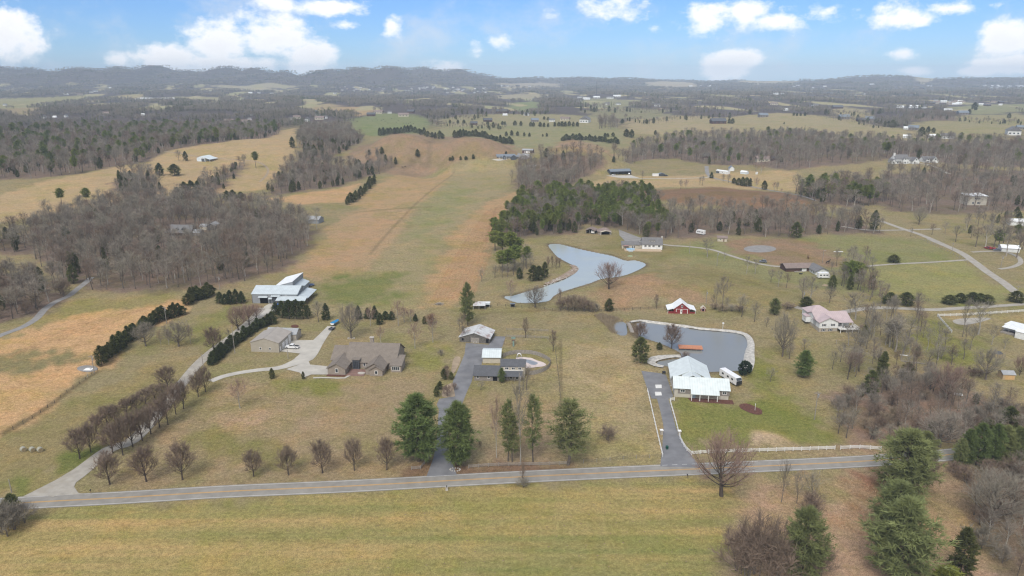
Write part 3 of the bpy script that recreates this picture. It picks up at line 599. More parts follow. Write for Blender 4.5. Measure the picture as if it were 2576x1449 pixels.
sheet('house_apron', [Z('a', 2160, 985), Z('a', 2330, 925), Z('a', 2340, 950), Z('a', 2470, 962), Z('a', 2475, 1025), Z('a', 2350, 1025), Z('a', 2300, 1045), Z('a', 2260, 1010)], M_conc, 0.13)
ribbon('garden_path', [Z('B', -20, 1095), Z('B', 300, 1090), Z('B', 700, 1105), Z('B', 850, 1075), Z('B', 900, 1030)], 1.1, M_conc, 0.13)
sheet('barn_drive', [Z('b', 940, 785), Z('b', 1110, 800), Z('b', 1160, 735), Z('b', 1240, 738), Z('b', 1215, 815), Z('b', 1060, 930), Z('b', 1060, 950), Z('b', 1010, 955), Z('b', 985, 1075), Z('b', 950, 1150), Z('b', 910, 1250), Z('b', 820, 1302), Z('b', 735, 1290), Z('b', 720, 1250), Z('b', 740, 1208), Z('b', 860, 1190), Z('b', 840, 1080), Z('b', 880, 990), Z('b', 930, 870)], M_asphd, 0.09)
ribbon('road_link', [Z('b', 790, 1290), Z('e', 770, 300), Z('e', 760, 450), Z('e', 758, 580), Z('e', 758, 690)], [5, 3.6, 3.6, 5, 9], M_asphd, 0.075)
ribbon('entry_lane', [Z('b', 2370, 1080), Z('e', 2420, 90), Z('e', 2470, 280), Z('e', 2500, 430), Z('e', 2540, 560), Z('e', 2560, 620)], [6.5, 4.2, 3.9, 4.0, 7, 12], M_asphd, 0.085)
sheet('parking_pad', [Z('D', 75, 490), Z('D', 620, 560), Z('D', 700, 600), Z('D', 880, 1130), Z('D', 780, 1190), Z('D', 330, 1190), Z('D', 210, 900)], M_asphd, 0.12)
for q in ([(425, 840), (585, 840), (590, 925), (440, 930)], [(415, 1020), (575, 1020), (595, 1110), (430, 1115)]):
    o = sheet('painted_panel', [Z('D', x, y) for x, y in q], M_white, 0.135)
ribbon('ridge_lane', [Z('i', 1500, 1205), Z('i', 1650, 1260), Z('i', 1800, 1310), Z('i', 1960, 1380), Z('c', 1860, 0), Z('c', 2080, 95), Z('c', 2180, 160), Z('c', 2300, 250), Z('c', 2420, 330), Z('c', 2560, 430), (2640, 760)], [4.2, 4.6, 5, 5, 5.2], M_grav, 0.12)
ribbon('ridge_lane_spur', [Z('i', 1200, 1245), Z('i', 1380, 1272), Z('i', 1560, 1275), Z('i', 1950, 1265)], 3.2, M_grav, 0.14)
ribbon('ranch_lane', [Z('F', 1390, 655), Z('F', 1620, 685), Z('c', 60, 60), Z('c', 220, 82), Z('c', 340, 120), Z('c', 450, 155), Z('c', 560, 185), Z('c', 680, 205), Z('c', 770, 210)], 3.0, M_grav, 0.10)
ribbon('pasture_lane', [Z('c', 1360, 210), Z('c', 1600, 190), Z('c', 1850, 178), Z('c', 2160, 158)], 2.6, M_grav, 0.10)
ribbon('hill_lane', [Z('c', 850, 515), Z('c', 1000, 545), Z('c', 1180, 555), Z('c', 1350, 530), Z('c', 1500, 520), Z('c', 1700, 527), Z('c', 1900, 535), Z('c', 2150, 520), Z('c', 2400, 505), Z('c', 2620, 490)], [4, 4, 4, 3.4], M_grav, 0.10)
sheet('circular_yard', [Z('c', x, y) for x, y in [(2040, 615), (2120, 600), (2240, 595), (2330, 600), (2260, 625), (2140, 650), (2060, 640)]], M_grav, 0.1, smooth=3)
ribbon('loop_drive', [Z('c', 2180, 100), Z('c', 2400, 95), Z('c', 2520, 130), Z('c', 2550, 180), Z('c', 2480, 215), Z('c', 2390, 228)], 2.8, M_grav, 0.13)
sheet('riding_ring', [Z('c', 583+123*math.cos(t), 76+27*math.sin(t)) for t in np.linspace(0, 6.283, 22)[:-1]], M_gravb, 0.10)
sheet('pond_house_yard', [Z('F', 280, 280), Z('F', 460, 350), Z('F', 860, 500), Z('F', 860, 600), Z('F', 440, 575), Z('F', 400, 530), Z('F', 300, 430)], M_gravb, 0.12)
sheet('shed_pad', [Z('h', 2000, 862), Z('h', 2190, 860), Z('h', 2270, 885), Z('h', 2110, 880)], M_conc, 0.15)
ribbon('shed_lane', [Z('h', 2250, 884), Z('h', 2450, 884), Z('i', 150, 878), Z('i', 200, 870)], 3, M_conc, 0.13)
ribbon('valley_lane', [Z('i', 180, 790), Z('i', 190, 850), Z('i', 250, 885), Z('i', 400, 915), Z('i', 520, 945), Z('i', 700, 980), Z('i', 850, 1005), Z('i', 1000, 1050)], [5, 4, 3.6, 3.6], M_gravb, 0.13)
sheet('strip_yard', [Z('H', 1180, 250), Z('H', 1300, 240), Z('H', 1480, 270), Z('H', 1470, 320), Z('H', 1560, 345), Z('H', 1400, 400), Z('H', 1220, 410), Z('H', 1130, 380)], M_gravb, 0.15)
sheet('strip_patio', [Z('H', 520, 410), Z('H', 700, 390), Z('H', 930, 405), Z('H', 700, 445)], M_conc, 0.15)
ribbon('hill_track', [Z('g', 1240, 680), Z('g', 1340, 690), Z('g', 1470, 715), Z('g', 1680, 735), Z('g', 1850, 745), Z('g', 1960, 765), Z('g', 2020, 810), Z('g', 2010, 860), Z('g', 1960, 910)], 2.6, M_dirt, 0.15)
ribbon('mansion_lane', [Z('i', 1790, 772), Z('i', 1850, 780), Z('i', 1920, 805), Z('i', 2010, 850)], 4, M_conc, 0.2)
sheet('lawn_bed', [Z('f', x, y) for x, y in [(430, 150), (480, 140), (540, 160), (595, 190), (595, 222), (540, 222), (470, 195), (435, 175)]], M_mulch, 0.10, smooth=3)
sheet('pine_litter', [Z('b', 760, 1190), Z('b', 780, 1120), Z('b', 840, 1090), Z('b', 870, 1150), Z('b', 850, 1190)], M_dirt, 0.075, smooth=3)
sheet('drive_bank', [Z('b', 830, 990), Z('b', 850, 900), Z('b', 890, 890), Z('b', 900, 920), Z('b', 860, 1000), Z('b', 835, 1020)], M_dirt, 0.07, smooth=3)
ribbon('stone_bank', [Z('c', 0, 664), Z('c', 120, 680), Z('c', 280, 693), Z('c', 400, 705), Z('c', 480, 728), Z('c', 515, 790), Z('c', 500, 870), Z('c', 490, 950), Z('c', 470, 1000)], [1.8, 1.8, 2.2, 3, 5, 5], M_riprap, 0.42)
ribbon('stone_bank', [Z('b', 2180, 632), Z('b', 2260, 620), Z('b', 2380, 640), Z('b', 2576, 664)], 1.6, M_riprap, 0.42)
ribbon('cove_bank', [Z('b', 2560, 890), Z('b', 2450, 893), Z('b', 2370, 905), Z('b', 2335, 930), Z('b', 2360, 955), Z('b', 2430, 970)], [2, 3, 4, 4, 3, 2], M_riprap, 0.42)
ribbon('pond_bar', [Z('b', 1540, 345), Z('b', 1640, 305), Z('b', 1715, 265), Z('b', 1770, 225), Z('b', 1740, 200)], [2, 4, 5, 4], M_bar, 0.35)
mw = bpy.data.materials.new('water'); mw.use_nodes = True; nt = mw.node_tree; L = nt.links.new; b = nt.nodes['Principled BSDF']
b.inputs['Base Color'].default_value = (0.215, 0.225, 0.215, 1); b.inputs['Roughness'].default_value = 0.06; b.inputs['IOR'].default_value = 1.33; b.inputs['Specular IOR Level'].default_value = 0.9
tcn = nd(nt, 'ShaderNodeTexCoord'); mp = nd(nt, 'ShaderNodeMapping'); mp.inputs['Scale'].default_value = (1, 1.8, 1); mp.inputs['Rotation'].default_value = (0, 0, 0.5); L(tcn.outputs['Object'], mp.inputs[0])
n0 = nd(nt, 'ShaderNodeTexNoise'); n0.inputs['Scale'].default_value = 0.035; n0.inputs['Detail'].default_value = 4; L(mp.outputs[0], n0.inputs['Vector']); r0 = nd(nt, 'ShaderNodeMapRange'); r0.inputs[1].default_value = 0.42; r0.inputs[2].default_value = 0.60; r0.inputs[3].default_value = 0.03; r0.inputs[4].default_value = 0.26; L(n0.outputs[0], r0.inputs[0]); L(r0.outputs[0], b.inputs['Roughness'])
n = nd(nt, 'ShaderNodeTexNoise'); n.inputs['Scale'].default_value = 0.9; n.inputs['Detail'].default_value = 4; L(mp.outputs[0], n.inputs['Vector'])
bp = nd(nt, 'ShaderNodeBump'); bp.inputs['Strength'].default_value = 0.35; bp.inputs['Distance'].default_value = 0.12; L(n.outputs[0], bp.inputs['Height']); L(bp.outputs[0], b.inputs['Normal'])
mw2 = mw.copy(); mw2.name = 'water_pale'; mw2.node_tree.nodes['Principled BSDF'].inputs['Base Color'].default_value = (0.36, 0.395, 0.375, 1); mw2.node_tree.nodes['Principled BSDF'].inputs['Specular IOR Level'].default_value = 0.9  # upper pond: sky glare put into a paler base colour
for P in (POND_A, POND_B, POND_C): sheet('pond_water', None, mw2 if P is POND_A else mw, xy=expand(P, 1.6), flat=-0.05)
# ---------------------------------------------------------------- tree prototypes (built once at real size, copied by instance)
def unit(v): return v/(np.linalg.norm(v, axis=-1, keepdims=True)+1e-9)
def perp(d, g):
    r = g.normal(size=d.shape); r -= (r*d).sum(-1, keepdims=True)*d; return unit(r)
class TM:                        # triangles and tubes into one mesh
    def __init__(s): s.V = []; s.F = []; s.n = 0; s.mi = []
    def tris(s, a, b, c, mi=0):
        k = len(a); V = np.stack([a, b, c], 1).reshape(-1, 3); s.V.append(V)
        s.F += [(s.n+3*i, s.n+3*i+1, s.n+3*i+2) for i in range(k)]; s.mi += [mi]*k; s.n += 3*k
    def tube(s, P, r, k=4, mi=0):
        P = np.array(P); n = len(P); T = np.gradient(P, axis=0); T = unit(T)
        ref = np.array([0.31, 0.95, 0.05]); A = unit(np.cross(T, ref)); B = np.cross(T, A)
        an = np.arange(k)*6.2832/k; ring = A[:, None, :]*np.cos(an)[None, :, None]+B[:, None, :]*np.sin(an)[None, :, None]
        V = P[:, None, :]+ring*np.array(r)[:, None, None]; s.V.append(V.reshape(-1, 3)); o = s.n
        s.F += [(o+i*k+j, o+i*k+(j+1) % k, o+(i+1)*k+(j+1) % k, o+(i+1)*k+j) for i in range(n-1) for j in range(k)]
        s.mi += [mi]*((n-1)*k); s.n += n*k
    def mesh(s, name, mats):
        me = bpy.data.meshes.new(name); me.from_pydata(np.concatenate(s.V).tolist(), [], s.F)
        for m in mats: me.materials.append(m)
        me.polygons.foreach_set('material_index', s.mi); me.update(); return me
def bez(a, b, c, n=5):
    t = np.linspace(0, 1, n)[:, None]; return a*(1-t)**2+2*b*t*(1-t)+c*t*t
def gen_bare(seed, h, cr, t0, nl, nsub, ntw, twl, tww, r0, vase=0.5, leader=0.85, lean=0.0, multi=1, low=0.15, droop=0.0):
    """returns (trunk TM, crown TM): trunk and limbs, then branchlets and twigs"""
    g = np.random.default_rng(seed); K = TM(); C = TM()
    TA, TB, TC = [], [], []
    for st in range(multi):
        off = np.array([0, 0, 0.0]) if multi == 1 else np.array([g.normal()*cr*0.12, g.normal()*cr*0.12, 0])
        top = np.array([g.normal()*0.06*h+lean*h, g.normal()*0.06*h, h*leader]) + off*(3 if multi > 1 else 1)
        tr = bez(off, off*1.1+np.array([g.normal()*.03*h, g.normal()*.03*h, h*0.45]), top, 7)
        K.tube(tr, r0*np.array([1.25, .95, .8, .62, .45, .28, .1]), 5)
        hc = h*(t0+1)/2; rz = h*(1-t0)/2
        limbs = []
        for i in range(nl):
            u = (i+g.uniform(0, 1))/nl; t = t0+(leader*0.96-t0)*(u**(1+vase))/leader*leader
            k = t/leader*6; j = int(min(5, k)); s0 = tr[j]+(tr[j+1]-tr[j])*(k-j)
            azm = i*2.4+g.uniform(-.5, .5); e = -0.35+(1.57+0.25)*min(1, (u*0.8+g.uniform(0, .28)))-low*0.0
            rr = g.uniform(.82, 1.05)
            end = np.array([math.cos(azm)*math.cos(e)*cr*rr, math.sin(azm)*math.cos(e)*cr*rr, hc+math.sin(e)*rz*rr])+off
            if end[2] < s0[2]+0.05*h: end[2] = s0[2]+g.uniform(0.02, .1)*h
            ctl = s0*0.55+end*0.45+np.array([0, 0, (vase-0.35)*-0.18*h]) + g.normal(size=3)*0.03*h
            if vase > 0.6: ctl = s0*0.5+end*0.5+np.array([math.cos(azm), math.sin(azm), -0.3])*cr*0.22
            P = bez(s0, ctl, end, 6); limbs.append(P)
            rl = r0*0.42*(1-0.6*u)
            K.tube(P, rl*np.array([1, .8, .62, .45, .3, .12]), 3)
        limbs.append(tr[3:])
        for P in limbs:
            n = len(P)-1; LL = np.linalg.norm(P[-1]-P[0])
            q = g.uniform(0.25, 1.0, nsub)*n; j = np.minimum(q.astype(int), n-1); f = (q-j)[:, None]
            S = P[j]+(P[j+1]-P[j])*f; T = unit(P[j+1]-P[j])
            D = unit(T*0.75+perp(T, g)*g.uniform(.5, .9, (nsub, 1))+np.array([0, 0, .22-droop])); ln = LL*g.uniform(.22, .42, (nsub, 1))
            E = S+D*ln; W = perp(D, g)*tww*1.7
            TA.append(S-W); TB.append(S+W); TC.append(E)
            # twigs off the branchlets
            m = ntw; SS = np.repeat(S, m, 0); EE = np.repeat(E, m, 0); DD = np.repeat(D, m, 0)
            fr = g.uniform(.15, 1.0, (len(SS), 1)); B = SS+(EE-SS)*fr
            d2 = unit(DD*0.7+perp(DD, g)*g.uniform(.4, 1.0, (len(SS), 1))+np.array([0, 0, .25-droop])); l2 = twl*g.uniform(.5, 1.25, (len(SS), 1))
            W2 = perp(d2, g)*tww*g.uniform(.6, 1.1, (len(SS), 1))
            TA.append(B-W2); TB.append(B+W2); TC.append(B+d2*l2)
    C.tris(np.concatenate(TA), np.concatenate(TB), np.concatenate(TC)); return K, C
def gen_conifer(seed, h, cr, z0, prof, nwh, nbr, nsp, spl, spw, r0, up=0.12, ragged=.25, inner=0.15, tuft=3):
    g = np.random.default_rng(seed); K = TM(); C = TM(); TA, TB, TC = [], [], []
    tr = bez(np.zeros(3), np.array([g.normal()*.02*h, g.normal()*.02*h, h*.5]), np.array([g.normal()*.015*h, g.normal()*.015*h, h*.97]), 6)
    K.tube(tr, r0*np.array([1.2, .9, .7, .5, .3, .08]), 5)
    for i in range(nwh):
        u = (i+g.uniform(0, .9))/nwh; zz = z0*h+(h*0.985-z0*h)*u; rad = cr*prof(u)
        for b in range(nbr):
            azm = g.uniform(0, 6.283); L_ = rad*(1+g.uniform(-ragged, ragged*0.7)); e = up+g.uniform(-.25, .2)+0.5*u
            d = np.array([math.cos(azm)*math.cos(e), math.sin(azm)*math.cos(e), math.sin(e)])
            s0 = np.array([0, 0, zz]); f = g.uniform(inner, 1.0, (nsp, 1))**0.7
            B = s0+d*L_*f+g.normal(size=(nsp, 3))*0.06*L_; B[:, 2] -= 0.10*L_*(f[:, 0]**2)
            B = np.repeat(B, tuft, 0)
            dd = unit(d*0.8+g.normal(size=B.shape)*0.62+np.array([0, 0, .18])); ln = spl*g.uniform(.6, 1.25, (len(B), 1)); W = perp(dd, g)*spw*g.uniform(.7, 1.2, (len(B), 1))
            TA.append(B-W); TB.append(B+W); TC.append(B+dd*ln)
            if b % 3 == 0 and L_ > 1.2: K.tube(np.stack([s0, s0+d*L_*.45, s0+d*L_*.8]), [r0*.22, r0*.14, r0*.04], 3)
    C.tris(np.concatenate(TA), np.concatenate(TB), np.concatenate(TC)); return K, C
PROTO = {}
def proto(kind, KC, mt, mc, h, cr):
    K, C = KC; nm = {'bare': 'bare_tree'}.get(kind, kind)
    PROTO.setdefault(kind, []).append(dict(trunk=K.mesh('trunk', [mt]), crown=C.mesh('crown', [mc]), h=h, cr=cr, K=K, C=C, mt=mt, mc=mc))
for s in range(4): proto('forest', gen_bare(100+s, 15, [4.2, 3.6, 4.8, 3.9][s], [.32, .4, .28, .36][s], 15, 7, 5, 1.9, .042, .24, vase=.3), [M_bark, M_bark, M_barkp, M_bark][s], [M_twig, M_twig, M_twig, M_twigp][s], 15, 4.2)
for s in range(3): proto('pear', gen_bare(200+s, 8, 2.75, .16, 26, 12, 9, 1.05, .030, .17, vase=.85, leader=.8), M_barkd, M_twigp, 8, 2.9)
for s in range(2): proto('spread', gen_bare(300+s, 11, 6.0, .14, 28, 14, 8, 1.5, .030, .36, vase=.75, leader=.7), [M_bark, M_barkd][s], [M_twig, M_twigr][s], 11, 6.0)
for s in range(2): proto('yard', gen_bare(400+s, 9, 3.0, .24, 14, 8, 6, 1.4, .026, .16, vase=.5), [M_bark, M_barkp][s], [M_twig, M_twigr][s], 9, 3.0)
for s in range(2): proto('slim', gen_bare(500+s, 9, 1.35, .10, 16, 8, 5, 1.1, .030, .12, vase=.2), M_barkd, M_twigp, 9, 1.35)
for s in range(3): proto('shrub', gen_bare(600+s, 5, 2.6, .06, 9, 8, 6, 1.1, .028, .07, vase=.6, multi=3, leader=.7), M_bark, [M_twig, M_twigp, M_twigt][s], 5, 2.6)
for s in range(3): proto('pine', gen_conifer(700+s, 15, [3.0, 2.6, 3.4][s], [.42, .5, .36][s], lambda u: (0.55+0.9*u if u < .45 else 0.955*(1-((u-.45)/.55)**2.2)+.08), 22, 7, 9, .85, .11, .22, up=.25, ragged=.4), M_bark, M_pine, 15, 3.0)
for s in range(3): proto('softpine', gen_conifer(800+s, 14, [3.7, 3.2, 3.6][s], [.10, .12, .14][s], lambda u: (0.62+1.0*u if u < .38 else 1.0-((u-.38)/.62)**2.0*0.86), 28, 7, 16, .95, .066, .22, up=.10, ragged=.42, inner=.15, tuft=4), M_barkd, [M_wpine, M_gpine, M_wpine][s], 14, 3.6)
for s in range(2): proto('darkpine', gen_conifer(750+s, 10, 2.9, .16, lambda u: (0.8+0.7*u if u < .3 else 1.0-((u-.3)/.7)**1.9*.92), 24, 7, 9, .75, .085, .17, up=.25, ragged=.35, inner=.3), M_barkd, M_spruce, 10, 2.9)
for s in range(2): proto('thinpine', gen_conifer(850+s, 14, 2.6, .24, lambda u: (0.6+1.0*u if u < .4 else 1.0-((u-.4)/.6)**2.2*0.85), 24, 5, 11, .95, .055, .18, up=.15, ragged=.55, inner=.2, tuft=3), M_bark, M_wpine, 14, 2.6)
for s in range(3): proto('cedar', gen_conifer(900+s, 8, [2.0, 1.7, 2.3][s], .05, lambda u: (0.72+0.9*u if u < .3 else 1.0-((u-.3)/.7)**1.9*0.95), 26, 7, 8, .55, .085, .13, up=.45, ragged=.25, inner=.45), M_barkd, [M_cedar, M_cedar, M_cedar][s], 8, 2.0)
for s in range(2): proto('spruce', gen_conifer(950+s, 6, 1.7, .04, lambda u: (0.8+0.6*u if u < .25 else 0.95-((u-.25)/.75)**1.5*0.9), 24, 7, 8, .5, .085, .11, up=.3, ragged=.2, inner=.4), M_barkd, M_spruce, 6, 1.7)
proto('holly', gen_conifer(980, 5, 2.1, .02, lambda u: (0.7+0.9*u if u < .35 else 1.02-((u-.35)/.65)**2.2), 24, 9, 8, .40, .13, .12, up=.3, ragged=.12, inner=.6), M_barkd, M_holly, 5, 2.1)
proto('gold', gen_conifer(985, 7, 2.4, .05, lambda u: (0.75+0.8*u if u < .3 else 1.0-((u-.3)/.7)**1.8*0.95), 24, 8, 9, .6, .09, .13, up=.4, ragged=.25), M_barkd, M_yell, 7, 2.4)
proto('litter', gen_bare(990, 5, 2.2, .10, 10, 8, 5, .9, .06, .09, vase=.6, multi=2), M_barkd, M_deadlf, 5, 2.2)
NAMES = {'forest': 'bare_tree', 'pear': 'bare_pear_tree', 'spread': 'bare_tree', 'yard': 'bare_tree', 'slim': 'bare_tree', 'shrub': 'bare_shrub', 'pine': 'pine_tree', 'softpine': 'pine_tree', 'thinpine': 'pine_tree', 'darkpine': 'pine_tree', 'cedar': 'cedar_tree', 'spruce': 'evergreen_tree', 'holly': 'evergreen_shrub', 'gold': 'evergreen_tree', 'litter': 'dead_leaf_shrub'}
CATS = {k: ('shrub' if 'shrub' in v else 'tree') for k, v in NAMES.items()}
TREES = []                        # root, adjective phrase, place phrase, px, for the labels written at the end
def put_tree(kind, x, y, z, sxy, sz, var=None, rz=None, label=None, group=None):
    P = PROTO[kind]; p = P[rng.integers(len(P)) if var is None else var % len(P)]
    o = empty(NAMES[kind], (x, y, z), rng.uniform(0, 6.28) if rz is None else rz, label, CATS[kind], group); o.scale = (sxy, sxy, sz)
    for part in ('trunk', 'crown'):
        c = bpy.data.objects.new(part, p[part]); COL.objects.link(c); c.parent = o
    return o
def top_h(px, pyt, x, y, z):
    d = ray(px, pyt); return CAM_H + d[2]/math.hypot(d[0], d[1])*math.hypot(x, y) - z
def tree(kind, r, bx, by, ty, wz=None, adj='', place='', var=None, group=None):
    f = REG[r][2] if r else 1; B = Z(r, bx, by) if r else (bx, by); ty_ = Z(r, bx, ty)[1] if r else ty
    x, y, z = ground(*B); h = max(1.0, top_h(B[0], ty_, x, y, z)); p0 = PROTO[kind][0]
    w_ = (wz/f)*m_per(x, y, z)/(2*p0['cr']) if wz else h/p0['h']
    o = put_tree(kind, x, y, z-0.05, w_, h/p0['h'], var, group=group); TREES.append([o, adj, place, B[0], B[1]]); return o
# ---------------------------------------------------------------- trees one can point to
def many(kind, r, adj, place, lst, group=None, var=None):
    for q in lst: tree(kind, r, *q[:4], adj=adj, place=place, group=group, var=var)
G1 = 'pear trees in the row along the road'
many('pear', 'd', 'round leafless pear tree', 'in the roadside lawn row', [(830, 750, 510, 195), (1105, 730, 465, 205), (1378, 715, 440, 205), (1915, 690, 500, 150), (2178, 680, 475, 165), (2433, 665, 430, 170), (2675, 645, 415, 150), (2920, 640, 405, 155)], G1)
G2 = 'pear trees lining the gravel lane'
many('pear', 'd', 'leafless pear tree', 'on the house side of the gravel lane', [(850, 515, 310, 180), (928, 530, 255, 150), (1005, 465, 215, 150), (1075, 420, 180, 150), (1140, 370, 170, 140), (1205, 318, 110, 160), (1268, 300, 60, 120), (1328, 222, 0, 120), (1386, 180, -30, 120), (1497, 88, -90, 115), (1551, 52, -130, 115)], G2)
many('pear', 'd', 'leafless pear tree', 'on the field side of the gravel lane', [(603, 556, 330, 175), (687, 508, 290, 130), (735, 370, 225, 130), (812, 315, 165, 160), (872, 285, 150, 120), (960, 222, 105, 130), (1030, 192, 70, 130), (1100, 140, 30, 130), (1165, 95, 0, 120), (1222, 55, -10, 100), (1265, 28, -140, 150)], G2)
T = tree
T('yard', 'a', 1812, 1278, 1065, 150, 'thin pink-grey birch with a pale trunk', 'alone on the front lawn', 1)
T('cedar', 'a', 2055, 1055, 975, 55, 'small sparse evergreen', 'at the edge of the curved house drive'); T('cedar', 'a', 2290, 1058, 1000, 30, 'tiny evergreen', 'beside the concrete turnaround')
T('spread', 'a', 1100, 808, 640, 175, 'grey spreading bare tree', 'beside the dark conifer hedge', 0); T('spread', 'a', 1350, 812, 635, 220, 'broad rounded bare tree', 'on the grass between hedge and lane', 0)
many('yard', 'a', 'slender bare sapling', 'next to the broad tree by the lane', [(1215, 805, 690, 55), (1440, 792, 655, 60), (1275, 800, 690, 60)])
T('pear', 'a', 1615, 858, 675, 140, 'pale oval bare tree', 'at the lane bend', 0); T('forest', 'a', 1725, 770, 680, 45, 'dark trunked bare tree', 'on the lane verge')
many('spread', 'a', 'reddish twiggy bare tree', 'by the metal barn yard', [(1800, 690, 510, 170), (1880, 650, 500, 150), (1935, 605, 495, 120)], var=1)
T('yard', 'a', 2405, 625, 465, 110, 'grey bare tree', 'between the pine clump and the small conifer', 0); T('spruce', 'a', 2462, 610, 488, 70, 'dark pointed conifer', 'right of the pine clump by the barn')
for (x, y, t, w_) in [(2085, 600, 480, 75), (2130, 598, 470, 85), (2185, 605, 462, 95), (2240, 606, 460, 95), (2290, 605, 470, 95), (2325, 604, 500, 60), (2160, 600, 490, 60)]: T('darkpine', 'a', x, y, t, w_*0.95, 'dark bushy pine', 'in the clump before the metal barn')
# conifer hedges: rows of separate trees
def row(kind, r, pts, n, hz, wz, adj, place, group, jit=7):
    P = smooth_open([Z(r, *p) for p in pts], 6); s = np.concatenate([[0], np.cumsum(np.hypot(*np.diff(P, axis=0).T))]); f = REG[r][2]
    for i in range(n):
        q = (i+0.5)/n*s[-1]; px = np.interp(q, s, P[:, 0])+rng.normal()*jit/f*.4; py = np.interp(q, s, P[:, 1])+rng.normal()*jit/f*.4
        k = rng.uniform(.68, 1.25); f1 = hz if np.isscalar(hz) else np.interp(i/max(1, n-1), np.linspace(0, 1, len(hz)), hz)
        tree(kind, None, px, py, py-f1*k/f, wz*rng.uniform(.75, 1.2)/f, adj, place, group=group)
G3 = 'conifers in the dark hedge beside the straw field'
row('cedar', 'a', [(760, 962), (830, 900), (900, 850), (960, 790), (1030, 740)], 13, 125, 78, 'dense dark conifer', 'in the hedge beside the straw field', G3)
row('cedar', 'a', [(1060, 710), (1150, 650), (1240, 610), (1330, 590), (1385, 560)], 12, 95, 78, 'dense dark conifer', 'in the hedge beside the straw field', G3)
row('cedar', 'a', [(1410, 500), (1470, 470), (1540, 450), (1610, 430)], 8, 98, 85, 'dense dark conifer', 'in the hedge beside the straw field', G3)
row('spruce', 'a', [(1640, 488), (1710, 490), (1790, 488), (1845, 480)], 5, 100, 85, 'dark full conifer', 'left of the metal barn', 'conifers left of the metal barn')
row('spruce', 'a', [(1600, 945), (1650, 900), (1720, 840), (1800, 780), (1880, 730), (1960, 670), (2070, 640)], 19, 85, 72, 'young dark conifer', 'lining the gravel lane', 'young conifers lining the gravel lane')
T('spruce', 'a', 1605, 948, 850, 80, 'stout young conifer', 'at the near end of the lane row')
# between brick house and strip
T('spread', 'b', 75, 748, 500, 185, 'big pale bare tree with white stones round its foot', 'behind the brick house', 0)
many('spruce', 'b', 'small dark conifer', 'in the hedge across the strip', [(130, 605, 505, 60), (200, 600, 520, 60), (255, 605, 505, 60), (292, 645, 560, 60), (335, 605, 545, 65), (380, 608, 545, 60), (560, 622, 565, 40)])
many('yard', 'b', 'bare bushy tree', 'in the hedge across the strip', [(220, 655, 520, 80), (430, 655, 475, 110), (475, 630, 520, 90), (525, 625, 535, 80)], var=1)
T('cedar', 'b', 627, 642, 585, 35, 'narrow dark evergreen', 'at the hedge end by the strip'); T('litter', 'b', 670, 640, 570, 90, 'russet leaf-holding shrub', 'at the hedge end by the strip')
T('yard', 'b', 692, 782, 575, 95, 'red-brown young tree', 'left of the weathered barn', 1); T('yard', 'b', 300, 792, 670, 75, 'faint pink bare tree', 'behind the brick house roof', 1); T('yard', 'b', 556, 826, 640, 110, 'thin pinkish bare tree', 'on the lawn behind the brick house', 1)
T('shrub', 'b', 752, 884, 838, 50, 'low reddish bush', 'on the lawn before the barn')
T('softpine', 'b', 955, 655, 338, 105, 'tall soft blue-green pine', 'at the strip end beside the open shed', 2); T('forest', 'b', 915, 700, 560, 90, 'plum coloured bare tree', 'under the tall pine behind the barn', 3); T('forest', 'b', 895, 690, 600, 60, 'grey bare tree', 'under the tall pine behind the barn', 0); T('yard', 'b', 930, 770, 655, 80, 'thin bare tree', 'against the weathered barn front', 0)
T('slim', 'b', 1390, 747, 600, 55, 'narrow upright bare tree', 'at the paddock rail'); T('slim', 'b', 1598, 850, 695, 62, 'narrow upright bare tree', 'at the paddock corner')
T('yard', 'b', 1278, 465, 320, 90, 'pale bare tree with white patch', 'at the pond foot', 1); T('spread', 'b', 1462, 517, 365, 165, 'fan shaped dark bare tree', 'at the near tip of the upper pond', 0); T('spread', 'b', 2020, 378, 185, 190, 'round russet bare oak', 'on the upper pond dam', 1)
T('cedar', 'b', 2020, 543, 452, 92, 'round dark cedar', 'below the pond dam'); T('slim', 'b', 1645, 495, 378, 32, 'thin bare stem', 'on the pond dam'); T('slim', 'b', 2375, 515, 420, 40, 'thin brown bare tree', 'beside the red barn')
many('shrub', 'b', 'twiggy brown bush', 'in the thicket below the pond dam', [(1650, 530, 460, 90), (1700, 540, 440, 110), (1760, 545, 430, 120), (1820, 545, 450, 110), (1880, 548, 470, 110), (1920, 548, 490, 80), (1740, 520, 430, 110), (1800, 520, 435, 110)], 'bushes below the pond dam')
many('pine', 'b', 'green rounded pine', 'in the copse beside the strip', [(1160, 90, -60, 110), (1215, 130, -45, 130), (1275, 160, -50, 130), (1325, 150, -10, 110), (1215, 240, 90, 120), (1260, 250, 80, 130), (1310, 215, 50, 120), (1400, 225, 60, 90)], 'pines of the copse beside the strip')
many('cedar', 'b', 'dark cedar', 'at the foot of the strip copse', [(1345, 302, 218, 62), (1450, 315, 200, 90), (1490, 312, 205, 90), (1535, 292, 175, 75)])
many('yard', 'b', 'grey bare tree', 'in the copse beside the strip', [(1160, 295, 200, 70), (1215, 292, 190, 70), (1255, 290, 185, 70), (1300, 270, 150, 80), (1390, 215, 40, 90), (1060, 322, 225, 60), (1370, 290, 130, 80), (1430, 240, 100, 80)], var=0)
many('slim', 'b', 'thin bare sapling', 'behind the pond bar', [(1560, 230, 135, 30), (1590, 215, 130, 30), (1620, 225, 140, 30), (1645, 215, 145, 30)])
T('cedar', 'b', 2255, 935, 745, 135, 'big dark egg-shaped cedar', 'beside the lower pond cove', 2); T('pear', 'b', 2255, 765, 635, 105, 'round bare tree', 'on the lower pond bank'); T('pear', 'b', 2492, 828, 655, 140, 'fan shaped bare tree', 'on the lower pond island', 0)
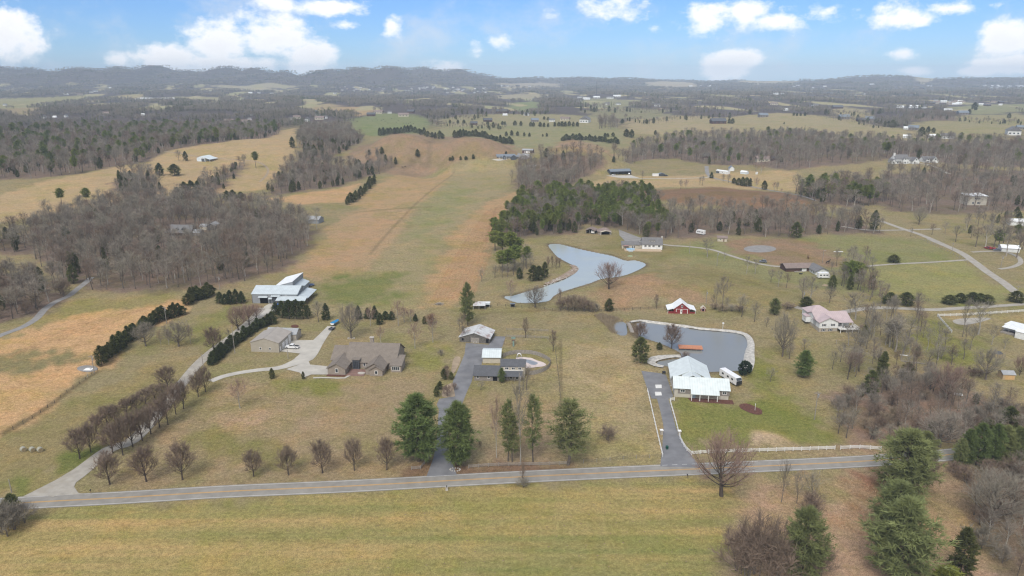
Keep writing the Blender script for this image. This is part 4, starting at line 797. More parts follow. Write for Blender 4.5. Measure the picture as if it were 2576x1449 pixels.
T('cedar', 'b', 2400, 835, 782, 60, 'small weedy conifer', 'on the lower pond lawn'); T('shrub', 'D', 1200, 215, 20, 240, 'brown bush', 'at the dock foot', 1)
T('softpine', 'b', 1210, 1085, 975, 62, 'small green pine', 'before the dark-roofed house', 1); T('yard', 'b', 1396, 1138, 955, 120, 'grey-green lichened bare tree', 'right of the dark-roofed house', 0); T('yard', 'b', 1054, 1142, 1070, 70, 'small bare tree', 'before the dark-roofed house', 0)
many('shrub', 'b', 'brown clipped bush', 'at the drive island', [(805, 1188, 1110, 95), (850, 1145, 1090, 50), (795, 1020, 960, 60), (800, 1060, 990, 60)], var=1)
many('cedar', 'b', 'low ragged evergreen', 'on the stony drive bank', [(775, 1060, 980, 50), (745, 1135, 1075, 60), (720, 1190, 1110, 50), (830, 1060, 1005, 40)])
T('softpine', 'e', 585, 575, 85, 385, 'largest dark green pine', 'left of the road gate', 1); T('softpine', 'e', 882, 605, 145, 300, 'bushy dark green pine', 'right of the road gate', 1)
T('yard', 'e', 1172, 548, 110, 110, 'tall thin bare tree', 'in the fence line behind the split rails', 1); T('thinpine', 'e', 1258, 575, 120, 130, 'slim bright green pine', 'in the fence line behind the split rails', 0); T('thinpine', 'e', 1290, 578, 240, 150, 'shorter slim pine', 'in the fence line behind the split rails', 2)
T('forest', 'e', 1352, 600, -40, 150, 'tallest leafless tree', 'in the fence line behind the split rails', 2); T('thinpine', 'e', 1446, 578, 80, 150, 'thin see-through pine', 'in the fence line behind the split rails', 0); T('thinpine', 'e', 1712, 603, 125, 320, 'wide hazy blue-green pine', 'at the right end of the split rails', 0)
T('shrub', 'e', 1045, 466, 420, 34, 'little bare bush', 'behind the right gate pine'); T('slim', 'e', 1370, 757, 590, 45, 'slim brown sapling', 'on the field side of the road', 0); T('shrub', 'e', 1375, 772, 705, 110, 'low grey bush', 'round the sapling on the field verge', 0)
T('shrub', 'e', 2000, 410, 320, 160, 'broad grey-brown bush', 'on the lawn before the white rail fence', 1)
# lower right
T('cedar', 'd', 95, 950, 815, 130, 'ragged ivy-green conifer', 'in the bush clump at the left road edge', 0)
many('shrub', 'd', 'dense brown bush', 'at the left road edge', [(20, 1090, 880, 190), (110, 1090, 900, 220), (190, 1040, 900, 170), (60, 1140, 960, 220), (-60, 1100, 880, 260)], None, 0)
T('spread', 'f', 292, 838, 395, 460, 'huge round russet tree', 'on the field verge of the road', 1)
T('yard', 'f', 745, 882, 560, 110, 'upright bare tree', 'in the tan brush below the road', 0); T('yard', 'f', 860, 892, 640, 95, 'thin dark bare tree', 'in the tan brush below the road', 0); T('yard', 'f', 965, 900, 645, 150, 'forked bare tree', 'in the tan brush below the road', 0); T('shrub', 'f', 985, 985, 820, 190, 'dark ivy-clad bush', 'under the forked tree', 1)
T('softpine', 'f', 1650, 835, 335, 400, 'tall dense pine', 'at the road bend', 2); T('softpine', 'f', 1800, 640, 350, 190, 'blue-green pine', 'behind the road bend pine', 0); T('shrub', 'f', 1850, 740, 560, 220, 'dark tangled bush', 'beside the road bend pine', 1)
T('softpine', 'f', 1590, 1120, 725, 330, 'pale yellow-green pine', 'standing behind the nearest big pine', 0); T('softpine', 'f', 1620, 1480, 860, 500, 'nearest big pine', 'in the tan brush at the bottom', 2); T('slim', 'f', 1680, 1010, 850, 50, 'dead grey stem', 'beside the pale pine', 0)
T('softpine', 'f', 890, 1470, 930, 320, 'mid-green pine', 'rising from the bushes at the bottom', 2)
many('shrub', 'f', 'dark twiggy bush', 'in the big clump by the field corner', [(430, 1400, 1090, 330), (560, 1420, 1000, 330), (680, 1440, 1060, 330), (500, 1480, 1180, 330), (680, 1500, 1200, 330), (1050, 1470, 1230, 250)], 'bushes by the field corner', 1)
T('cedar', 'f', 2085, 1430, 1065, 235, 'dark upright cedar', 'near the bottom right corner', 1); T('gold', 'f', 1985, 1560, 1365, 260, 'bright yellow-green conifer', 'at the bottom edge')
many('softpine', 'f', 'grey-green pine', 'in the group across the road bend', [(2130, 610, 330, 150), (2215, 605, 285, 190), (2330, 600, 290, 160), (2400, 595, 300, 160), (2500, 600, 310, 170), (2590, 590, 330, 190), (2080, 620, 400, 110)])
T('cedar', 'f', 2450, 335, 160, 190, 'dark open cedar', 'behind the grey-green pines', 1); T('cedar', 'f', 2300, 320, 250, 110, 'low dark cedar', 'behind the grey-green pines', 0)
T('spread', 'f', 2330, 1060, 665, 430, 'large tan twiggy tree', 'in the bottom right wood', 0); T('spread', 'f', 1940, 470, 205, 330, 'pale tan twiggy tree', 'behind the road bend', 0)
many('shrub', 'f', 'dark bramble bush', 'along the road bend verge', [(2150, 740, 620, 180), (2330, 700, 580, 200), (2480, 740, 560, 220), (2050, 660, 580, 120)], None, 1)
# middle right
T('spread', 'c', 752, 888, 585, 185, 'tall vase-shaped bare tree', 'on the slope left of the pink-roofed house', 0); T('yard', 'c', 805, 905, 785, 90, 'small bare tree', 'at the foot of the vase-shaped tree', 0); T('yard', 'c', 920, 850, 750, 80, 'thin bare tree', 'on the slope before the pink-roofed house', 0); T('yard', 'c', 660, 1078, 968, 85, 'small purplish bare tree', 'on the lawn beside the motorhome', 0)
T('softpine', 'c', 912, 1045, 845, 150, 'full green pine', 'on the slope below the pink-roofed house', 1); T('softpine', 'c', 690, 572, 450, 85, 'small green pine', 'above the lower pond', 2); T('holly', 'c', 467, 1022, 922, 105, 'glossy round evergreen', 'at the pond corner beside the motorhome')
T('yard', 'c', 445, 588, 415, 115, 'airy bare tree', 'behind the lower pond', 0); T('yard', 'c', 540, 625, 470, 95, 'dark bare tree', 'behind the lower pond', 0); T('yard', 'c', 630, 665, 585, 50, 'thin bare tree', 'above the pond bank', 0)
many('forest', 'c', 'slender grey bare tree', 'in the fence row beside the red barn', [(250, 528, 330, 70), (298, 538, 275, 110), (332, 540, 440, 50), (225, 520, 420, 50)])
many('shrub', 'c', 'brown scrub bush', 'in the fence row beside the red barn', [(240, 535, 490, 80), (300, 545, 500, 100), (370, 545, 500, 90), (420, 548, 505, 90)], 'scrub beside the red barn')
T('forest', 'c', 900, 475, 285, 110, 'vase-shaped bare tree', 'beside the lane pole', 0); T('forest', 'c', 955, 495, 275, 130, 'bushy bare tree', 'beside the lane pole', 2); T('cedar', 'c', 930, 515, 435, 110, 'dark ivy-covered stump tree', 'beside the lane pole', 0); T('shrub', 'c', 790, 522, 485, 130, 'dark hedge bush', 'at the parking end of the lane', 1); T('yard', 'c', 1105, 485, 355, 110, 'leaning bare tree', 'behind the pink-roofed house', 0)
many('forest', 'c', 'grey bare tree', 'on the slope below the brown ranch house', [(665, 328, 230, 70), (720, 362, 240, 75), (780, 372, 255, 70)])
many('forest', 'c', 'pale bare tree', 'beside the ranch lane', [(482, 262, 128, 60), (545, 265, 150, 65), (185, 138, -5, 120), (312, 168, 98, 40)], var=2)
many('pine', 'c', 'tall bare-trunked pine', 'in the clump right of the ranch house', [(1218, 305, 172, 75), (1255, 350, 165, 95), (1290, 345, 170, 105), (1325, 320, 180, 85)])
many('forest', 'c', 'grey bare tree', 'right of the brown ranch house', [(1150, 320, 230, 80), (1320, 385, 280, 110), (1365, 405, 310, 70), (1120, 250, 170, 50)])
T('cedar', 'c', 1590, 178, 118, 92, 'flat round cedar', 'alone in the upper pasture', 2)
many('cedar', 'c', 'round dark cedar', 'on the fence line above the curved lane', [(1560, 492, 403, 112), (1685, 500, 402, 120)], var=2)
many('cedar', 'c', 'round dark cedar', 'in the clump on the far right fence line', [(2010, 492, 422, 105), (2090, 482, 408, 95), (2185, 487, 402, 110), (2240, 480, 410, 90), (2295, 490, 420, 105)], var=2)
T('cedar', 'c', 2515, 475, 392, 115, 'round dark cedar', 'beside the ridge road at the frame edge', 2); T('yard', 'c', 1765, 518, 428, 60, 'small bare tree', 'by the curved lane', 0)
many('forest', 'c', 'grey bare tree', 'right of the pink-roofed house', [(1262, 595, 470, 70), (1302, 608, 400, 190), (1375, 645, 490, 110), (1410, 695, 520, 110), (1442, 740, 560, 90), (1490, 728, 600, 80)])
many('forest', 'c', 'lichen-grey bare tree', 'in the gully right of the pink-roofed house', [(1560, 815, 610, 170), (1605, 850, 590, 230), (1665, 870, 680, 150), (1530, 800, 660, 110)], var=2)
many('forest', 'c', 'thin bare tree', 'before the white mobile home', [(2112, 740, 450, 90), (2130, 790, 640, 70), (2168, 838, 650, 90), (2230, 720, 470, 210), (2330, 800, 650, 90), (2430, 830, 740, 60)])
many('yard', 'c', 'rounded bare tree', 'on the slope before the thicket', [(1255, 1005, 820, 200), (1330, 1000, 830, 170), (1470, 1005, 850, 120), (1845, 970, 820, 120), (1950, 905, 810, 110), (2030, 935, 830, 110)], var=0)
many('spread', 'c', 'dark rounded bare tree', 'on the thicket edge below the mobile home', [(2285, 1060, 830, 220), (1990, 1235, 945, 240), (1860, 1168, 975, 140), (2540, 1030, 880, 100)])
T('cedar', 'c', 1410, 1172, 990, 130, 'olive green cedar', 'rising from the thicket', 0); T('cedar', 'c', 1690, 1060, 930, 120, 'black-green cedar', 'rising from the thicket', 0); T('cedar', 'c', 1500, 1060, 850, 110, 'brownish cedar', 'at the top of the thicket', 1)
many('shrub', 'c', 'dark bush', 'along the fence right of the thicket', [(2090, 1030, 975, 90), (2170, 1035, 970, 110), (2230, 1035, 985, 90)], None, 1)
many('cedar', 'i', 'dark cedar', 'before the east wood', [(855, 1330, 1212, 85), (1440, 1275, 1125, 75)]); T('spread', 'i', 1782, 1232, 1100, 100, 'rounded bare tree', 'above the ridge road', 0); many('forest', 'i', 'bare tree', 'beside the ridge road', [(2060, 1362, 1235, 95), (1880, 1310, 1225, 60), (1980, 1300, 1210, 60), (1720, 1320, 1250, 40)])
many('forest', 'i', 'grey bare tree', 'round the white roof at the right edge', [(2210, 1400, 1250, 120), (2280, 1410, 1230, 130), (2350, 1400, 1240, 120), (2440, 1470, 1260, 130), (2520, 1480, 1290, 140), (2560, 1420, 1300, 120), (2420, 1370, 1190, 120)])
many('pine', 'i', 'hazy green pine', 'near the white roof at the right edge', [(2380, 1400, 1270, 80), (2520, 1340, 1230, 70)])
T('forest', 'i', 148, 935, 862, 45, 'small bare tree', 'in the tan field by the valley lane', 0); T('spruce', 'i', 217, 882, 835, 32, 'small dark conifer', 'at the valley lane turn')
many('cedar', 'i', 'dark bushy conifer', 'in the clump by the valley lane', [(385, 922, 878, 40), (420, 934, 880, 45), (450, 940, 872, 50), (480, 944, 876, 50), (508, 944, 882, 40)])
many('yard', 'i', 'small bare tree', 'along the valley lane', [(305, 912, 850, 35), (345, 915, 850, 45), (552, 968, 880, 45), (690, 978, 910, 40), (712, 982, 905, 35), (746, 988, 960, 22)]); T('cedar', 'i', 615, 968, 900, 45, 'reddish cedar', 'along the valley lane')
many('yard', 'i', 'round bare tree', 'at the far field edge', [(550, 830, 770, 60), (590, 845, 770, 70)])
T('yard', 'h', 2270, 895, 820, 40, 'round bare tree', 'before the dark open shed'); many('yard', 'h', 'round bare tree', 'in the tan field behind the pine wood', [(2560, 965, 890, 45), (2600, 960, 895, 40)])
# left hill
T('yard', 'g', 1352, 752, 665, 60, 'bare tree', 'left of the white hill barn', 0); T('cedar', 'g', 1402, 752, 678, 38, 'narrow dark cedar', 'left of the white hill barn'); T('cedar', 'g', 1207, 862, 768, 80, 'grey-brown cedar', 'on the tan hillside', 1); T('cedar', 'g', 1320, 862, 775, 92, 'dark round cedar', 'on the tan hillside', 2)
T('pine', 'g', 1932, 805, 682, 62, 'lone tall pine', 'at the bend of the hill track', 1); T('cedar', 'g', 2207, 652, 570, 48, 'dark cedar', 'at the top right of the tan hill', 0); T('pine', 'g', 468, 1095, 958, 78, 'flat-topped pine', 'above the west wood', 1); T('pine', 'g', 662, 1095, 955, 78, 'flat-topped dark pine', 'in the hollow below the tan hill', 1)
many('cedar', 'g', 'dark rounded cedar', 'in the clump below the hill track', [(1345, 1045, 950, 70), (1400, 1040, 910, 90), (1450, 1030, 900, 90), (1500, 1040, 905, 80), (1715, 1050, 975, 70), (1760, 1050, 970, 70), (1820, 1050, 985, 80)])
row('cedar', 'h', [(35, 1085), (90, 1060), (160, 1010), (215, 950), (260, 900)], 12, 65, 46, 'dark cedar', 'in the diagonal fence row beside the strip', 'cedars in the diagonal fence row')
row('cedar', 'h', [(280, 565), (400, 548), (540, 540), (650, 570), (775, 588)], 19, 52, 40, 'dark cedar', 'in the windbreak behind the left knoll', 'cedars behind the left knoll')
row('cedar', 'h', [(840, 578), (960, 562), (1080, 572), (1180, 605), (1300, 630)], 20, 48, 42, 'dark cedar', 'in the windbreak behind the right knoll', 'cedars behind the right knoll')
row('cedar', 'h', [(1660, 600), (1760, 590), (1870, 600), (1990, 612), (2100, 625)], 18, 42, 40, 'green conifer', 'behind the small knoll', 'conifers behind the small knoll')
many('cedar', 'h', 'dark cedar', 'in the saddle before the knolls', [(575, 720, 662, 38), (820, 750, 720, 22), (840, 748, 712, 25), (900, 745, 715, 22), (940, 742, 715, 28), (995, 735, 700, 30), (305, 700, 645, 35), (270, 705, 665, 25), (210, 705, 668, 30)])
T('spruce', 'H', 880, 268, 195, 70, 'dark conifer', 'behind the house at the strip end'); T('spruce', 'h', 2055, 760, 715, 28, 'dark conifer', 'behind the dark open shed'); T('yard', 'i', 130, 935, 870, 25, 'tiny bare tree', 'in the tan field by the valley lane', 0)
# hedgerow and field trees on the valley floor
FT = [(880, 470, 30), (925, 470, 30), (1105, 478, 30), (1215, 480, 30), (1235, 480, 28), (1310, 485, 38), (1355, 488, 38), (1430, 492, 36), (1450, 492, 34), (1500, 495, 38), (1530, 496, 34), (1560, 495, 30), (1610, 492, 36), (1640, 490, 34), (1665, 492, 40), (1690, 492, 38), (1720, 490, 38), (1750, 492, 36), (1780, 492, 36),
      (1245, 565, 36), (1285, 560, 40), (1330, 562, 34), (1380, 565, 30), (1420, 568, 30), (1550, 568, 28), (1520, 568, 20), (1990, 570, 30), (2010, 572, 30), (2050, 570, 34), (2120, 470, 36), (820, 470, 30), (1530, 440, 26), (1560, 445, 26), (2150, 570, 60), (2190, 575, 60), (2370, 555, 36)]
many('cedar', 'h', 'dark round field cedar', 'dotted over the green valley field', [(x, y, y-q, q*.85) for x, y, q in FT], 'field cedars on the valley floor')
FT2 = [(838, 410, 26), (862, 412, 24), (890, 412, 24), (922, 412, 28), (1800, 565, 70), (1850, 540, 50), (1890, 540, 40), (2460, 430, 40), (350, 470, 40), (375, 470, 40), (505, 400, 36), (765, 475, 18), (2200, 370, 60), (2160, 400, 40), (1580, 500, 60), (1550, 495, 45)]
many('cedar', 'i', 'dark round field cedar', 'dotted over the tan eastern fields', [(x, y, y-q, q*.8) for x, y, q in FT2], 'field cedars in the eastern fields')

HEDGE = []                        # far too many and small to stand apart: one mass
def hedgerow(r, pts, n, hz):
    P = smooth_open([Z(r, *p) for p in pts], 6); sl_ = np.concatenate([[0], np.cumsum(np.hypot(*np.diff(P, axis=0).T))])
    for i in range(n):
        q = (i+rng.uniform())/n*sl_[-1]; x, y, z = ground(np.interp(q, sl_, P[:, 0]), np.interp(q, sl_, P[:, 1])+rng.normal()*1.5); HEDGE.append((x, y, z, hz/3*rng.uniform(.5, 1.3)*m_per(x, y, z), 'forest' if rng.uniform() < .8 else 'cedar'))
for pts, n in (([(640, 442), (760, 432), (950, 442), (1100, 425)], 26), ([(690, 492), (900, 500), (1250, 508)], 26), ([(1130, 398), (1350, 405), (1560, 398)], 26), ([(1800, 380), (2100, 385), (2500, 390)], 36), ([(2130, 430), (2300, 470), (2560, 440)], 22), ([(560, 400), (800, 405), (1100, 400)], 22)): hedgerow('h', pts, n*2, 36)
for pts, n in (([(1080, 432), (1260, 452), (1440, 470), (1620, 492), (1760, 522)], 30), ([(0, 437), (200, 430), (420, 425)], 20), ([(2080, 452), (2300, 470), (2560, 470)], 24), ([(1330, 480), (1480, 500), (1600, 500)], 18), ([(1060, 400), (1250, 410), (1500, 400)], 22)): hedgerow('i', pts, n*2, 36)
# ---------------------------------------------------------------- woods: the nearest trees stand as objects, the rest are one mass per wood
PLACE = {'west': 'in the grey wood behind the straw field', 'stream': 'beside the stream at the left edge', 'hollow': 'in the hollow below the tan hill', 'hedge_left': 'in the hedgerow across the tan hill', 'ridge': 'in the dark wood behind the tan hill',
         'gully': 'in the gully wood left of the strip', 'centre': 'in the grey wood right of the strip', 'pines': 'in the green wood behind the upper pond', 'east': 'in the grey wood behind the riding ring', 'grove': 'in the tall grove above the ridge road', 'far_east': 'in the open wood at the right', 'band': 'in the long wood below the eastern fields', 'thicket': 'in the thicket before the mobile home', 'corner': 'in the bottom right wood', 'draw': 'in the scrubby draw before the mobile home', 'slope': 'on the slope above the pink-roofed house', 'ring_side': 'beside the clump right of the ranch house', 'edge': 'in the open ground beyond the ridge road', 'clump': 'in the grey clump on the valley field', 'block': 'in the grey block among the eastern fields'}
KEEP = [(452, 594, 66, 24), (530, 588, 26, 18), (2270, 410, 60, 14), (2350, 415, 60, 10), (2375, 515, 40, 18), (1560, 440, 40, 22), (785, 553, 24, 12)]      # clearings round houses
KXY = []
for px, py, a, b_ in KEEP: KXY.append(np.array([ground(px+a*c_, py+b_*s_)[:2] for c_, s_ in ((-1, 0), (-.7, .7), (0, 1), (.7, .7), (1, 0), (.7, -.7), (0, -1), (-.7, -.7))]))
cand_b, cand_e = [], []
for nm, P, ev, sp, hh in WOODS:
    A = WOODXY[nm]; lo, hi = A.min(0), A.max(0)
    xs = np.arange(lo[0], hi[0], sp); ys = np.arange(lo[1], hi[1], sp)
    X, Y = np.meshgrid(xs, ys); X = X.ravel()+rng.uniform(-.46, .46, X.size)*sp; Y = Y.ravel()+rng.uniform(-.46, .46, Y.size)*sp
    s = poly_sd(A, X, Y) + vnoise(X, Y, 40, 77)*5; k = (s < 0) & (np.abs(X/np.maximum(Y, 1)) < 0.9)
    for K_ in KXY: k &= poly_sd(K_, X, Y) > 0
    X, Y = X[k], Y[k]
    if nm in ('far_east',): k = rng.uniform(size=len(X)) < 0.8; X, Y = X[k], Y[k]
    Zc = np.atleast_1d(H(X, Y)); e = rng.uniform(size=len(X)) < np.clip(ev*(1+1.3*vnoise(X, Y, 60, 31)), 0, .97)
    for x, y, z, q in zip(X, Y, Zc, e):
        sc_ = hh*rng.uniform(.72, 1.18); dd = math.hypot(x, y); vis = abs(x/(y*math.cos(PITCH)+CAM_H*math.sin(PITCH))) < TANH*1.0 and y > 150
        (cand_e if q else cand_b).append((sc_/dd if vis else -1, x, y, z, sc_, nm))
cand_b.sort(reverse=True); cand_e.sort(reverse=True)
NB, NE = 190, 130
MASS = {'hedge': HEDGE}
for lst, N, ev in ((cand_b, NB, 0), (cand_e, NE, 1)):
    for i, (q, x, y, z, sc_, nm) in enumerate(lst):
        if ev: kind = ('pine' if nm in ('pines', 'grove', 'ridge', 'band') and rng.uniform() < .7 else 'cedar')
        else: kind = 'shrub' if nm in ('thicket', 'corner', 'stream') and rng.uniform() < .35 else 'forest'
        if kind == 'cedar': sc_ *= .62
        if kind == 'shrub': sc_ *= .6
        if i < N and q > 0:
            s_ = sc_/PROTO[kind][0]['h']; o = put_tree(kind, x, y, z-.1, s_*rng.uniform(.9, 1.25), s_)
            what = {'pine': 'green pine standing', 'cedar': 'dark cedar standing', 'shrub': 'leafless bush growing', 'forest': 'leafless grey hardwood standing'}[kind]
            o['label'] = what+' '+PLACE[nm]; o['group'] = {'pine': 'pines ', 'cedar': 'cedars ', 'shrub': 'bushes ', 'forest': 'bare trees '}[kind]+PLACE[nm]
        else: MASS.setdefault(nm, []).append((x, y, z-.1, sc_, kind))
# instance prototypes for the masses, kept outside the scene
LIB = {}; LIBN = []
lib = bpy.data.collections.new('tree_library')
def joined(p, name):
    J = TM(); J.V = p['K'].V+p['C'].V; off = p['K'].n; J.F = list(p['K'].F)+[tuple(i+off for i in f) for f in p['C'].F]; J.mi = [0]*len(p['K'].F)+[1]*len(p['C'].F)
    return J.mesh(name, [p['mt'], p['mc']])
def libadd(kind, me, h):
    o = bpy.data.objects.new('%03d_%s' % (len(LIBN), kind), me); lib.objects.link(o); LIB.setdefault(kind, []).append((len(LIBN), h)); LIBN.append(o)
for k in ('forest', 'pine', 'cedar', 'shrub'):
    for p in PROTO[k]: libadd(k, joined(p, k+'_whole'), p['h'])
# patches of far woodland: a few dozen light trees each
def patch(seed, ev, n, wx, wy):
    g = np.random.default_rng(seed); J = TM()
    for i in range(n):
        x, y = g.uniform(-wx, wx), g.uniform(-wy, wy); h = g.uniform(9, 16); b = np.array([x, y, 0])
        e = g.uniform() < ev; r = h*(.24 if not e else .20); m = 60 if not e else 70
        if e:
            u = g.uniform(.1, 1, (m, 1)); an = g.uniform(0, 6.283, (m, 1)); rad = r*(1.1-u)*g.uniform(.3, 1, (m, 1))*1.2
            S = b+np.concatenate([np.cos(an)*rad, np.sin(an)*rad, u*h], 1); d = unit(g.normal(size=(m, 3))+np.array([0, 0, .5])); W = perp(d, g)*.42
            J.tris(S-W, S+W, S+d*1.9, 1)
        else:
            an = g.uniform(0, 6.283, (m, 1)); el_ = g.uniform(-.4, 1.5, (m, 1)); rr = g.uniform(.4, .9, (m, 1))
            S = b+np.concatenate([np.cos(an)*np.cos(el_)*r*rr, np.sin(an)*np.cos(el_)*r*rr, h*.62+np.sin(el_)*h*.32*rr], 1)
            d = unit(np.concatenate([np.cos(an)*.5, np.sin(an)*.5, np.full((m, 1), .9)], 1)+g.normal(size=(m, 3))*.35); W = perp(d, g)*.16
            J.tris(S-W, S+W, S+d*3.0, 0); J.tube(np.array([b, b+[0, 0, h*.7]]), [.22, .08], 3, 2)
    return J.mesh('woodland', [M_twig, M_cedar if seed % 2 else M_spruce, M_bark])
for s in range(4): libadd('patch', patch(40+s, .08, 12, 18, 14), 13)
for s in range(2): libadd('patche', patch(50+s, .8, 12, 18, 14), 13)
def gn_mass(name, pts):
    me = bpy.data.meshes.new(name); me.from_pydata([p[:3] for p in pts], [], [])
    used = sorted({p[3] for p in pts}); remap = {q: i for i, q in enumerate(used)}
    for nm_, ty, fld_, val in (('pick', 'INT', 'value', [remap[p[3]] for p in pts]), ('size', 'FLOAT_VECTOR', 'vector', np.array([p[4] for p in pts], np.float32).ravel()), ('turn', 'FLOAT', 'value', [p[5] for p in pts])):
        me.attributes.new(nm_, ty, 'POINT'); me.attributes[nm_].data.foreach_set(fld_, val)
    o = bpy.data.objects.new(name, me); COL.objects.link(o)
    ng = bpy.data.node_groups.new(name, 'GeometryNodeTree'); ng.interface.new_socket('Geometry', in_out='INPUT', socket_type='NodeSocketGeometry'); ng.interface.new_socket('Geometry', in_out='OUTPUT', socket_type='NodeSocketGeometry')
    N = ng.nodes.new; Lk = ng.links.new; gi = N('NodeGroupInput'); g_o = N('NodeGroupOutput'); jn = N('GeometryNodeJoinGeometry')
    for q in reversed(used):             # joined links are read newest first
        ob = N('GeometryNodeObjectInfo'); ob.inputs['Object'].default_value = LIBN[q]; ob.inputs['As Instance'].default_value = False
        gt = N('GeometryNodeGeometryToInstance'); Lk(ob.outputs['Geometry'], gt.inputs[0]); Lk(gt.outputs[0], jn.inputs[0])
    io = N('GeometryNodeInstanceOnPoints'); io.inputs['Pick Instance'].default_value = True
    def attr(nm, ty): a = N('GeometryNodeInputNamedAttribute'); a.data_type = ty; a.inputs[0].default_value = nm; return next(q for q in a.outputs if q.enabled and q.name == 'Attribute')
    cx = N('ShaderNodeCombineXYZ'); Lk(attr('turn', 'FLOAT'), cx.inputs[2])
    Lk(gi.outputs[0], io.inputs['Points']); Lk(jn.outputs[0], io.inputs['Instance']); Lk(attr('pick', 'INT'), io.inputs['Instance Index']); Lk(attr('size', 'FLOAT_VECTOR'), io.inputs['Scale']); Lk(cx.outputs[0], io.inputs['Rotation'])
    Lk(io.outputs[0], g_o.inputs[0]); md = o.modifiers.new('trees', 'NODES'); md.node_group = ng
    return tag(o, kind='stuff')
def entry(x, y, z, sc_, kind):
    idx, h = LIB[kind][rng.integers(len(LIB[kind]))]; s_ = sc_/h; w_ = s_*rng.uniform(.9, 1.3); return (x, y, z, idx, (w_, w_, s_), rng.uniform(0, 6.28))
for nm, L_ in MASS.items(): gn_mass('woodland', [entry(*q) for q in L_])
# labels of the single trees: kind and place, with an ordinal only where both are shared
ORD = ['first', 'second', 'third', 'fourth', 'fifth', 'sixth', 'seventh', 'eighth', 'ninth', 'tenth', 'eleventh', 'twelfth', 'thirteenth', 'fourteenth', 'fifteenth', 'sixteenth', 'seventeenth', 'eighteenth', 'nineteenth', 'twentieth']
by = {}
for q in TREES: by.setdefault((q[1], q[2]), []).append(q)
for (a, p), L_ in by.items():
    if len(L_) == 1: L_[0][0]['label'] = (a+' '+p).strip(); continue
    if len(L_) > 14:
        for q in L_: q[0]['label'] = a+' '+p; q[0]['group'] = q[0].get('group') or a+' '+p
        continue
    L_.sort(key=lambda q: q[3])
    for i, q in enumerate(L_):
        q[0]['label'] = '%s %s, %s from the left' % (a, p, ORD[i] if i else 'leftmost') if i else '%s %s, leftmost of its row' % (a, p)
        if not q[0].get('group'): q[0]['group'] = a+'s '+p
# ---------------------------------------------------------------- buildings
REG.update({'J': (1920, 850, 15), 'K': (2860, 900, 14.06), 'L': (1680, 640, 15), 'M': (2560, 430, 10), 'N': (440, 620, 10), 'O': (1360, 860, 25), 'P': (2060, 470, 15), 'Q': (540, 430, 15)})
S_ = lambda n, c, k=1.0, r=.55, **q: mat(n, c+(1,), r, .10, .5, spec=.35, kind='seam', k2=k, **q)
C_ = lambda n, c, k=1.0, r=.9, **q: mat(n, c+(1,), r, .12, .6, spec=.15, kind='course', k2=k, **q)
R_galv = S_('roof_galvanised', (.45, .50, .525)); R_white = S_('roof_white_metal', (.72, .735, .735)); R_pale = S_('roof_pale_metal', (.56, .61, .61)); R_rust = mat('roof_rusty', (.50, .51, .51, 1), .7, .12, .6, spec=.3, kind='seam', k2=1.0, col2=(.24, .15, .125, 1))
R_brown = C_('shingle_taupe', (.205, .175, .148), 1.2); R_grey = C_('shingle_grey', (.17, .165, .165), 1.2); R_dark = C_('shingle_charcoal', (.105, .108, .118), 1.2); R_warm = C_('shingle_warm', (.235, .185, .165), 1.2); R_pink = S_('roof_pink_metal', (.43, .345, .345)); R_blue = S_('roof_slate_metal', (.16, .185, .215)); R_green = S_('roof_green_grey', (.17, .21, .20)); R_tan = S_('roof_tan_metal', (.335, .30, .26)); R_ceil = mat('roof_ash', (.30, .31, .32, 1), .8)
W_grey = S_('wall_grey_metal', (.25, .265, .285), 2); W_tan = S_('wall_tan_metal', (.36, .325, .27), 2); W_brick = C_('wall_tan_brick', (.30, .255, .215), 4); W_wood = mat('wall_weathered_wood', (.135, .125, .112, 1), .95, .35, 1.2, spec=.05, kind='seam', k2=5); W_stone = C_('wall_taupe_stone', (.245, .22, .20), 2)
W_white = C_('wall_white_siding', (.72, .73, .72), 1.6); W_red = mat('wall_red_boards', (.22, .035, .035, 1), .85, .15, .8, spec=.1, kind='seam', k2=4); W_cream = C_('wall_cream', (.52, .47, .38), 2); W_block = C_('wall_concrete_block', (.40, .36, .30), 2.5); W_dark = mat('wall_dark', (.055, .06, .065, 1), .8); W_brn = C_('wall_brown', (.11, .065, .055), 2); W_slate = S_('wall_slate', (.075, .085, .10), 2); W_ply = mat('wall_plywood', (.42, .31, .18, 1), .9, .15, .8); W_beige = mat('wall_beige', (.44, .41, .345, 1), .9, .12, .3); W_paleblue = S_('wall_pale_blue', (.60, .66, .70), 2)
M_glass = mat('glass_dark', (.035, .042, .05, 1), .12, .1, 1, spec=.6); M_trim = mat('trim_white', (.74, .73, .71, 1), .6, .05, 1); M_black = mat('opening_dark', (.012, .012, .014, 1), .9, .1, 1, spec=.05); M_steel = mat('trim_dark', (.07, .075, .085, 1), .5, .1, 1); M_wood = mat('timber_brown', (.20, .14, .10, 1), .9, .25, 2, spec=.1); M_grwood = mat('timber_grey', (.27, .245, .215, 1), .95, .25, 1.5, spec=.1); M_deck = mat('timber_orange', (.46, .20, .11, 1), .8, .15, 1.5); M_stone2 = mat('stone_pale', (.42, .39, .35, 1), .9, .2, 2); M_shut = mat('shutter_dark', (.04, .05, .07, 1), .7)
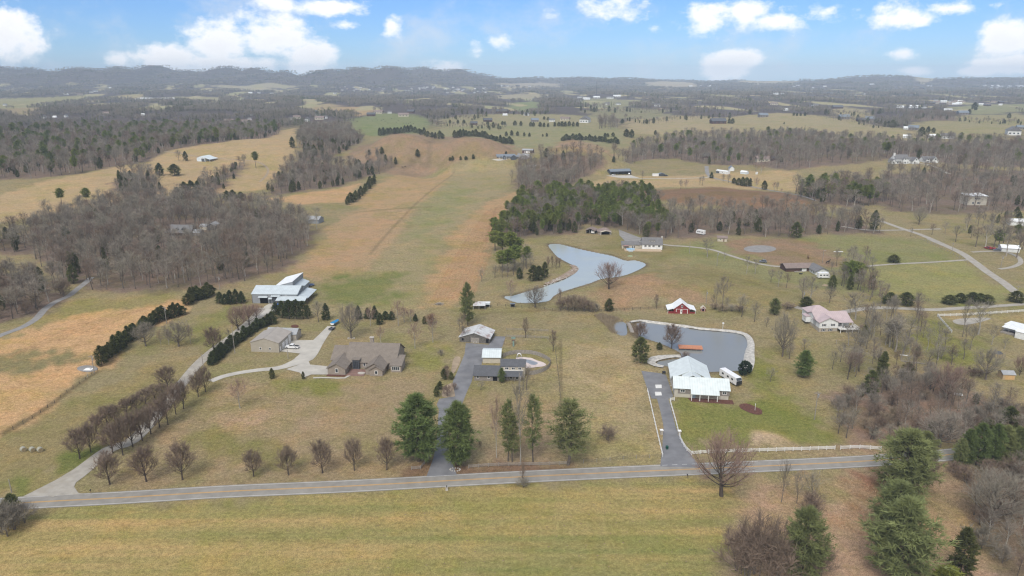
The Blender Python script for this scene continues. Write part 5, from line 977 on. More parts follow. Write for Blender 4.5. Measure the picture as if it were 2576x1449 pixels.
class Bld:
    def __init__(s, name, label, cat, A, B=None, w=None, rz=None, group=None, dz=0.0):
        a = np.array(ground(*A))
        if B is not None:
            b = np.array(ground(*B)); d = b-a; s.W = float(np.hypot(d[0], d[1])); s.rz = math.atan2(d[1], d[0])
        else: s.W = w*m_per(*a); s.rz = rz or 0.0; b = a+np.array([math.cos(s.rz), math.sin(s.rz), 0])*s.W; b[2] = h1(b[0], b[1])
        s.z = min(a[2], b[2]) if B is not None else (a[2]+b[2])/2
        s.mp = m_per(*a); s.root = empty(name, (a[0], a[1], s.z+.05+dz), s.rz, label, cat, group)
    def mesh(s, name, mb, m, parent=None): return mb.build(name, m, parent or s.root)
    def wing(s, x0, x1, y0, y1, h, ridge='x', rise=1.5, wm=None, rm=None, over=.4, z0=0.0, walls=True, foot=.8, tr=None, oy=None, name='roof'):
        mb = MB(); xm, ym = (x0+x1)/2, (y0+y1)/2; zb = z0-(foot if z0 == 0 else 0); t = .16; oy = over if oy is None else oy
        if walls:
            for a, b in (((x0, y0), (x1, y0)), ((x1, y0), (x1, y1)), ((x1, y1), (x0, y1)), ((x0, y1), (x0, y0))):
                za = zb_ = h
                if ridge.startswith('shed'):
                    f = {'shed_y': lambda p: (p[1]-y0)/(y1-y0), 'shed_Y': lambda p: (y1-p[1])/(y1-y0), 'shed_x': lambda p: (p[0]-x0)/(x1-x0), 'shed_X': lambda p: (x1-p[0])/(x1-x0)}[ridge]
                    za, zb_ = h+rise*f(a), h+rise*f(b)
                mb.quad((*a, zb), (*b, zb), (*b, zb_), (*a, za))
            if ridge == 'x':
                for x, o in ((x0, -1), (x1, 1)):
                    p = [(x, y0, h), (x, y1, h), (x, ym, h+rise)]; mb.poly(p if o > 0 else p[::-1])
            if ridge == 'y':
                for y, o in ((y0, -1), (y1, 1)):
                    p = [(x0, y, h), (x1, y, h), (xm, y, h+rise)]; mb.poly(p if o < 0 else p[::-1])
            s.mesh('wall', mb, wm)
        rb = MB()
        def slab(P):
            n = (Vector(P[1])-Vector(P[0])).cross(Vector(P[2])-Vector(P[0])).normalized()
            if n.z < 0: P = P[::-1]; n = -n
            P = [Vector(p)+Vector((0, 0, .02)) for p in P]; Q = [p+n*t for p in P]; k = len(P)
            rb.add(P+Q, [tuple(range(k-1, -1, -1)), tuple(range(k, 2*k))]+[(i, (i+1) % k, k+(i+1) % k, k+i) for i in range(k)])
        if ridge == 'x':
            q = rise/(ym-y0); e = h-oy*q
            slab([(x0-over, y0-oy, e), (x1+over, y0-oy, e), (x1+over, ym, h+rise), (x0-over, ym, h+rise)]); slab([(x1+over, y1+oy, e), (x0-over, y1+oy, e), (x0-over, ym, h+rise), (x1+over, ym, h+rise)])
        elif ridge == 'y':
            q = rise/(xm-x0); e = h-over*q
            slab([(x0-over, y0-oy, e), (xm, y0-oy, h+rise), (xm, y1+oy, h+rise), (x0-over, y1+oy, e)]); slab([(x1+over, y1+oy, e), (xm, y1+oy, h+rise), (xm, y0-oy, h+rise), (x1+over, y0-oy, e)])
        elif ridge == 'hip':
            q = rise/min(ym-y0, xm-x0); e = h-over*q; X0, X1, Y0, Y1 = x0-over, x1+over, y0-over, y1+over; k = min(X1-X0, Y1-Y0)/2
            if X1-X0 >= Y1-Y0: r0, r1 = (X0+k, ym, e+k*q), (X1-k, ym, e+k*q)
            else: r0, r1 = (xm, Y0+k, e+k*q), (xm, Y1-k, e+k*q)
            c = [(X0, Y0, e), (X1, Y0, e), (X1, Y1, e), (X0, Y1, e)]
            if X1-X0 >= Y1-Y0: F = [[c[0], c[1], r1, r0], [c[1], c[2], r1], [c[2], c[3], r0, r1], [c[3], c[0], r0]]
            else: F = [[c[0], c[1], r0], [c[1], c[2], r1, r0], [c[2], c[3], r1], [c[3], c[0], r0, r1]]
            for f in F: slab(f)
        elif ridge == 'flat': slab([(x0-over, y0-over, h), (x1+over, y0-over, h), (x1+over, y1+over, h), (x0-over, y1+over, h)])
        else:
            zf = {'shed_y': lambda x, y: (y-y0)/(y1-y0), 'shed_Y': lambda x, y: (y1-y)/(y1-y0), 'shed_x': lambda x, y: (x-x0)/(x1-x0), 'shed_X': lambda x, y: (x1-x)/(x1-x0)}[ridge]
            slab([(x, y, h+rise*zf(x, y)) for x, y in ((x0-over, y0-oy), (x1+over, y0-oy), (x1+over, y1+oy), (x0-over, y1+oy))])
        return s.mesh(name, rb, rm)
    def op(s, kind, face, u, z, w, h, fm=None, pm=None, shutter=False, arch=False):
        """an opening on a wall plane: face is ('f'|'b'|'l'|'r', coordinate); u its centre, z its foot"""
        fc, c = face
        def put(mb, u0, u1, z0, z1, a, b):
            if fc == 'f': mb.box(u0, u1, c-b, c-a, z0, z1)
            elif fc == 'b': mb.box(u0, u1, c+a, c+b, z0, z1)
            elif fc == 'l': mb.box(c-b, c-a, u0, u1, z0, z1)
            else: mb.box(c+a, c+b, u0, u1, z0, z1)
        fm = fm or M_trim; pm = pm or M_glass; mb = MB()
        if kind == 'window':
            t = min(.13, w*.12)
            put(mb, u-w/2, u+w/2, z, z+t, .003, .06); put(mb, u-w/2, u+w/2, z+h-t, z+h, .003, .06); put(mb, u-w/2, u-w/2+t, z+t, z+h-t, .003, .06); put(mb, u+w/2-t, u+w/2, z+t, z+h-t, .003, .06)
            if w > 1.3:
                for q in range(1, int(w/.9)+1):
                    xx = u-w/2+q*w/(int(w/.9)+1); put(mb, xx-.04, xx+.04, z+t, z+h-t, .003, .055)
            o = s.mesh('window', mb, fm); pb = MB(); put(pb, u-w/2+t*.9, u+w/2-t*.9, z+t*.9, z+h-t*.9, .002, .03); s.mesh('pane', pb, pm, o)
            if shutter:
                for sg in (-1, 1):
                    q = MB(); put(q, u+sg*(w/2+.24)-.2, u+sg*(w/2+.24)+.2, z, z+h, .003, .05); s.mesh('shutter', q, M_shut)
        elif kind == 'garage_door':
            put(mb, u-w/2, u+w/2, z, z+h, .003, .05)
            o = s.mesh('garage_door', mb, fm); q = MB()
            for k in range(1, 4): put(q, u-w/2+.05, u+w/2-.05, z+h*k/4-.03, z+h*k/4+.03, .05, .065)
            s.mesh('panel_joint', q, W_beige if fm is not W_beige else M_grwood, o)
        elif kind == 'opening':
            put(mb, u-w/2, u+w/2, z, z+h, .003, .04); s.mesh('doorway', mb, fm or M_black)
        else:
            put(mb, u-w/2, u+w/2, z, z+h, .003, .06); o = s.mesh('door', mb, fm); q = MB(); put(q, u+w*.3, u+w*.3+.1, z+1.0, z+1.1, .06, .12); s.mesh('handle', q, M_steel, o)
    def posts(s, pts, z1, r=.09, m=None, z0=-.6):
        for x, y in pts:
            mb = MB(); mb.box(x-r, x+r, y-r, y+r, z0, z1); s.mesh('post', mb, m or M_grwood)
    def thing(s, name, label, cat, x, y, z, boxes, group=None):      # a separate object standing in or on the building
        c_, n_ = math.cos(s.rz), math.sin(s.rz); l = s.root.location; t = empty(name, (l.x+x*c_-y*n_, l.y+x*n_+y*c_, l.z+z), s.rz, label, cat, group)
        for part, x0, x1, y0, y1, z0, z1, m in boxes: mb = MB(); mb.box(x0, x1, y0, y1, z0, z1); mb.build(part, m, t)
    def box(s, name, x0, x1, y0, y1, z0, z1, m): mb = MB(); mb.box(x0, x1, y0, y1, z0, z1); return s.mesh(name, mb, m)
f_ = lambda y: ('f', y)
# metal hangar
b = Bld('metal_barn', 'long grey metal barn with galvanised roof and wraparound lean-to at the lane end', 'barn', Z('A', 345, 846), Z('A', 1480, 852)); W = b.W
b.wing(0, W, 0, 15, 4.9, 'x', 2.4, W_grey, R_galv, over=.3)
b.wing(6.8, 16.2, 15.1, 33, 4.6, 'shed_x', 2.6, W_grey, R_white, over=.2); b.wing(16.3, 20, 18, 31, 2.9, 'shed_X', 1.4, W_grey, R_galv, over=.2)
b.wing(13.6, W+5.2, -4.2, -.05, 2.75, 'shed_y', 1.0, None, R_galv, over=.1, walls=False, name='lean_to_roof'); b.wing(W+.3, W+5.2, .2, 15.5, 2.75, 'shed_X', 1.1, None, R_galv, over=.1, walls=False, name='lean_to_roof')
b.posts([(13.8, -4.0), (17.5, -4.0), (21, -4.0), (W+5, -4.0)]+[(W+5, y) for y in (0, 3.8, 7.6, 11.4, 15.2)], 2.75, .11, M_wood)
b.op('opening', f_(0), 6.0, 0, 4.0, 3.0, M_black); b.op('opening', f_(0), 12.2, 0, 3.8, 3.6, W_slate); b.op('door', f_(0), 9.3, 0, 1.1, 2.3, W_slate); b.op('window', f_(0), 17.6, 3.6, 1.2, .6)
for x, w_, z in ((5.8, 4.8, 3.25), (12.3, 4.6, 3.85), (9.5, 1.9, 2.5)): mb = MB(); mb.add([(x-w_/2, -1.1, z), (x+w_/2, -1.1, z), (x+w_/2, -.01, z+.45), (x-w_/2, -.01, z+.45), (x-w_/2, -1.1, z+.1), (x+w_/2, -1.1, z+.1), (x+w_/2, -.01, z+.55), (x-w_/2, -.01, z+.55)], [(3, 2, 1, 0), (4, 5, 6, 7), (0, 1, 5, 4), (1, 2, 6, 5), (2, 3, 7, 6), (3, 0, 4, 7)]); b.mesh('awning', mb, R_galv)
for x in (0.05, 8.1, 15.3, W-.05): b.box('corner_trim', x-.1, x+.1, -.06, -.004, 0, 4.88, M_steel)
for y in (4, 5.8, 7.6, 9.4): b.op('window', ('r', W), y, 4.4, .9, 1.6, M_steel)
# tan garage
b = Bld('metal_garage', 'tan metal garage with three white doors beside the pickup', 'garage', Z('a', 1897, 850), Z('a', 2108, 858)); W = b.W
b.wing(0, W, 0, 14, 4.2, 'y', 1.9, W_tan, R_tan, over=.25); b.wing(.8, W+2.0, 14.05, 20, 3.0, 'x', 1.7, W_tan, R_ceil, over=.3)
b.op('window', f_(0), W*.34, 1.0, .9, 1.1); b.op('window', f_(0), W*.68, 1.0, .9, 1.1)
for y in (4.8, 8.2, 11.6): b.op('garage_door', ('r', W), y, 0, 2.5, 2.9 if y < 11 else 3.7, M_trim)
b.op('door', ('r', W), 1.6, 0, 1.0, 2.1, M_trim)
# brick house
b = Bld('brick_house', 'large tan brick house with taupe shingle roof and chimney by the concrete drive', 'house', Z('B', 350, 1010), Z('B', 1735, 1046)); W = b.W
b.wing(5.2, 25.2, 7.0, 23, 2.9, 'x', 5.0, W_brick, R_brown, over=.5); b.wing(-1.0, 5.0, 8.5, 21, 2.9, 'x', 3.6, W_brick, R_brown, over=.5)
b.wing(0, 7.0, 0, 11, 2.75, 'y', 1.9, W_brick, R_brown, over=.45); b.wing(14.8, W, .9, 11, 2.75, 'y', 2.1, W_brick, R_brown, over=.45); b.wing(16.7, W-.15, -.15, .88, 2.55, 'y', 1.5, W_brick, R_brown, over=.4)
b.wing(24.0, 28.2, 4.0, 11, 2.9, 'shed_y', 1.5, W_brick, R_brown, over=.35)
b.op('window', f_(0), 3.6, .9, 1.2, 1.7); b.op('window', f_(-.15), 19.3, .8, 1.2, 1.5); b.op('window', f_(7.0), 12.7, 1.0, 1.1, 1.4)
b.op('window', f_(4.0), 26.0, .9, 3.2, 1.6); b.op('window', ('l', -1.0), 12, 1, 1.2, 1.3); b.op('window', f_(8.5), .2, .9, 1.0, 1.4)
mb = MB(); mb.box(8.2, 10.8, 5.9, 6.95, 0, 3.9); b.mesh('entry_porch', mb, W_slate); b.op('window', f_(5.9), 9.5, .3, 2.2, 3.2, M_steel); b.wing(8.0, 11.0, 5.9, 9, 3.95, 'flat', .1, None, R_brown, over=.2, walls=False, name='entry_roof')
mb = MB(); mb.box(12.9, 14.3, 15.9, 16.9, 5, 9.6); c = b.mesh('chimney', mb, W_brick); q = MB(); q.box(12.75, 14.45, 15.75, 17.05, 9.6, 9.9); b.mesh('chimney_cap', q, M_stone2, c)
mb = MB(); mb.box(7.3, 14.4, -.6, 5.8, -.3, .16); b.mesh('brick_terrace', mb, mat('terrace_brick', (.20, .12, .10, 1), .9, .2, 1)); mb = MB(); mb.prism([(12.9+1.5*math.cos(t), 1.6+.9*math.sin(t)) for t in np.linspace(0, 6.28, 17)[:-1]], .17, .5); b.mesh('fountain_basin', mb, M_stone2)
b.box('flower_bed', -.2, 7.2, -1.6, -.05, -.4, .10, M_mulch)
# weathered barn
b = Bld('wooden_barn', 'weathered grey wooden barn with rust streaked metal roof at the end of the asphalt drive', 'barn', Z('C', 140, 612), Z('C', 893, 662)); W = b.W
b.wing(0, W, 0, 11, 2.2, 'y', 2.3, W_wood, R_rust, over=.35)
b.op('opening', f_(0), W*.44, 0, .7, 1.7, M_black); b.op('opening', f_(0), W*.60, 0, .7, 1.7, M_black); b.op('opening', f_(0), W*.11, .7, .8, 1.1, M_black); b.op('opening', f_(0), W*.93, .3, 1.2, 1.7, M_black)
mb = MB(); mb.box(W*.38, W*.66, -.09, -.045, 0, 2.35); b.mesh('sliding_door', mb, M_grwood)
for x in (W*.475, W*.565):
    mb = MB(); k = 10
    for i in range(k): a0, a1 = i*6.283/k, (i+1)*6.283/k; mb.tube((x+.28*math.cos(a0), -.11, .4+.28*math.sin(a0)), (x+.28*math.cos(a1), -.11, .4+.28*math.sin(a1)), .03, .03, 4)
    b.mesh('horseshoe_ornament', mb, M_trim)
# dark-roofed house
b = Bld('shingled_house', 'split level house with charcoal shingle roofs and lower porch beside the round pool fence', 'house', Z('b', 1003, 1068), Z('b', 1358, 1076)); W = b.W
b.wing(0, W*.56, 0, 8.5, 2.2, 'x', 2.2, W_stone, R_dark, over=.5); b.wing(W*.56+.05, W+1.2, 3.2, 9.5, 4.7, 'x', 1.7, W_cream, R_dark, over=.4, oy=.2); b.wing(W*.56+.1, W+.2, -.6, 3.1, 2.2, 'shed_y', .75, None, R_dark, over=.35, walls=False, name='porch_roof')
b.wing(W*.56+.1, W, .9, 3.15, 2.1, 'flat', 0, W_stone, R_dark, over=0)
for x in (1.4, 5.6): b.op('window', f_(0), x, .9, 1.0, 1.0)
b.op('opening', f_(0), 8.0, 0, 1.7, 2.0, M_black)
for x, w_ in ((W*.68, 1.5), (W*.82, 1.4), (W*.96, 1.4)): b.op('window', f_(3.2), x, 3.4, w_, 1.05)
for x in (W*.66, W*.78, W*.91): b.op('window', f_(.9), x, .5, 1.3, 1.3)
b.box('balcony_rail', W*.58, W+.6, 2.85, 3.0, 3.1, 3.25, M_trim); b.posts([(W*.58, -.5), (W*.72, -.5), (W*.86, -.5), (W*.99, -.5)], 2.2, .07, M_grwood)
for k in range(4): b.box('skylight', W*.60+k*2.1, W*.60+k*2.1+1.2, 7.2, 8.2, 5.55, 5.75, M_glass)
b = Bld('double_garage', 'beige two door garage with pale metal roof behind the dark-roofed house', 'garage', Z('C', 722, 1146), Z('C', 1165, 1152)); W = b.W
b.wing(0, W, 0, 9.5, 2.5, 'x', 1.3, W_beige, R_pale, over=.35, oy=.5); b.op('garage_door', f_(0), W*.26, 0, W*.42, 2.3, W_cream); b.op('garage_door', f_(0), W*.75, 0, W*.42, 2.3, W_cream)
# white-roofed house
b = Bld('farmhouse', 'house with pale metal roof and white porch posts between the lower pond and green lawn', 'house', Z('D', 900, 1135), Z('D', 2262, 1222)); W = b.W
b.wing(0, W, 0, 9, 3.8, 'x', 2.4, W_beige, R_pale, over=.5); b.wing(-.2, 13.6, 9.05, 22.5, 3.7, 'y', 3.4, W_beige, R_pale, over=.5); b.wing(3.4, 10.0, 4.2, 9.2, 5.0, 'y', 2.0, None, R_pale, over=.1, walls=False, name='valley_roof')
q = 2.4/4.5; mb = MB(); mb.add([(5.6, -2.6, 3.8-2.6*q+.12), (15.6, -2.6, 3.8-2.6*q+.12), (15.6, 4.3, 6.10+.12), (5.6, 4.3, 6.10+.12), (5.6, -2.6, 3.8-2.6*q+.30), (15.6, -2.6, 3.8-2.6*q+.30), (15.6, 4.3, 6.10+.30), (5.6, 4.3, 6.10+.30)], [(3, 2, 1, 0), (4, 5, 6, 7), (0, 1, 5, 4), (1, 2, 6, 5), (2, 3, 7, 6), (3, 0, 4, 7)]); b.mesh('porch_roof', mb, R_pale)
b.posts([(5.9, -2.3), (8.8, -2.3), (11.8, -2.3), (14.9, -2.3)], 2.55, .11, M_trim); b.box('stone_band', 1.2, 5.6, -.05, -.004, 1.5, 3.4, W_stone); b.box('stone_band', 15.7, 19.4, -.05, -.004, 1.5, 3.4, W_stone); b.box('stone_band', 8.0, 15.4, -.05, -.004, 1.3, 2.1, W_stone)
b.op('door', f_(0), 7.0, 0, 1.1, 2.2, mat('door_pale_blue', (.42, .55, .62, 1), .5)); b.op('window', f_(-.05), 2.9, 2.1, 1.7, 1.1); b.op('window', f_(-.05), 17.6, 2.1, 1.6, 1.1)
for x in (9.7, 11.5, 13.6): b.op('window', f_(-.05), x, 1.75, 1.1, .8)
for y in (6, 12, 17): b.op('garage_door', ('l', 0 if y < 9 else -.2), y, 0, 3.2 if y > 9 else 1.6, 2.3, M_trim)
b.box('planting_bed', 1, W+1.5, -3.4, -.1, -.5, .08, M_mulch)
# pink-roofed house
b = Bld('hillside_house', 'white sided house with pink metal roof, block basement and railed deck', 'house', Z('E', 505, 796), Z('E', 965, 776)); W = b.W
b.wing(0, W, 0, 1.0, 1.75, 'flat', 0, W_block, W_block, over=-.02); b.wing(.02, W-.02, 1.02, 11.5, 1.75, 'flat', 0, W_block, W_block, over=-.05)
b.wing(-.08, W+.08, -.08, 6, 4.6, 'y', 2.0, W_white, R_pink, over=.45, z0=1.78); b.wing(-.08, W+7.0, 3.2, 13, 4.6, 'x', 2.3, W_white, R_pink, over=.45, z0=1.78); b.wing(1.5, W+3, 12.9, 21, 4.6, 'hip', 2.4, W_white, R_pink, over=.45, z0=0); b.wing(-2.2, 0, 9, 13, 4.2, 'shed_x', .3, W_white, R_pink, over=.2, z0=1.6)
b.wing(W+.3, W+7.2, .6, 3.1, 4.0, 'shed_y', .7, None, R_pink, over=.2, walls=False, name='porch_roof')
for x in (W*.24, W*.72): b.op('window', f_(-.08), x, 2.75, .95, 1.05, shutter=True)
for x in (W*.24, W*.62): b.op('window', f_(0), x, .35, .85, 1.1, shutter=True)
b.op('window', ('r', W+.08), 1.6, 2.3, 1.1, 1.2); b.op('window', f_(3.2), W+2.4, 2.2, 3.4, 1.4); b.op('window', ('l', -2.2), 10.2, 2.4, .6, 1.2); b.op('window', ('l', -2.2), 11.8, 2.4, .6, 1.2); b.op('window', ('l', -.08), 7.6, 2.7, .7, .9)
b.box('deck_floor', W+.1, W+9.0, -2.4, 3.1, 1.60, 1.76, M_trim)
mb = MB()
for x0, x1, y0, y1 in ((W+.1, W+9, -2.45, -2.38), (W+8.93, W+9.0, -2.3, 3.1), (W+.1, W+.17, -2.3, -.2)):
    mb.box(x0, x1, y0, y1, 2.62, 2.72); mb.box(x0, x1, y0, y1, 1.78, 1.88); n = int(max(x1-x0, y1-y0)/.28)
    for i in range(n+1): px = x0+(x1-x0-.07)*i/n; py = y0+(y1-y0-.07)*i/n; mb.box(px+.005, px+.065, py+.005, py+.065, 1.88, 2.62)
b.mesh('deck_railing', mb, M_trim); b.posts([(W+.4, -2.2), (W+3.2, -2.2), (W+6, -2.2), (W+8.8, -2.2), (W+8.8, 2.9)], 1.6, .1, M_trim, -1.6); b.posts([(W+2.4, .8), (W+7.0, .8)], 4.0, .09, M_trim, 1.7)
b.op('opening', f_(3.15), W+4, -.4, 6.5, 1.9, M_black); b.thing('patio_table', 'dark table on the white railed deck of the pink-roofed house', 'table', W+3.9, -.4, 1.77, [('tabletop', -.7, .7, -.55, .55, .68, .75, M_steel)]+[('leg', sx-.04, sx+.04, sy-.04, sy+.04, 0, .68, M_steel) for sx in (-.6, .6) for sy in (-.45, .45)])
for x, l_ in ((W+2.4, 'dark chair left of the table on the white deck'), (W+5.4, 'dark chair right of the table on the white deck'), (W+6.8, 'dark chair at the far right of the white deck')): b.thing('patio_chair', l_, 'chair', x, -.4, 1.77, [('seat', -.28, .28, -.28, .28, .38, .46, M_steel), ('backrest', -.28, .28, .22, .28, .46, .95, M_steel)]+[('leg', sx-.03, sx+.03, sy-.03, sy+.03, 0, .38, M_steel) for sx in (-.24, .24) for sy in (-.24, .24)], 'chairs on the white deck')
# red barn
b = Bld('red_barn', 'small red barn with white trim, white roof and open side bays', 'barn', Z('J', 690, 885), Z('J', 1285, 890)); W = b.W; k = W/8.0
b.wing(0, W, 0, 7.5, 2.5, 'y', 3.0, W_red, R_white, over=.3); b.wing(-2.9, -.32, 0.1, 7.4, 1.75, 'shed_x', .75, None, R_white, over=.2, walls=False, name='side_roof'); b.wing(W+.32, W+2.9, .1, 7.4, 1.75, 'shed_X', .75, None, R_white, over=.2, walls=False, name='side_roof')
for x0, x1 in ((-2.8, -.05), (W+.05, W+2.8)): b.box('bay_wall', x0, x1, .2, .3, -.5, 1.0, W_red); b.box('bay_back', x0, x1, 7.0, 7.1, -.5, 1.8, W_dark)
b.posts([(-2.8, .2), (W+2.8, .2), (-2.8, 7.2), (W+2.8, 7.2)], 1.8, .08, M_trim)
b.op('window', f_(0), W/2, 3.1, .9, 1.3); b.op('door', f_(0), W*.47, 0, .95, 2.1, M_trim); b.op('window', f_(-.06), W*.47, .7, .5, 1.1, M_trim)
mb = MB(); mb.box(W*.14, W*.88, -.05, -.004, 2.25, 2.4); mb.box(W*.14, W*.17, -.05, -.004, .9, 2.25); mb.box(W*.85, W*.88, -.05, -.004, 0, 2.25); b.mesh('door_trim', mb, M_trim)
b = Bld('hen_house', 'tiny red shed with pale roof beside the red barn', 'shed', Z('J', 1722, 800), Z('J', 1880, 805)); W = b.W
b.wing(0, W, 0, 2.4, 1.4, 'y', .9, W_red, W_cream, over=.2); b.op('opening', f_(0), W/2, .2, .9, 1.2, M_black); mb = MB(); mb.box(W*.15, W*.85, -.06, -.042, 1.42, 1.52); mb.box(W*.15, W*.2, -.06, -.042, 0, 1.42); mb.box(W*.8, W*.85, -.06, -.042, 0, 1.42); b.mesh('door_trim', mb, M_trim)
# open shed by the tall pine
b = Bld('open_shed', 'low open fronted shed with rusty roof under the tall soft pine', 'shed', Z('O', 560, 1085), Z('O', 1320, 1085)); W = b.W
b.wing(0, W, 1.6, 5.0, 2.0, 'shed_y', .7, None, R_rust, over=.15, walls=False); b.wing(2.2, W+2.3, 4.6, 7.6, 2.5, 'shed_y', -.35, None, R_white, over=.15, walls=False); b.box('back_wall', 0, W+2.3, 7.4, 7.5, -.5, 2.3, W_dark); b.box('side_wall', -.05, .05, 1.8, 7.4, -.5, 2.3, W_dark); b.box('divider', W-.05, W+.05, 2.6, 7.3, -.5, 2.2, W_dark); b.box('rear_fascia', W, W+2.3, 4.5, 4.6, 1.7, 2.4, W_paleblue)
b.posts([(.2, 1.7), (W*.48, 1.7), (W-.1, 1.7), (W+2.2, 4.6)], 2.05, .08, M_stone2)
b = Bld('feed_shelter', 'tiny dark open shelter on the grass by the pond foot', 'shelter', Z('b', 1276, 522), Z('b', 1310, 522)); W = b.W; b.wing(0, W, 0, 2.2, 1.7, 'shed_Y', .3, None, R_blue, over=.15, walls=False); b.box('back_wall', 0, W, 2.1, 2.2, -.3, 1.7, W_dark); b.posts([(.05, .1), (W-.05, .1)], 1.9, .06)
# ranch house
b = Bld('ranch_house', 'long low brown ranch house with weathered roof beside the horse paddock', 'house', Z('G', 600, 655), Z('G', 1100, 640)); W = b.W
b.wing(-1.5, W+2.5, 0, 8.5, 2.4, 'x', 1.7, W_brn, R_warm, over=.7); b.wing(W+.3, W+8.2, -8.5, 3, 2.4, 'y', 1.9, W_white, R_grey, over=.7)
b.op('window', f_(0), W*.62, 0, 1.2, 2.1, M_steel); b.box('garage_front', W*.58+1.0, W*.90, -.06, -.004, 0, 2.2, W_white); b.op('window', ('l', W+.3), -3.4, .6, 1.0, 1.2); b.op('window', ('l', W+.3), -5.8, .6, .8, 1.2)
# house above the upper pond, its deck and pool
b = Bld('pond_house', 'grey shingled house with white gable and dormer above the pool deck', 'house', Z('F', 362, 768), Z('F', 1372, 785)); W = b.W
b.wing(0, W*.42, 1.5, 8, 2.7, 'x', 1.6, W_cream, R_grey, over=.4); b.wing(W*.42+.05, W*.50, 2.0, 7.5, 2.3, 'x', 1.3, W_cream, R_grey, over=.1); b.wing(W*.50+.05, W, -.5, 9.5, 3.6, 'x', 3.6, W_white, R_grey, over=.4)
b.wing(W*.68, W*.81, 1.4, 4.4, 5.9, 'shed_y', .6, W_cream, R_grey, over=.2, z0=4.2)
for x in (W*.705, W*.745, W*.785): b.op('window', f_(1.4), x, 5.0, .7, .7)
for x in (W*.58, W*.68, W*.78, W*.92): b.op('window', f_(-.5), x, 1.7, 1.6, 1.5)
b.op('window', f_(1.5), W*.27, .2, .9, 1.9); b.op('window', f_(1.5), W*.31, .2, .9, 1.9); mb = MB(); mb.box(W-.5, W+.5, 4, 5.2, 0, 8.2); b.mesh('chimney', mb, M_stone2); b.box('awning', W*.03, W*.17, -.9, 1.45, 2.2, 2.3, mat('awning_rust', (.36, .22, .20, 1), .8))
b.box('sun_deck', W*.05, W*.96, -6.5, -.6, -.4, .45, mat('deck_tan', (.42, .32, .22, 1), .9, .15, 1.5))
mb = MB(); n = 22
for i in range(n):
    a0, a1 = i*6.283/n, (i+1)*6.283/n; cx, cy = W*.20, -4.6; p = lambda a, r: (cx+r*1.25*math.cos(a), cy+r*math.sin(a))
    mb.quad((*p(a0, 2.3), -.3), (*p(a1, 2.3), -.3), (*p(a1, 2.3), 1.3), (*p(a0, 2.3), 1.3)); mb.quad((*p(a0, 2.3), 1.3), (*p(a1, 2.3), 1.3), (*p(a1, 2.05), 1.3), (*p(a0, 2.05), 1.3)); mb.quad((*p(a1, 2.05), 1.0), (*p(a0, 2.05), 1.0), (*p(a0, 2.05), 1.3), (*p(a1, 2.05), 1.3))
pr = empty('swimming_pool', b.root.location, b.rz, 'oval blue above-ground pool on the tan deck', 'pool'); mb.build('pool_wall', mat('pool_wall', (.50, .58, .66, 1), .5), pr); q = MB(); q.poly([(W*.20+2.56*math.cos(t), -4.6+2.05*math.sin(t), 1.05) for t in np.linspace(0, 6.283, 23)[:-1]]); q.build('pool_water', mat('pool_water', (.10, .33, .52, 1), .15, .1, 1), pr)
b = Bld('carport', 'open brown gabled carport at the wood edge with a trailer under it', 'carport', Z('L', 470, 575), Z('L', 800, 600)); W = b.W; b.wing(0, W, 0, 7.5, 2.7, 'y', 1.2, None, R_warm, over=.5, walls=False); b.box('back_wall', 0, W, 7.4, 7.5, -.4, 2.6, W_dark); b.box('side_wall', -.05, .05, 1.0, 7.4, -.4, 2.6, W_cream); b.posts([(.1, .1), (W*.4, .1), (W-.1, .1), (W-.1, 7)], 2.7, .1); b.thing('cargo_trailer', 'white trailer parked under the brown gabled carport', 'trailer', W*.73, 3, 0, [('body', -W*.18, W*.18, -2, 2, .6, 2.3, M_trim), ('chassis', -W*.2, W*.2, -2.2, 2.2, .4, .58, M_steel)]+[('wheel', sx-.1, sx+.1, -.4, .4, 0, .6, M_black) for sx in (-W*.2-.12, W*.2+.12)])
b = Bld('guest_garage', 'brown shingled garage with a cream gabled canopy beside the carport', 'garage', Z('L', 960, 628), Z('L', 1440, 620)); W = b.W; b.wing(0, W, 1.4, 8, 2.4, 'hip', 2.0, W_brick, R_warm, over=.4); b.wing(W*.12, W*.95, -.4, 1.3, 2.1, 'y', 1.0, None, W_cream, over=.15, walls=False, name='canopy'); b.op('opening', f_(1.4), W*.55, 0, W*.6, 2.0, M_black); b.posts([(W*.13, -.3), (W*.93, -.3)], 2.1, .08, M_trim)
b = Bld('pump_shed', 'small cream shed with brown roof by the wood edge above the riding ring', 'shed', Z('i', 262, 1358), Z('i', 335, 1362)); W = b.W; b.wing(0, W, 0, 5, 2.5, 'x', 1.1, W_cream, R_warm, over=.4); b.op('window', f_(0), W*.3, 1, .9, .9); b.op('door', f_(0), W*.65, 0, .9, 2.0, M_wood)
b = Bld('mobile_home', 'long white mobile home with covered porch at the right edge', 'house', Z('K', 890, 840), Z('K', 1500, 1000)); W = b.W; b.wing(0, W+9, 2.0, 9, 2.9, 'flat', 0, W_white, R_white, over=.1); b.wing(W, W+8, -4.5, 2.0, 2.9, 'x', .5, W_white, R_white, over=.2); b.wing(.6, W, -1.8, 1.95, 2.5, 'shed_y', .3, None, R_white, over=.1, walls=False, name='porch_roof'); b.box('porch_floor', .5, W-.05, -2.5, 1.95, -.2, .5, M_grwood); b.posts([(.8, -1.7), (W*.5, -1.7)], 2.6, .08); b.op('window', ('l', W), -1, 1.0, .9, 1.2); b.op('window', ('l', W), -3.2, 1.0, .6, 1.2); b.op('window', ('l', 0), 5, 1, 1, 1)
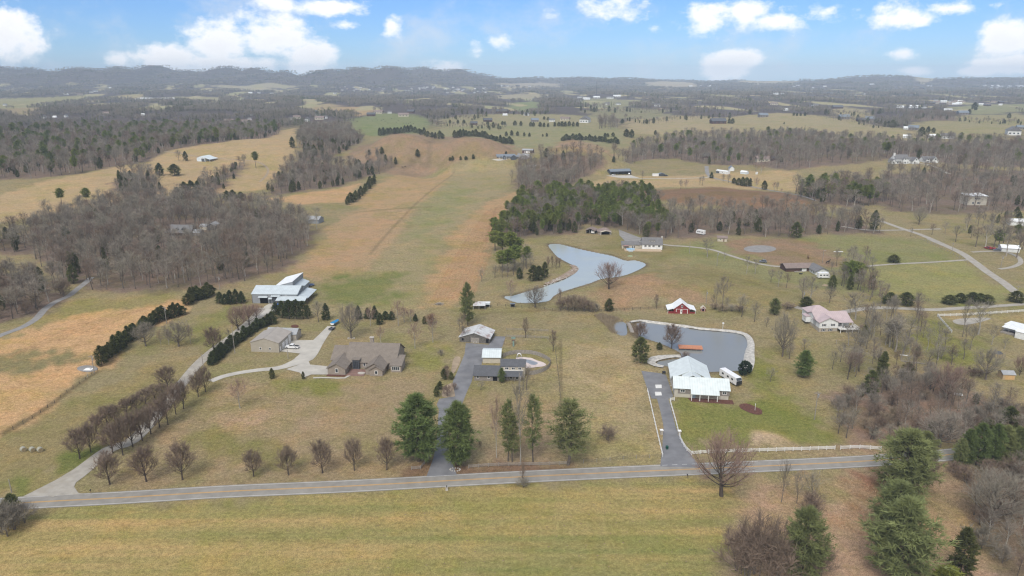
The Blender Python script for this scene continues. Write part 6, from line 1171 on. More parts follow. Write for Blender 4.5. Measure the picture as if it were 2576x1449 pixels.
b = Bld('plywood_shed', 'weathered plywood shed with orange doors right of the thicket', 'shed', Z('c', 2412, 1062), Z('c', 2505, 1066)); W = b.W; b.wing(0, W, 0, 3.8, 2.1, 'x', .9, W_ply, R_ceil, over=.2); b.box('door', .8, W-.3, -.06, -.004, .1, 1.7, mat('plywood_orange', (.52, .33, .15, 1), .9))
b = Bld('pole_barn', 'dark open fronted pole barn with slate roof on the pale pad', 'barn', Z('h', 2032, 858), Z('h', 2186, 855)); W = b.W; b.wing(0, W, .2, 12, 4.2, 'x', 2.0, None, R_blue, over=.4, walls=False); b.box('back_wall', 0, W, 11.8, 12, -.5, 4.2, W_slate); b.box('side_wall', -.1, .1, .3, 11.8, -.5, 4.2, W_slate); b.box('side_wall', W-.1, W+.1, .3, 11.8, -.5, 4.2, W_slate); b.posts([(W*k/5, .35) for k in range(6)], 4.2, .15, M_steel); b.box('fascia', 0, W, .12, .2, 3.6, 4.2, W_slate)
b = Bld('airstrip_house', 'modern dark house with slate roof and white patio at the strip end', 'house', Z('H', 660, 390), Z('H', 1120, 400)); W = b.W; b.wing(0, W, 2, 12, 3.4, 'x', 2.2, W_slate, R_blue, over=.6); b.wing(W*.30, W*.46, -.5, 7, 3.2, 'y', 1.8, W_slate, R_blue, over=.4); b.wing(W*.75, W*1.02, -1.5, 8, 3.2, 'y', 2.0, W_slate, R_blue, over=.4); b.wing(W*1.02, W*1.18, 1, 8, 2.8, 'x', 1.3, W_slate, R_blue, over=.3)
for x in (.10, .22, .40, .60, .68): b.op('window', f_(2 if x != .40 else -.5), W*x, .6, W*.07, 2.0, M_trim)
b.posts([(W*.14, .6), (W*.27, .6), (W*.5, .6), (W*.7, .6)], 3.3, .15, M_trim)
b = Bld('strip_garage', 'dark red garage with pale roof and two white doors at the strip end', 'garage', Z('H', 1285, 242), Z('H', 1545, 248)); W = b.W; b.wing(0, W, 0, 9, 4.0, 'x', 1.8, W_brn, R_ceil, over=.4); b.op('garage_door', f_(0), W*.46, 0, W*.17, 3.0, M_trim); b.op('garage_door', f_(0), W*.68, 0, W*.17, 3.0, M_trim); b.op('door', f_(0), W*.27, 0, W*.06, 2.6, M_trim)
b = Bld('strip_shelter', 'small grey lean-to at the wood edge beside the strip', 'shelter', Z('H', 1470, 625), Z('H', 1590, 625)); W = b.W; b.wing(0, W, 0, 5, 2.6, 'shed_y', .8, None, R_ceil, over=.4, walls=False); b.wing(-4, -.3, 0, 4, 1.9, 'shed_y', .5, None, R_galv, over=.2, walls=False); b.posts([(.1, .1), (W-.1, .1), (-3.8, .1), (W-.1, 4.8)], 2.6, .12); b.box('back_wall', -4, W, 4.9, 5, -.4, 2.8, W_dark)
b = Bld('hill_barn', 'white metal barn with dark doorway and lean-to on the tan hill', 'barn', Z('Q', 480, 545), Z('Q', 790, 565)); W = b.W; b.wing(0, W, 0, 17, 4.2, 'y', 2.0, W_paleblue, R_pale, over=.2); b.wing(W+.22, W+6, .5, 17, 2.6, 'shed_X', 1.5, None, R_pale, over=.2, walls=False, name='lean_to_roof'); b.op('opening', f_(0), W*.75, 0, W*.38, 3.6, W_slate); b.posts([(W+5.8, y) for y in (.7, 5, 9, 13, 16.8)], 2.6, .14, M_trim)
b = Bld('woodland_house', 'grey house with twin dormers half hidden in the west wood', 'house', Z('N', 400, 620), Z('N', 1010, 625)); W = b.W; b.wing(.5, W, 2.2, 11, 3.0, 'x', 4.2, W_brn, R_grey, over=.3); b.wing(-1, W+.3, -.6, 2.1, 2.5, 'shed_y', .7, None, R_grey, over=.2, walls=False, name='porch_roof'); b.wing(W+.05, W+6, 3, 9, 2.3, 'x', 1.8, W_stone, R_ceil, over=.3); b.posts([(-.8, -.5), (W*.25, -.5), (W*.5, -.5), (W*.75, -.5), (W, -.5)], 2.5, .1)
for x in (.40, .64): b.wing(W*x-.9, W*x+.9, 2.8, 5.6, 4.8, 'y', .8, W_dark, R_grey, over=.15, z0=3.4)
b = Bld('woodland_barn', 'ash grey shed with a pale end behind the house in the west wood', 'shed', Z('N', 1430, 470), Z('N', 1640, 470)); W = b.W; b.wing(0, W, 0, 10, 3.2, 'y', 1.8, W_dark, R_ceil, over=.3); b.wing(-6, -.35, 1, 9, 2.6, 'x', 1.2, W_cream, R_ceil, over=.2)
b = Bld('tree_line_house', 'grey building with pale yard clutter at the right end of the west wood', 'house', Z('g', 2310, 1222), Z('g', 2405, 1225)); W = b.W; b.wing(0, W, 0, 9, 3.2, 'x', 2.0, W_grey, R_ceil, over=.4)
b = Bld('white_mansion', 'large white house with tall chimney and grey gables on the wooded hill', 'house', Z('M', 470, 432), Z('M', 1130, 432)); W = b.W; b.wing(W*.14, W*.66, 2, 14, 5.4, 'x', 4.8, W_white, R_grey, over=.3); b.wing(0, W*.12, 1, 10, 3.2, 'y', 2.4, W_white, R_grey, over=.3); b.wing(W*.12, W*.3, .4, 6, 3, 'shed_y', 2, W_white, R_grey, over=.3); b.wing(W*.38, W*.55, -.6, 5, 5.0, 'y', 2.8, W_white, R_grey, over=.3); b.wing(W*.60, W, 3, 13, 3.2, 'x', 4.0, W_white, R_grey, over=.3); b.wing(W*.74, W, -1, 8, 3.2, 'y', 4.4, W_white, R_grey, over=.4)
mb = MB(); mb.box(W*.13, W*.17, 6, 8, 0, 12.2); b.mesh('chimney', mb, M_trim)
for x, z in ((.05, .8), (.465, 5.0), (.87, 4.2), (.82, .8), (.2, .8), (.33, .8), (.46, .8), (.6, .8)): b.op('window', f_({.05: 1, .465: -.6, .87: -1, .82: -1, .2: .4, .33: 2, .46: -.6, .6: 2}[x]), W*x, z, W*.05, 1.8, M_steel)
b = Bld('mansion_garage', 'white gabled garage with grey roof beside the hilltop mansion', 'garage', Z('M', 1290, 405), Z('M', 1610, 408)); W = b.W; b.wing(0, W, 3, 12, 3.0, 'x', 4.2, W_white, R_grey, over=.4); b.wing(W*.02, W*.38, 0, 6, 3.0, 'y', 3.6, W_white, R_grey, over=.4); b.wing(W*.5, W, -.6, 7, 3.0, 'y', 4.2, W_white, R_grey, over=.4)
for x, y, z in ((.2, 0, 3.6), (.75, -.6, 3.8), (.2, 0, .8)): b.op('window', f_(y), W*x, z, W*.12, 1.6, M_steel)
b = Bld('flat_roof_house', 'two storey pale house with flat white roof inside the right wood', 'house', Z('i', 2145, 1085), Z('i', 2290, 1085)); W = b.W; b.wing(0, W, 0, 12, 8.2, 'shed_y', .8, W_beige, R_white, over=.8); b.op('window', f_(0), W*.3, 1, W*.12, 2); b.op('window', f_(0), W*.6, 1, W*.2, 2); b.op('window', f_(0), W*.5, 5, W*.3, 2)
b = Bld('arched_shed', 'white roofed shed at the right edge below the open wood', 'shed', Z('i', 2470, 1238), Z('i', 2590, 1242)); W = b.W; b.wing(0, W, 0, 8, 3.2, 'x', 1.6, W_white, R_white, over=.3)
b = Bld('roadside_house', 'white roofed house among bare trees beyond the loop drive', 'house', Z('i', 2405, 1435), Z('i', 2540, 1445)); W = b.W; b.wing(0, W, 0, 8, 2.6, 'x', 1.5, W_white, R_white, over=.4); b.op('window', f_(0), W*.3, 1, 1, 1)
b = Bld('trailer_home', 'white single wide trailer with shaded end by the valley lane', 'house', Z('P', 480, 470), Z('P', 780, 510)); W = b.W; b.wing(0, W+5, 0, 5, 3.0, 'x', .8, W_white, R_white, over=.2); b.box('porch_shade', .3, W*.42, -.2, -.004, .3, 2.2, W_green if 'W_green' in globals() else W_dark); b.op('window', f_(0), W*.8, 1, 1.2, 1.2)
b = Bld('vinyl_shed', 'white gabled shed at the right of the trailer yard', 'shed', Z('P', 1395, 500), Z('P', 1625, 528)); W = b.W; b.wing(0, W, 0, 5, 2.4, 'x', 1.2, W_paleblue, R_white, over=.3)
b = Bld('yard_shed', 'tiny white shed under two bare trees at the field edge', 'shed', Z('P', 1975, 525), Z('P', 2050, 528)); W = b.W; b.wing(0, W, 0, 2.5, 1.8, 'y', .9, W_white, R_white, over=.2)
b = Bld('lattice_house', 'dark slate house behind the trailer by the valley lane', 'house', Z('P', 990, 400), Z('P', 1170, 400)); W = b.W; b.wing(0, W, 0, 8, 3.2, 'y', 2.6, W_white, R_blue, over=.4)
b = Bld('camper_shed', 'white camper body beside a dark car on the tan field edge', 'shed', Z('h', 2350, 866), Z('h', 2395, 866)); W = b.W; b.wing(0, W, 0, 3, 2.3, 'x', .3, M_trim, R_white, over=.05); b.wing(W+.3, W*2.0, 0, 4, 2.6, 'y', .8, W_dark, R_blue, over=.2)
b = Bld('greenhouse', 'very long white greenhouse far off on the left plain', 'greenhouse', Z('g', 1040, 288), Z('g', 1338, 288)); W = b.W; b.wing(0, W*.36, 0, 40, 5, 'x', 5, W_white, R_white, over=.2); b.wing(W*.37, W, 0, 40, 5, 'x', 3.5, W_white, R_white, over=.2); b.wing(-W*.15, -1, 0, 25, 3, 'x', 3, W_white, R_white, over=.2)
# houses scattered over the valley: copies of four kinds, too small to show their parts
def far_proto(wm, rm, w, d, h, rise, ridge):
    mb = MB()
    mb.box(-w/2, w/2, -d/2, d/2, -1.5, h, 0); o = .5
    if ridge == 'x': mb.extrude_x([(-d/2-o, h-.1), (0, h+rise), (d/2+o, h-.1)], -w/2-o, w/2+o, 1)
    else:
        v = [(-w/2-o, -d/2-o, h-.1), (0, -d/2-o, h+rise), (w/2+o, -d/2-o, h-.1), (-w/2-o, d/2+o, h-.1), (0, d/2+o, h+rise), (w/2+o, d/2+o, h-.1)]
        mb.add(v, [(0, 2, 1), (3, 4, 5), (0, 1, 4, 3), (1, 2, 5, 4), (0, 3, 5, 2)], 1)
    for i in range(3): mb.box(-w*.32+i*w*.3-.6, -w*.32+i*w*.3+.6, -d/2-.08, -d/2+.01, 1.0, 2.2, 2)
    o = mb.build('far_house', [wm, rm, M_glass]); COL.objects.unlink(o); return o
FP = {'w': far_proto(W_white, R_grey, 13, 8, 3.2, 2.6, 'x'), 'g': far_proto(W_white, R_grey, 9, 11, 4.0, 3.6, 'y'), 't': far_proto(W_cream, R_warm, 14, 8, 3, 2.4, 'x'), 'm': far_proto(W_white, R_white, 14, 8, 3, 2.0, 'x'), 'd': far_proto(W_brn, R_dark, 14, 9, 3, 3, 'x'), 'b': far_proto(W_stone, R_blue, 12, 9, 3.2, 3, 'x')}
FW = {'w': 13, 'g': 9, 't': 14, 'm': 14, 'd': 14, 'b': 12}
FARH = []
def far_houses(r, lab, grp, lst):
    for i, q in enumerate(lst):
        x, y, wz, k = q; px, py = Z(r, x, y); gx_, gy_, gz_ = ground(px, py); FARH.append((gx_, gy_)); o = FP[k].copy(); COL.objects.link(o); o.location = (gx_, gy_, gz_)
        s_ = wz/3*m_per(gx_, gy_, gz_)/FW[k]; s_ = min(max(s_*.85, .6), 2.4); o.scale = (s_, s_, min(1.9, max(.8, s_**.5*1.25))); o.rotation_euler = (0, 0, rng.uniform(-.35, .35)+math.atan2(-gx_, gy_)*.5)
        o['label'] = lab; o['category'] = 'house'; o['group'] = grp
far_houses('g', 'small far house among the grey woods on the left plain', 'far houses on the left plain', [(500, 252, 40, 'm'), (560, 245, 45, 't'), (720, 228, 40, 'w'), (605, 255, 40, 't'), (830, 203, 22, 'm'), (1890, 242, 32, 'm'), (1955, 240, 26, 'w'), (2050, 244, 30, 'w'), (2530, 246, 30, 'm'), (180, 430, 50, 'w'), (335, 430, 24, 'g'), (415, 425, 22, 'm'), (500, 420, 22, 'g'), (805, 400, 55, 't'), (1080, 407, 30, 'm'), (1450, 355, 16, 'g'), (40, 333, 30, 'w'), (690, 235, 30, 'w')])
far_houses('g', 'pale house at the wood edge above the tan hill', 'houses above the tan hill', [(1730, 460, 70, 't'), (1855, 468, 90, 't'), (1885, 442, 30, 'w'), (1900, 408, 30, 'w'), (2240, 430, 60, 't'), (2320, 452, 40, 'g'), (2390, 408, 50, 'w'), (2415, 438, 80, 't'), (2455, 430, 40, 'w'), (2380, 388, 40, 'd'), (2200, 440, 30, 'w')])
far_houses('h', 'house on the lane across the green valley field', 'houses across the valley field', [(285, 392, 75, 't'), (365, 392, 35, 'w'), (225, 412, 70, 'd'), (470, 415, 90, 't'), (525, 388, 60, 'd'), (880, 370, 40, 'd'), (1215, 390, 100, 'd'), (1235, 410, 40, 'm'), (1398, 408, 45, 'w'), (1460, 456, 62, 'b'), (1590, 455, 50, 'w'), (1690, 444, 80, 't'), (1840, 460, 78, 'g'), (1105, 455, 75, 'd'), (1000, 478, 60, 'd')])
far_houses('h', 'white building by the mast on the middle hills', 'buildings by the mast', [(1925, 276, 55, 'm'), (2080, 268, 90, 'm'), (1850, 288, 60, 'm'), (2030, 280, 70, 'w'), (2090, 328, 40, 'w'), (2385, 338, 50, 'w'), (2450, 240, 40, 't'), (1460, 293, 40, 'w'), (1800, 275, 40, 'w'), (2010, 325, 40, 'w')])
sub = [(rng.uniform(480, 1100), rng.uniform(195, 240), rng.uniform(12, 22), rng.choice(['m', 'w', 't', 'g'])) for _ in range(46)]+[(rng.uniform(0, 320), rng.uniform(192, 225), rng.uniform(12, 22), rng.choice(['m', 'w', 't'])) for _ in range(20)]
far_houses('h', 'tiny pale house in the far housing estate below the middle ridge', 'far housing estate', sub)
far_houses('h', 'pale house on the sunlit far slope', 'houses on the far slope', [(1250, 187, 30, 'w'), (1330, 187, 40, 'd'), (1210, 190, 25, 'm'), (1060, 175, 22, 'w'), (1420, 190, 22, 'w')])
far_houses('i', 'house at the edge of the tan eastern fields', 'houses by the eastern fields', [(605, 420, 75, 'b'), (265, 468, 125, 'd'), (780, 370, 50, 'm'), (690, 328, 60, 't'), (1000, 338, 50, 'w'), (1165, 356, 85, 'd'), (1215, 434, 85, 'b'), (1410, 446, 70, 'b'), (1345, 452, 70, 'd'), (1640, 350, 55, 'm'), (1740, 350, 75, 'm'), (1820, 352, 40, 'w'), (2110, 402, 80, 'b'), (2000, 375, 60, 'm'), (1740, 518, 80, 'b'), (1690, 512, 50, 'm'), (1690, 578, 60, 'm'), (1900, 580, 90, 'm'), (2000, 582, 100, 'w'), (2490, 552, 100, 'g'), (2545, 512, 60, 'b')])
sub = [(rng.uniform(1880, 2130), rng.uniform(292, 330), rng.uniform(25, 50), rng.choice(['m', 'w', 't', 'd'])) for _ in range(16)]+[(2250+rng.uniform(-60, 160), rng.uniform(305, 340), rng.uniform(25, 45), rng.choice(['m', 't', 'd'])) for _ in range(8)]
far_houses('i', 'house in the small settlement beyond the eastern fields', 'eastern settlement', sub)
sub = [(rng.uniform(2270, 2576), rng.uniform(182, 215), rng.uniform(14, 24), rng.choice(['m', 'w', 'g'])) for _ in range(30)]+[(rng.uniform(1740, 2120), rng.uniform(190, 205), rng.uniform(25, 50), rng.choice(['m', 't', 'd'])) for _ in range(10)]+[(rng.uniform(700, 1700), rng.uniform(160, 285), rng.uniform(18, 34), rng.choice(['m', 'w', 't', 'd'])) for _ in range(26)]
far_houses('i', 'tiny house on the hazy eastern hills', 'houses on the eastern hills', sub)
far_houses('i', 'pale house half hidden in the long wood', 'houses in the long wood', [(60, 665, 95, 't'), (180, 725, 60, 'd'), (600, 755, 110, 't'), (690, 745, 60, 'd'), (150, 1285, 0.1, 'm')][:4])
far_houses('i', 'white building on the skyline of the eastern hills', 'skyline buildings', [(130, 185, 40, 'm'), (200, 188, 30, 'm'), (60, 190, 30, 'm'), (55, 265, 45, 't'), (490, 165, 24, 'g')])
b = Bld('pavilion', 'broad white pyramid roofed building on the eastern wooded hill', 'building', Z('i', 665, 250), Z('i', 725, 250)); W = b.W; b.wing(0, W, 0, W*.9, 6, 'hip', 9, W_white, R_white, over=1)
FH = np.array(FARH)
# the valley's far woods, open where the clearings are
far = []; y = 1230.0
KILL = [p for p in FARXY]
while y < 9800:
    dx = max(20, y*0.0125); n = int(2*0.86*y/dx); X = (np.arange(n)+.5)*dx-0.86*y+rng.uniform(-.4, .4, n)*dx; Yv = y+rng.uniform(-.4, .4, n)*y*.016
    k = vnoise(X, Yv*.6, 420, 61)+.5*vnoise(X, Yv*.6, 150, 62) > -.55+.4*(y < 2600)
    t_ = X/Yv; near = Yv < 1500+200*np.sin(t_*9); k &= ~(near & (np.abs(t_+.05) < .42))
    k &= ~((Yv < 2350) & (t_ > -.18) & (t_ < .30) & (vnoise(X, Yv, 200, 66) < .12))
    k &= ~((Yv < 2300) & (t_ > .2) & (vnoise(X, Yv, 160, 67) < -.05))
    k &= ~((Yv < 1500) & (t_ < -.1))
    for A in KILL:
        for q in (1, 1.03, 1.06, 1.09): k &= poly_sd(A, X*q, Yv*q) > 6
    for q in (1, 1.035, 1.07): k &= ~far_open(X*q, Yv*q)
    if y > 1500 and len(FH):        # no trunk stands on or right before a house
        for q, w_ in ((1, 26), (1.02, 24), (1.045, 24)):
            dd_ = np.abs(X[:, None]*q-FH[None, :, 0]) < w_; dd_ &= np.abs(Yv[:, None]*q-FH[None, :, 1]) < y*.016; k &= ~dd_.any(1)
    X, Yv = X[k], Yv[k]
    if len(X):
        zz = np.atleast_1d(H(X, Yv)); ev = vnoise(X, Yv, 260, 63) > .72
        for x, yv, z, e in zip(X, Yv, zz, ev):
            idx, h = LIB['patche' if e else 'patch'][rng.integers(2 if e else 4)]; w_ = dx/30*rng.uniform(.9, 1.25); far.append((x, yv, z-.2, idx, (w_, max(.8, w_*.8), rng.uniform(.8, 1.25)*(1+.00003*y)), rng.choice([0, 3.14])))
    y *= 1.016
gn_mass('far_woodland', far)
# ---------------------------------------------------------------- vehicles, fences, poles and small things
P_white = mat('paint_white', (.72, .72, .72, 1), .3, .03, 1, spec=.5); P_blue = mat('paint_blue', (.02, .12, .48, 1), .3, .05, 1, spec=.5); P_black = mat('paint_black', (.02, .022, .028, 1), .25, .05, 1, spec=.5); P_grey = mat('paint_grey', (.12, .13, .15, 1), .3, .05, 1, spec=.5); P_red = mat('paint_red', (.28, .03, .03, 1), .35, .05, 1, spec=.5); M_rub = mat('rubber', (.015, .015, .015, 1), .8); M_chr = mat('rim', (.45, .45, .46, 1), .35, .05, 1, metallic=.6); M_light = mat('lamp_glass', (.6, .6, .55, 1), .2); M_tail = mat('lamp_red', (.35, .02, .02, 1), .3)
def wheels(root, xs, yw, r=.37, w=.25):
    for x in xs:
        for s_ in (-1, 1):
            mb = MB(); mb.wheel(x, s_*yw, r, r, w); o = mb.build('wheel', M_rub, root); q = MB(); q.wheel(x, s_*(yw+.01), r, r*.58, w+.03, 10); q.build('rim', M_chr, o)
def prof(mb, pts, w, taper=None, mi=0):          # side outline (x, z) swept across the body, narrower above the beltline when taper is given
    n = len(pts); ws_ = [w if taper is None else w*(1-taper*max(0, z-1.0)) for x, z in pts]
    v = [(x, -a/2, z) for (x, z), a in zip(pts, ws_)]+[(x, a/2, z) for (x, z), a in zip(pts, ws_)]
    mb.add(v, [tuple(range(n)), tuple(range(2*n-1, n-1, -1))]+[(i, n+i, n+(i+1) % n, (i+1) % n) for i in range(n)], mi)
def car(name, label, cat, r, x, y, rz, paint, kind='sedan', group=None):
    gx_, gy_, gz_ = GZ(r, x, y); t = empty(name, (gx_, gy_, gz_+.12), rz, label, cat, group)
    if kind == 'pickup':
        mb = MB(); prof(mb, [(-3.0, .45), (-3.0, 1.12), (-1.0, 1.15), (1.35, 1.15), (2.75, 1.02), (2.95, .8), (2.95, .42)], 1.95); mb.build('body', paint, t)
        mb = MB(); prof(mb, [(-.95, 1.15), (-.85, 1.85), (.55, 1.88), (1.35, 1.16)], 1.82, .16); mb.build('cab', paint, t)
        mb = MB(); prof(mb, [(-.80, 1.24), (-.74, 1.74), (.50, 1.76), (1.12, 1.24)], 1.90, .16); prof(mb, [(.62, 1.80), (1.33, 1.20), (1.37, 1.20), (.66, 1.82)], 1.55); prof(mb, [(-.97, 1.25), (-.89, 1.74), (-.92, 1.74), (-1.0, 1.25)], 1.5); mb.build('window', M_glass, t)
        mb = MB(); mb.box(-2.92, -1.1, -.80, .80, 1.123, 1.16); mb.build('bed', M_black, t); wheels(t, (-1.95, 1.95), .88, .40, .27)
        for s_ in (-1, 1): mb = MB(); mb.box(2.93, 2.98, s_*.75-.15, s_*.75+.15, .72, .9); mb.build('headlight', M_light, t); mb = MB(); mb.box(-3.03, -2.99, s_*.85-.08, s_*.85+.08, .75, 1.05); mb.build('tail_light', M_tail, t)
    else:
        su = kind == 'suv'; top = 1.72 if su else 1.45
        mb = MB(); prof(mb, [(-2.3, .35), (-2.35, .85), (-1.9, 1.0), (1.0, 1.0), (2.1, .85), (2.3, .6), (2.3, .32)], 1.82); mb.build('body', paint, t)
        mb = MB(); prof(mb, [(-2.05 if su else -1.75, 1.0), (-1.7 if su else -1.0, top), (.25, top), (1.05, 1.0)], 1.66, .22); mb.build('cabin', paint, t)
        mb = MB(); prof(mb, [(-1.75 if su else -1.4, 1.06), (-1.55 if su else -.92, top-.09), (.2, top-.09), (.86, 1.06)], 1.72, .22); prof(mb, [(.32, top-.05), (1.06, 1.03), (1.10, 1.03), (.36, top-.03)], 1.4); mb.build('window', M_glass, t); wheels(t, (-1.4, 1.4), .82, .34, .22)
        for s_ in (-1, 1): mb = MB(); mb.box(2.2, 2.29, s_*.65-.15, s_*.65+.15, .62, .76); mb.build('headlight', M_light, t)
    return t
car('pickup_truck', 'white crew cab pickup parked before the tan garage', 'truck', 'a', 2205, 826, 3.05, P_white, 'pickup')
car('pickup_truck', 'bright blue pickup parked at the metal barn', 'truck', 'A', 990, 960, -1.95, P_blue, 'pickup')
car('parked_car', 'black car parked behind the pink-roofed house', 'car', 'c', 965, 538, 3.0, P_black); car('parked_car', 'dark grey car on the ranch lane below the riding ring', 'car', 'c', 605, 178, 2.8, P_grey, 'suv')
car('pickup_truck', 'white truck on the gravel yard at the strip end', 'truck', 'H', 1418, 308, 3.1, P_white, 'pickup'); car('parked_car', 'black car beside the white camper body', 'car', 'h', 2450, 866, .1, P_black, 'suv')
car('parked_car', 'dark red car leftmost by the loop drive', 'car', 'c', 2302, 76, 1.9, P_red, 'suv'); car('parked_car', 'red pickup-like car between two cars by the loop drive', 'car', 'c', 2338, 80, 1.9, P_red); car('parked_car', 'dark car rightmost of three by the loop drive', 'car', 'c', 2372, 90, 2.8, P_grey)
car('parked_car', 'pale car at the front of the dark pole barn', 'car', 'h', 2055, 862, .1, P_white); car('parked_car', 'white van parked under the right bay of the dark pole barn', 'van', 'h', 2172, 853, 1.4, P_white, 'suv')
# boat on its trailer
gx_, gy_, gz_ = GZ('A', 2430, 1375); t = empty('covered_boat', (gx_, gy_, gz_), 1.28, 'boat with a bright blue cover on a trailer at the drive end', 'boat')
mb = MB(); sec = [(-3.0, 1.1), (-1.5, 1.15), (0, 1.15), (1.6, .95), (2.6, .5), (3.1, .05)]
for (x0, a0), (x1, a1) in zip(sec, sec[1:]):
    mb.quad((x0, -a0, 1.5), (x1, -a1, 1.55), (x1, -a1*.45, .75), (x0, -a0*.55, .7)); mb.quad((x1, a1, 1.55), (x0, a0, 1.5), (x0, a0*.55, .7), (x1, a1*.45, .75)); mb.quad((x0, a0*.55, .7), (x0, -a0*.55, .7), (x1, -a1*.45, .75), (x1, a1*.45, .75))
mb.quad((-3, 1.1, 1.5), (-3, -1.1, 1.5), (-3, -.6, .7), (-3, .6, .7)); mb.build('hull', P_white, t); mb = MB()
for (x0, a0), (x1, a1) in zip(sec, sec[1:]):
    z0, z1 = 1.5+.45*(1-(x0/3.2)**2), 1.5+.45*(1-(x1/3.2)**2); mb.quad((x0, -a0, 1.52), (x1, -a1, 1.57), (x1, 0, z1), (x0, 0, z0)); mb.quad((x1, a1, 1.57), (x0, a0, 1.52), (x0, 0, z0), (x1, 0, z1))
mb.build('cover', mat('cover_blue', (.02, .20, .42, 1), .7, .2, 1.5), t); mb = MB(); mb.box(-3.0, 3.6, -.08, .08, .45, .6); mb.box(-1.6, -1.4, -1.1, 1.1, .42, .58); mb.build('trailer_frame', M_steel, t); wheels(t, (-1.5,), 1.05, .33, .2)
mb = MB(); mb.tube((-2.2, -.95, 1.5), (-2.0, -.95, 2.4), .04, .04, 5); mb.tube((-2.2, .95, 1.5), (-2.0, .95, 2.4), .04, .04, 5); mb.tube((-2.0, -.95, 2.4), (-2.0, .95, 2.4), .04, .04, 5); mb.build('tower', M_chr, t)
gx_, gy_, gz_ = GZ('a', 2506, 685); t = empty('flatbed_trailer', (gx_, gy_, gz_), 1.25, 'empty dark utility trailer before the covered boat', 'trailer'); mb = MB(); mb.box(-1.6, 1.6, -.9, .9, .5, .6); mb.box(-1.6, 1.6, -.95, -.88, .6, .95); mb.box(-1.6, 1.6, .88, .95, .6, .95); mb.build('bed', M_steel, t); wheels(t, (0,), 1.05, .32, .2); mb = MB(); mb.tube((1.6, 0, .5), (2.8, 0, .45), .06, .05, 5); mb.build('tow_bar', M_steel, t)
# motorhome and camper
def rv(label, r, x, y, rz, L_, name='motorhome'):
    gx_, gy_, gz_ = GZ(r, x, y); t = empty(name, (gx_, gy_, gz_+.05), rz, label, 'camper'); h = 3.3
    mb = MB(); prof(mb, [(-L_/2, .55), (-L_/2, h), (L_/2-.7, h), (L_/2-.1, h-.9), (L_/2, 1.0), (L_/2-.1, .55)], 2.5); mb.build('body', P_white, t)
    mb = MB(); prof(mb, [(L_/2-.62, h-.15), (L_/2-.04, h-1.0), (L_/2+.03, h-1.0), (L_/2-.55, h-.12)], 2.3); mb.build('windscreen', M_glass, t); mb = MB(); prof(mb, [(L_/2-.02, .6), (L_/2-.03, 2.1), (L_/2+.05, 2.1), (L_/2+.07, .6)], 2.44); mb.build('front_cap', P_black if name == 'motorhome' else P_white, t)
    for q in (-.3, .0, .25):
        for s_ in (-1, 1): mb = MB(); mb.box(L_*q-.55, L_*q+.55, s_*1.26-.03, s_*1.26+.03, 1.7, 2.4); mb.build('window', M_glass, t)
    for q in (-.3, .1): mb = MB(); mb.box(L_*q-.35, L_*q+.35, -.35, .35, h, h+.22); mb.build('roof_vent', M_trim, t)
    wheels(t, (-L_*.25, -L_*.33), 1.15, .4, .25)
    if name == 'motorhome': wheels(t, (L_*.3,), 1.15, .4, .25)
rv('white motorhome with a black front cap parked beside the pale-roofed house', 'D', 2310, 740, -1.22, 10.5)
rv('white travel trailer parked at the gable of the brown ranch house', 'G', 1470, 815, .02, 6.6, 'travel_trailer'); rv('white motorhome at the wood edge above the riding ring', 'F', 2340, 400, 2.3, 6.5, 'travel_trailer')
# fences
def fence(name, label, r, pts, post_m, rail_m, step, hts, hp, thick=.07, pr=.07, rails=True, pickets=False, lift=0.0, group=None):
    P = smooth_open(np.array([(GZ(r, *p) if r else ground(*p))[:2] for p in pts]), 4) if len(pts) > 2 else np.array([(GZ(r, *p) if r else ground(*p))[:2] for p in pts])
    s = np.concatenate([[0], np.cumsum(np.hypot(*np.diff(P, axis=0).T))]); n = max(2, int(s[-1]/step)+1); q = np.linspace(0, s[-1], n); Q = np.stack([np.interp(q, s, P[:, 0]), np.interp(q, s, P[:, 1])], 1); z = np.atleast_1d(H(Q[:, 0], Q[:, 1]))+lift
    o0 = np.array([Q[0][0], Q[0][1], z[0]]); t = empty(name, tuple(o0), 0, label, 'fence', group)
    first = None
    for i in range(n):
        ang = math.atan2(*(Q[min(i+1, n-1)]-Q[max(i-1, 0)])[::-1])
        if first is None: mb = MB(); mb.box(-pr, pr, -pr, pr, -.5, hp); mb.box(-pr-.015, pr+.015, -pr-.015, pr+.015, hp, hp+.05); first = mb.build('post', post_m, t); o = first
        else: o = first.copy(); COL.objects.link(o); o.parent = t
        o.location = (Q[i][0]-o0[0], Q[i][1]-o0[1], z[i]-o0[2]); o.rotation_euler = (0, 0, ang)
        if n > 100 and i >= 99: break
    mb = MB()
    for i in range(n-1):
        a = np.array([*Q[i], z[i]])-o0; b_ = np.array([*Q[i+1], z[i+1]])-o0; d = b_-a; L_ = np.hypot(d[0], d[1]); nx, ny = -d[1]/L_*thick/2, d[0]/L_*thick/2
        for h0, h1_ in hts:
            k = [(a[0]+nx, a[1]+ny, a[2]+h0), (a[0]-nx, a[1]-ny, a[2]+h0), (b_[0]-nx, b_[1]-ny, b_[2]+h0), (b_[0]+nx, b_[1]+ny, b_[2]+h0)]; mb.add(k+[(x, y, zz+h1_-h0) for x, y, zz in k], [(0, 1, 2, 3), (7, 6, 5, 4), (0, 3, 7, 4), (1, 5, 6, 2)])
    mb.build('boards' if pickets else 'rails', rail_m, t); return t
wr = [(.35, .5), (.75, .9), (1.1, 1.25)]
F_white = M_trim
fence('rail_fence', 'white three rail fence along the road before the green lawn', 'f', [(70, 528), (150, 520), (350, 512), (500, 508), (750, 500), (950, 494), (1148, 487)], F_white, F_white, 2.6, wr, 1.35)
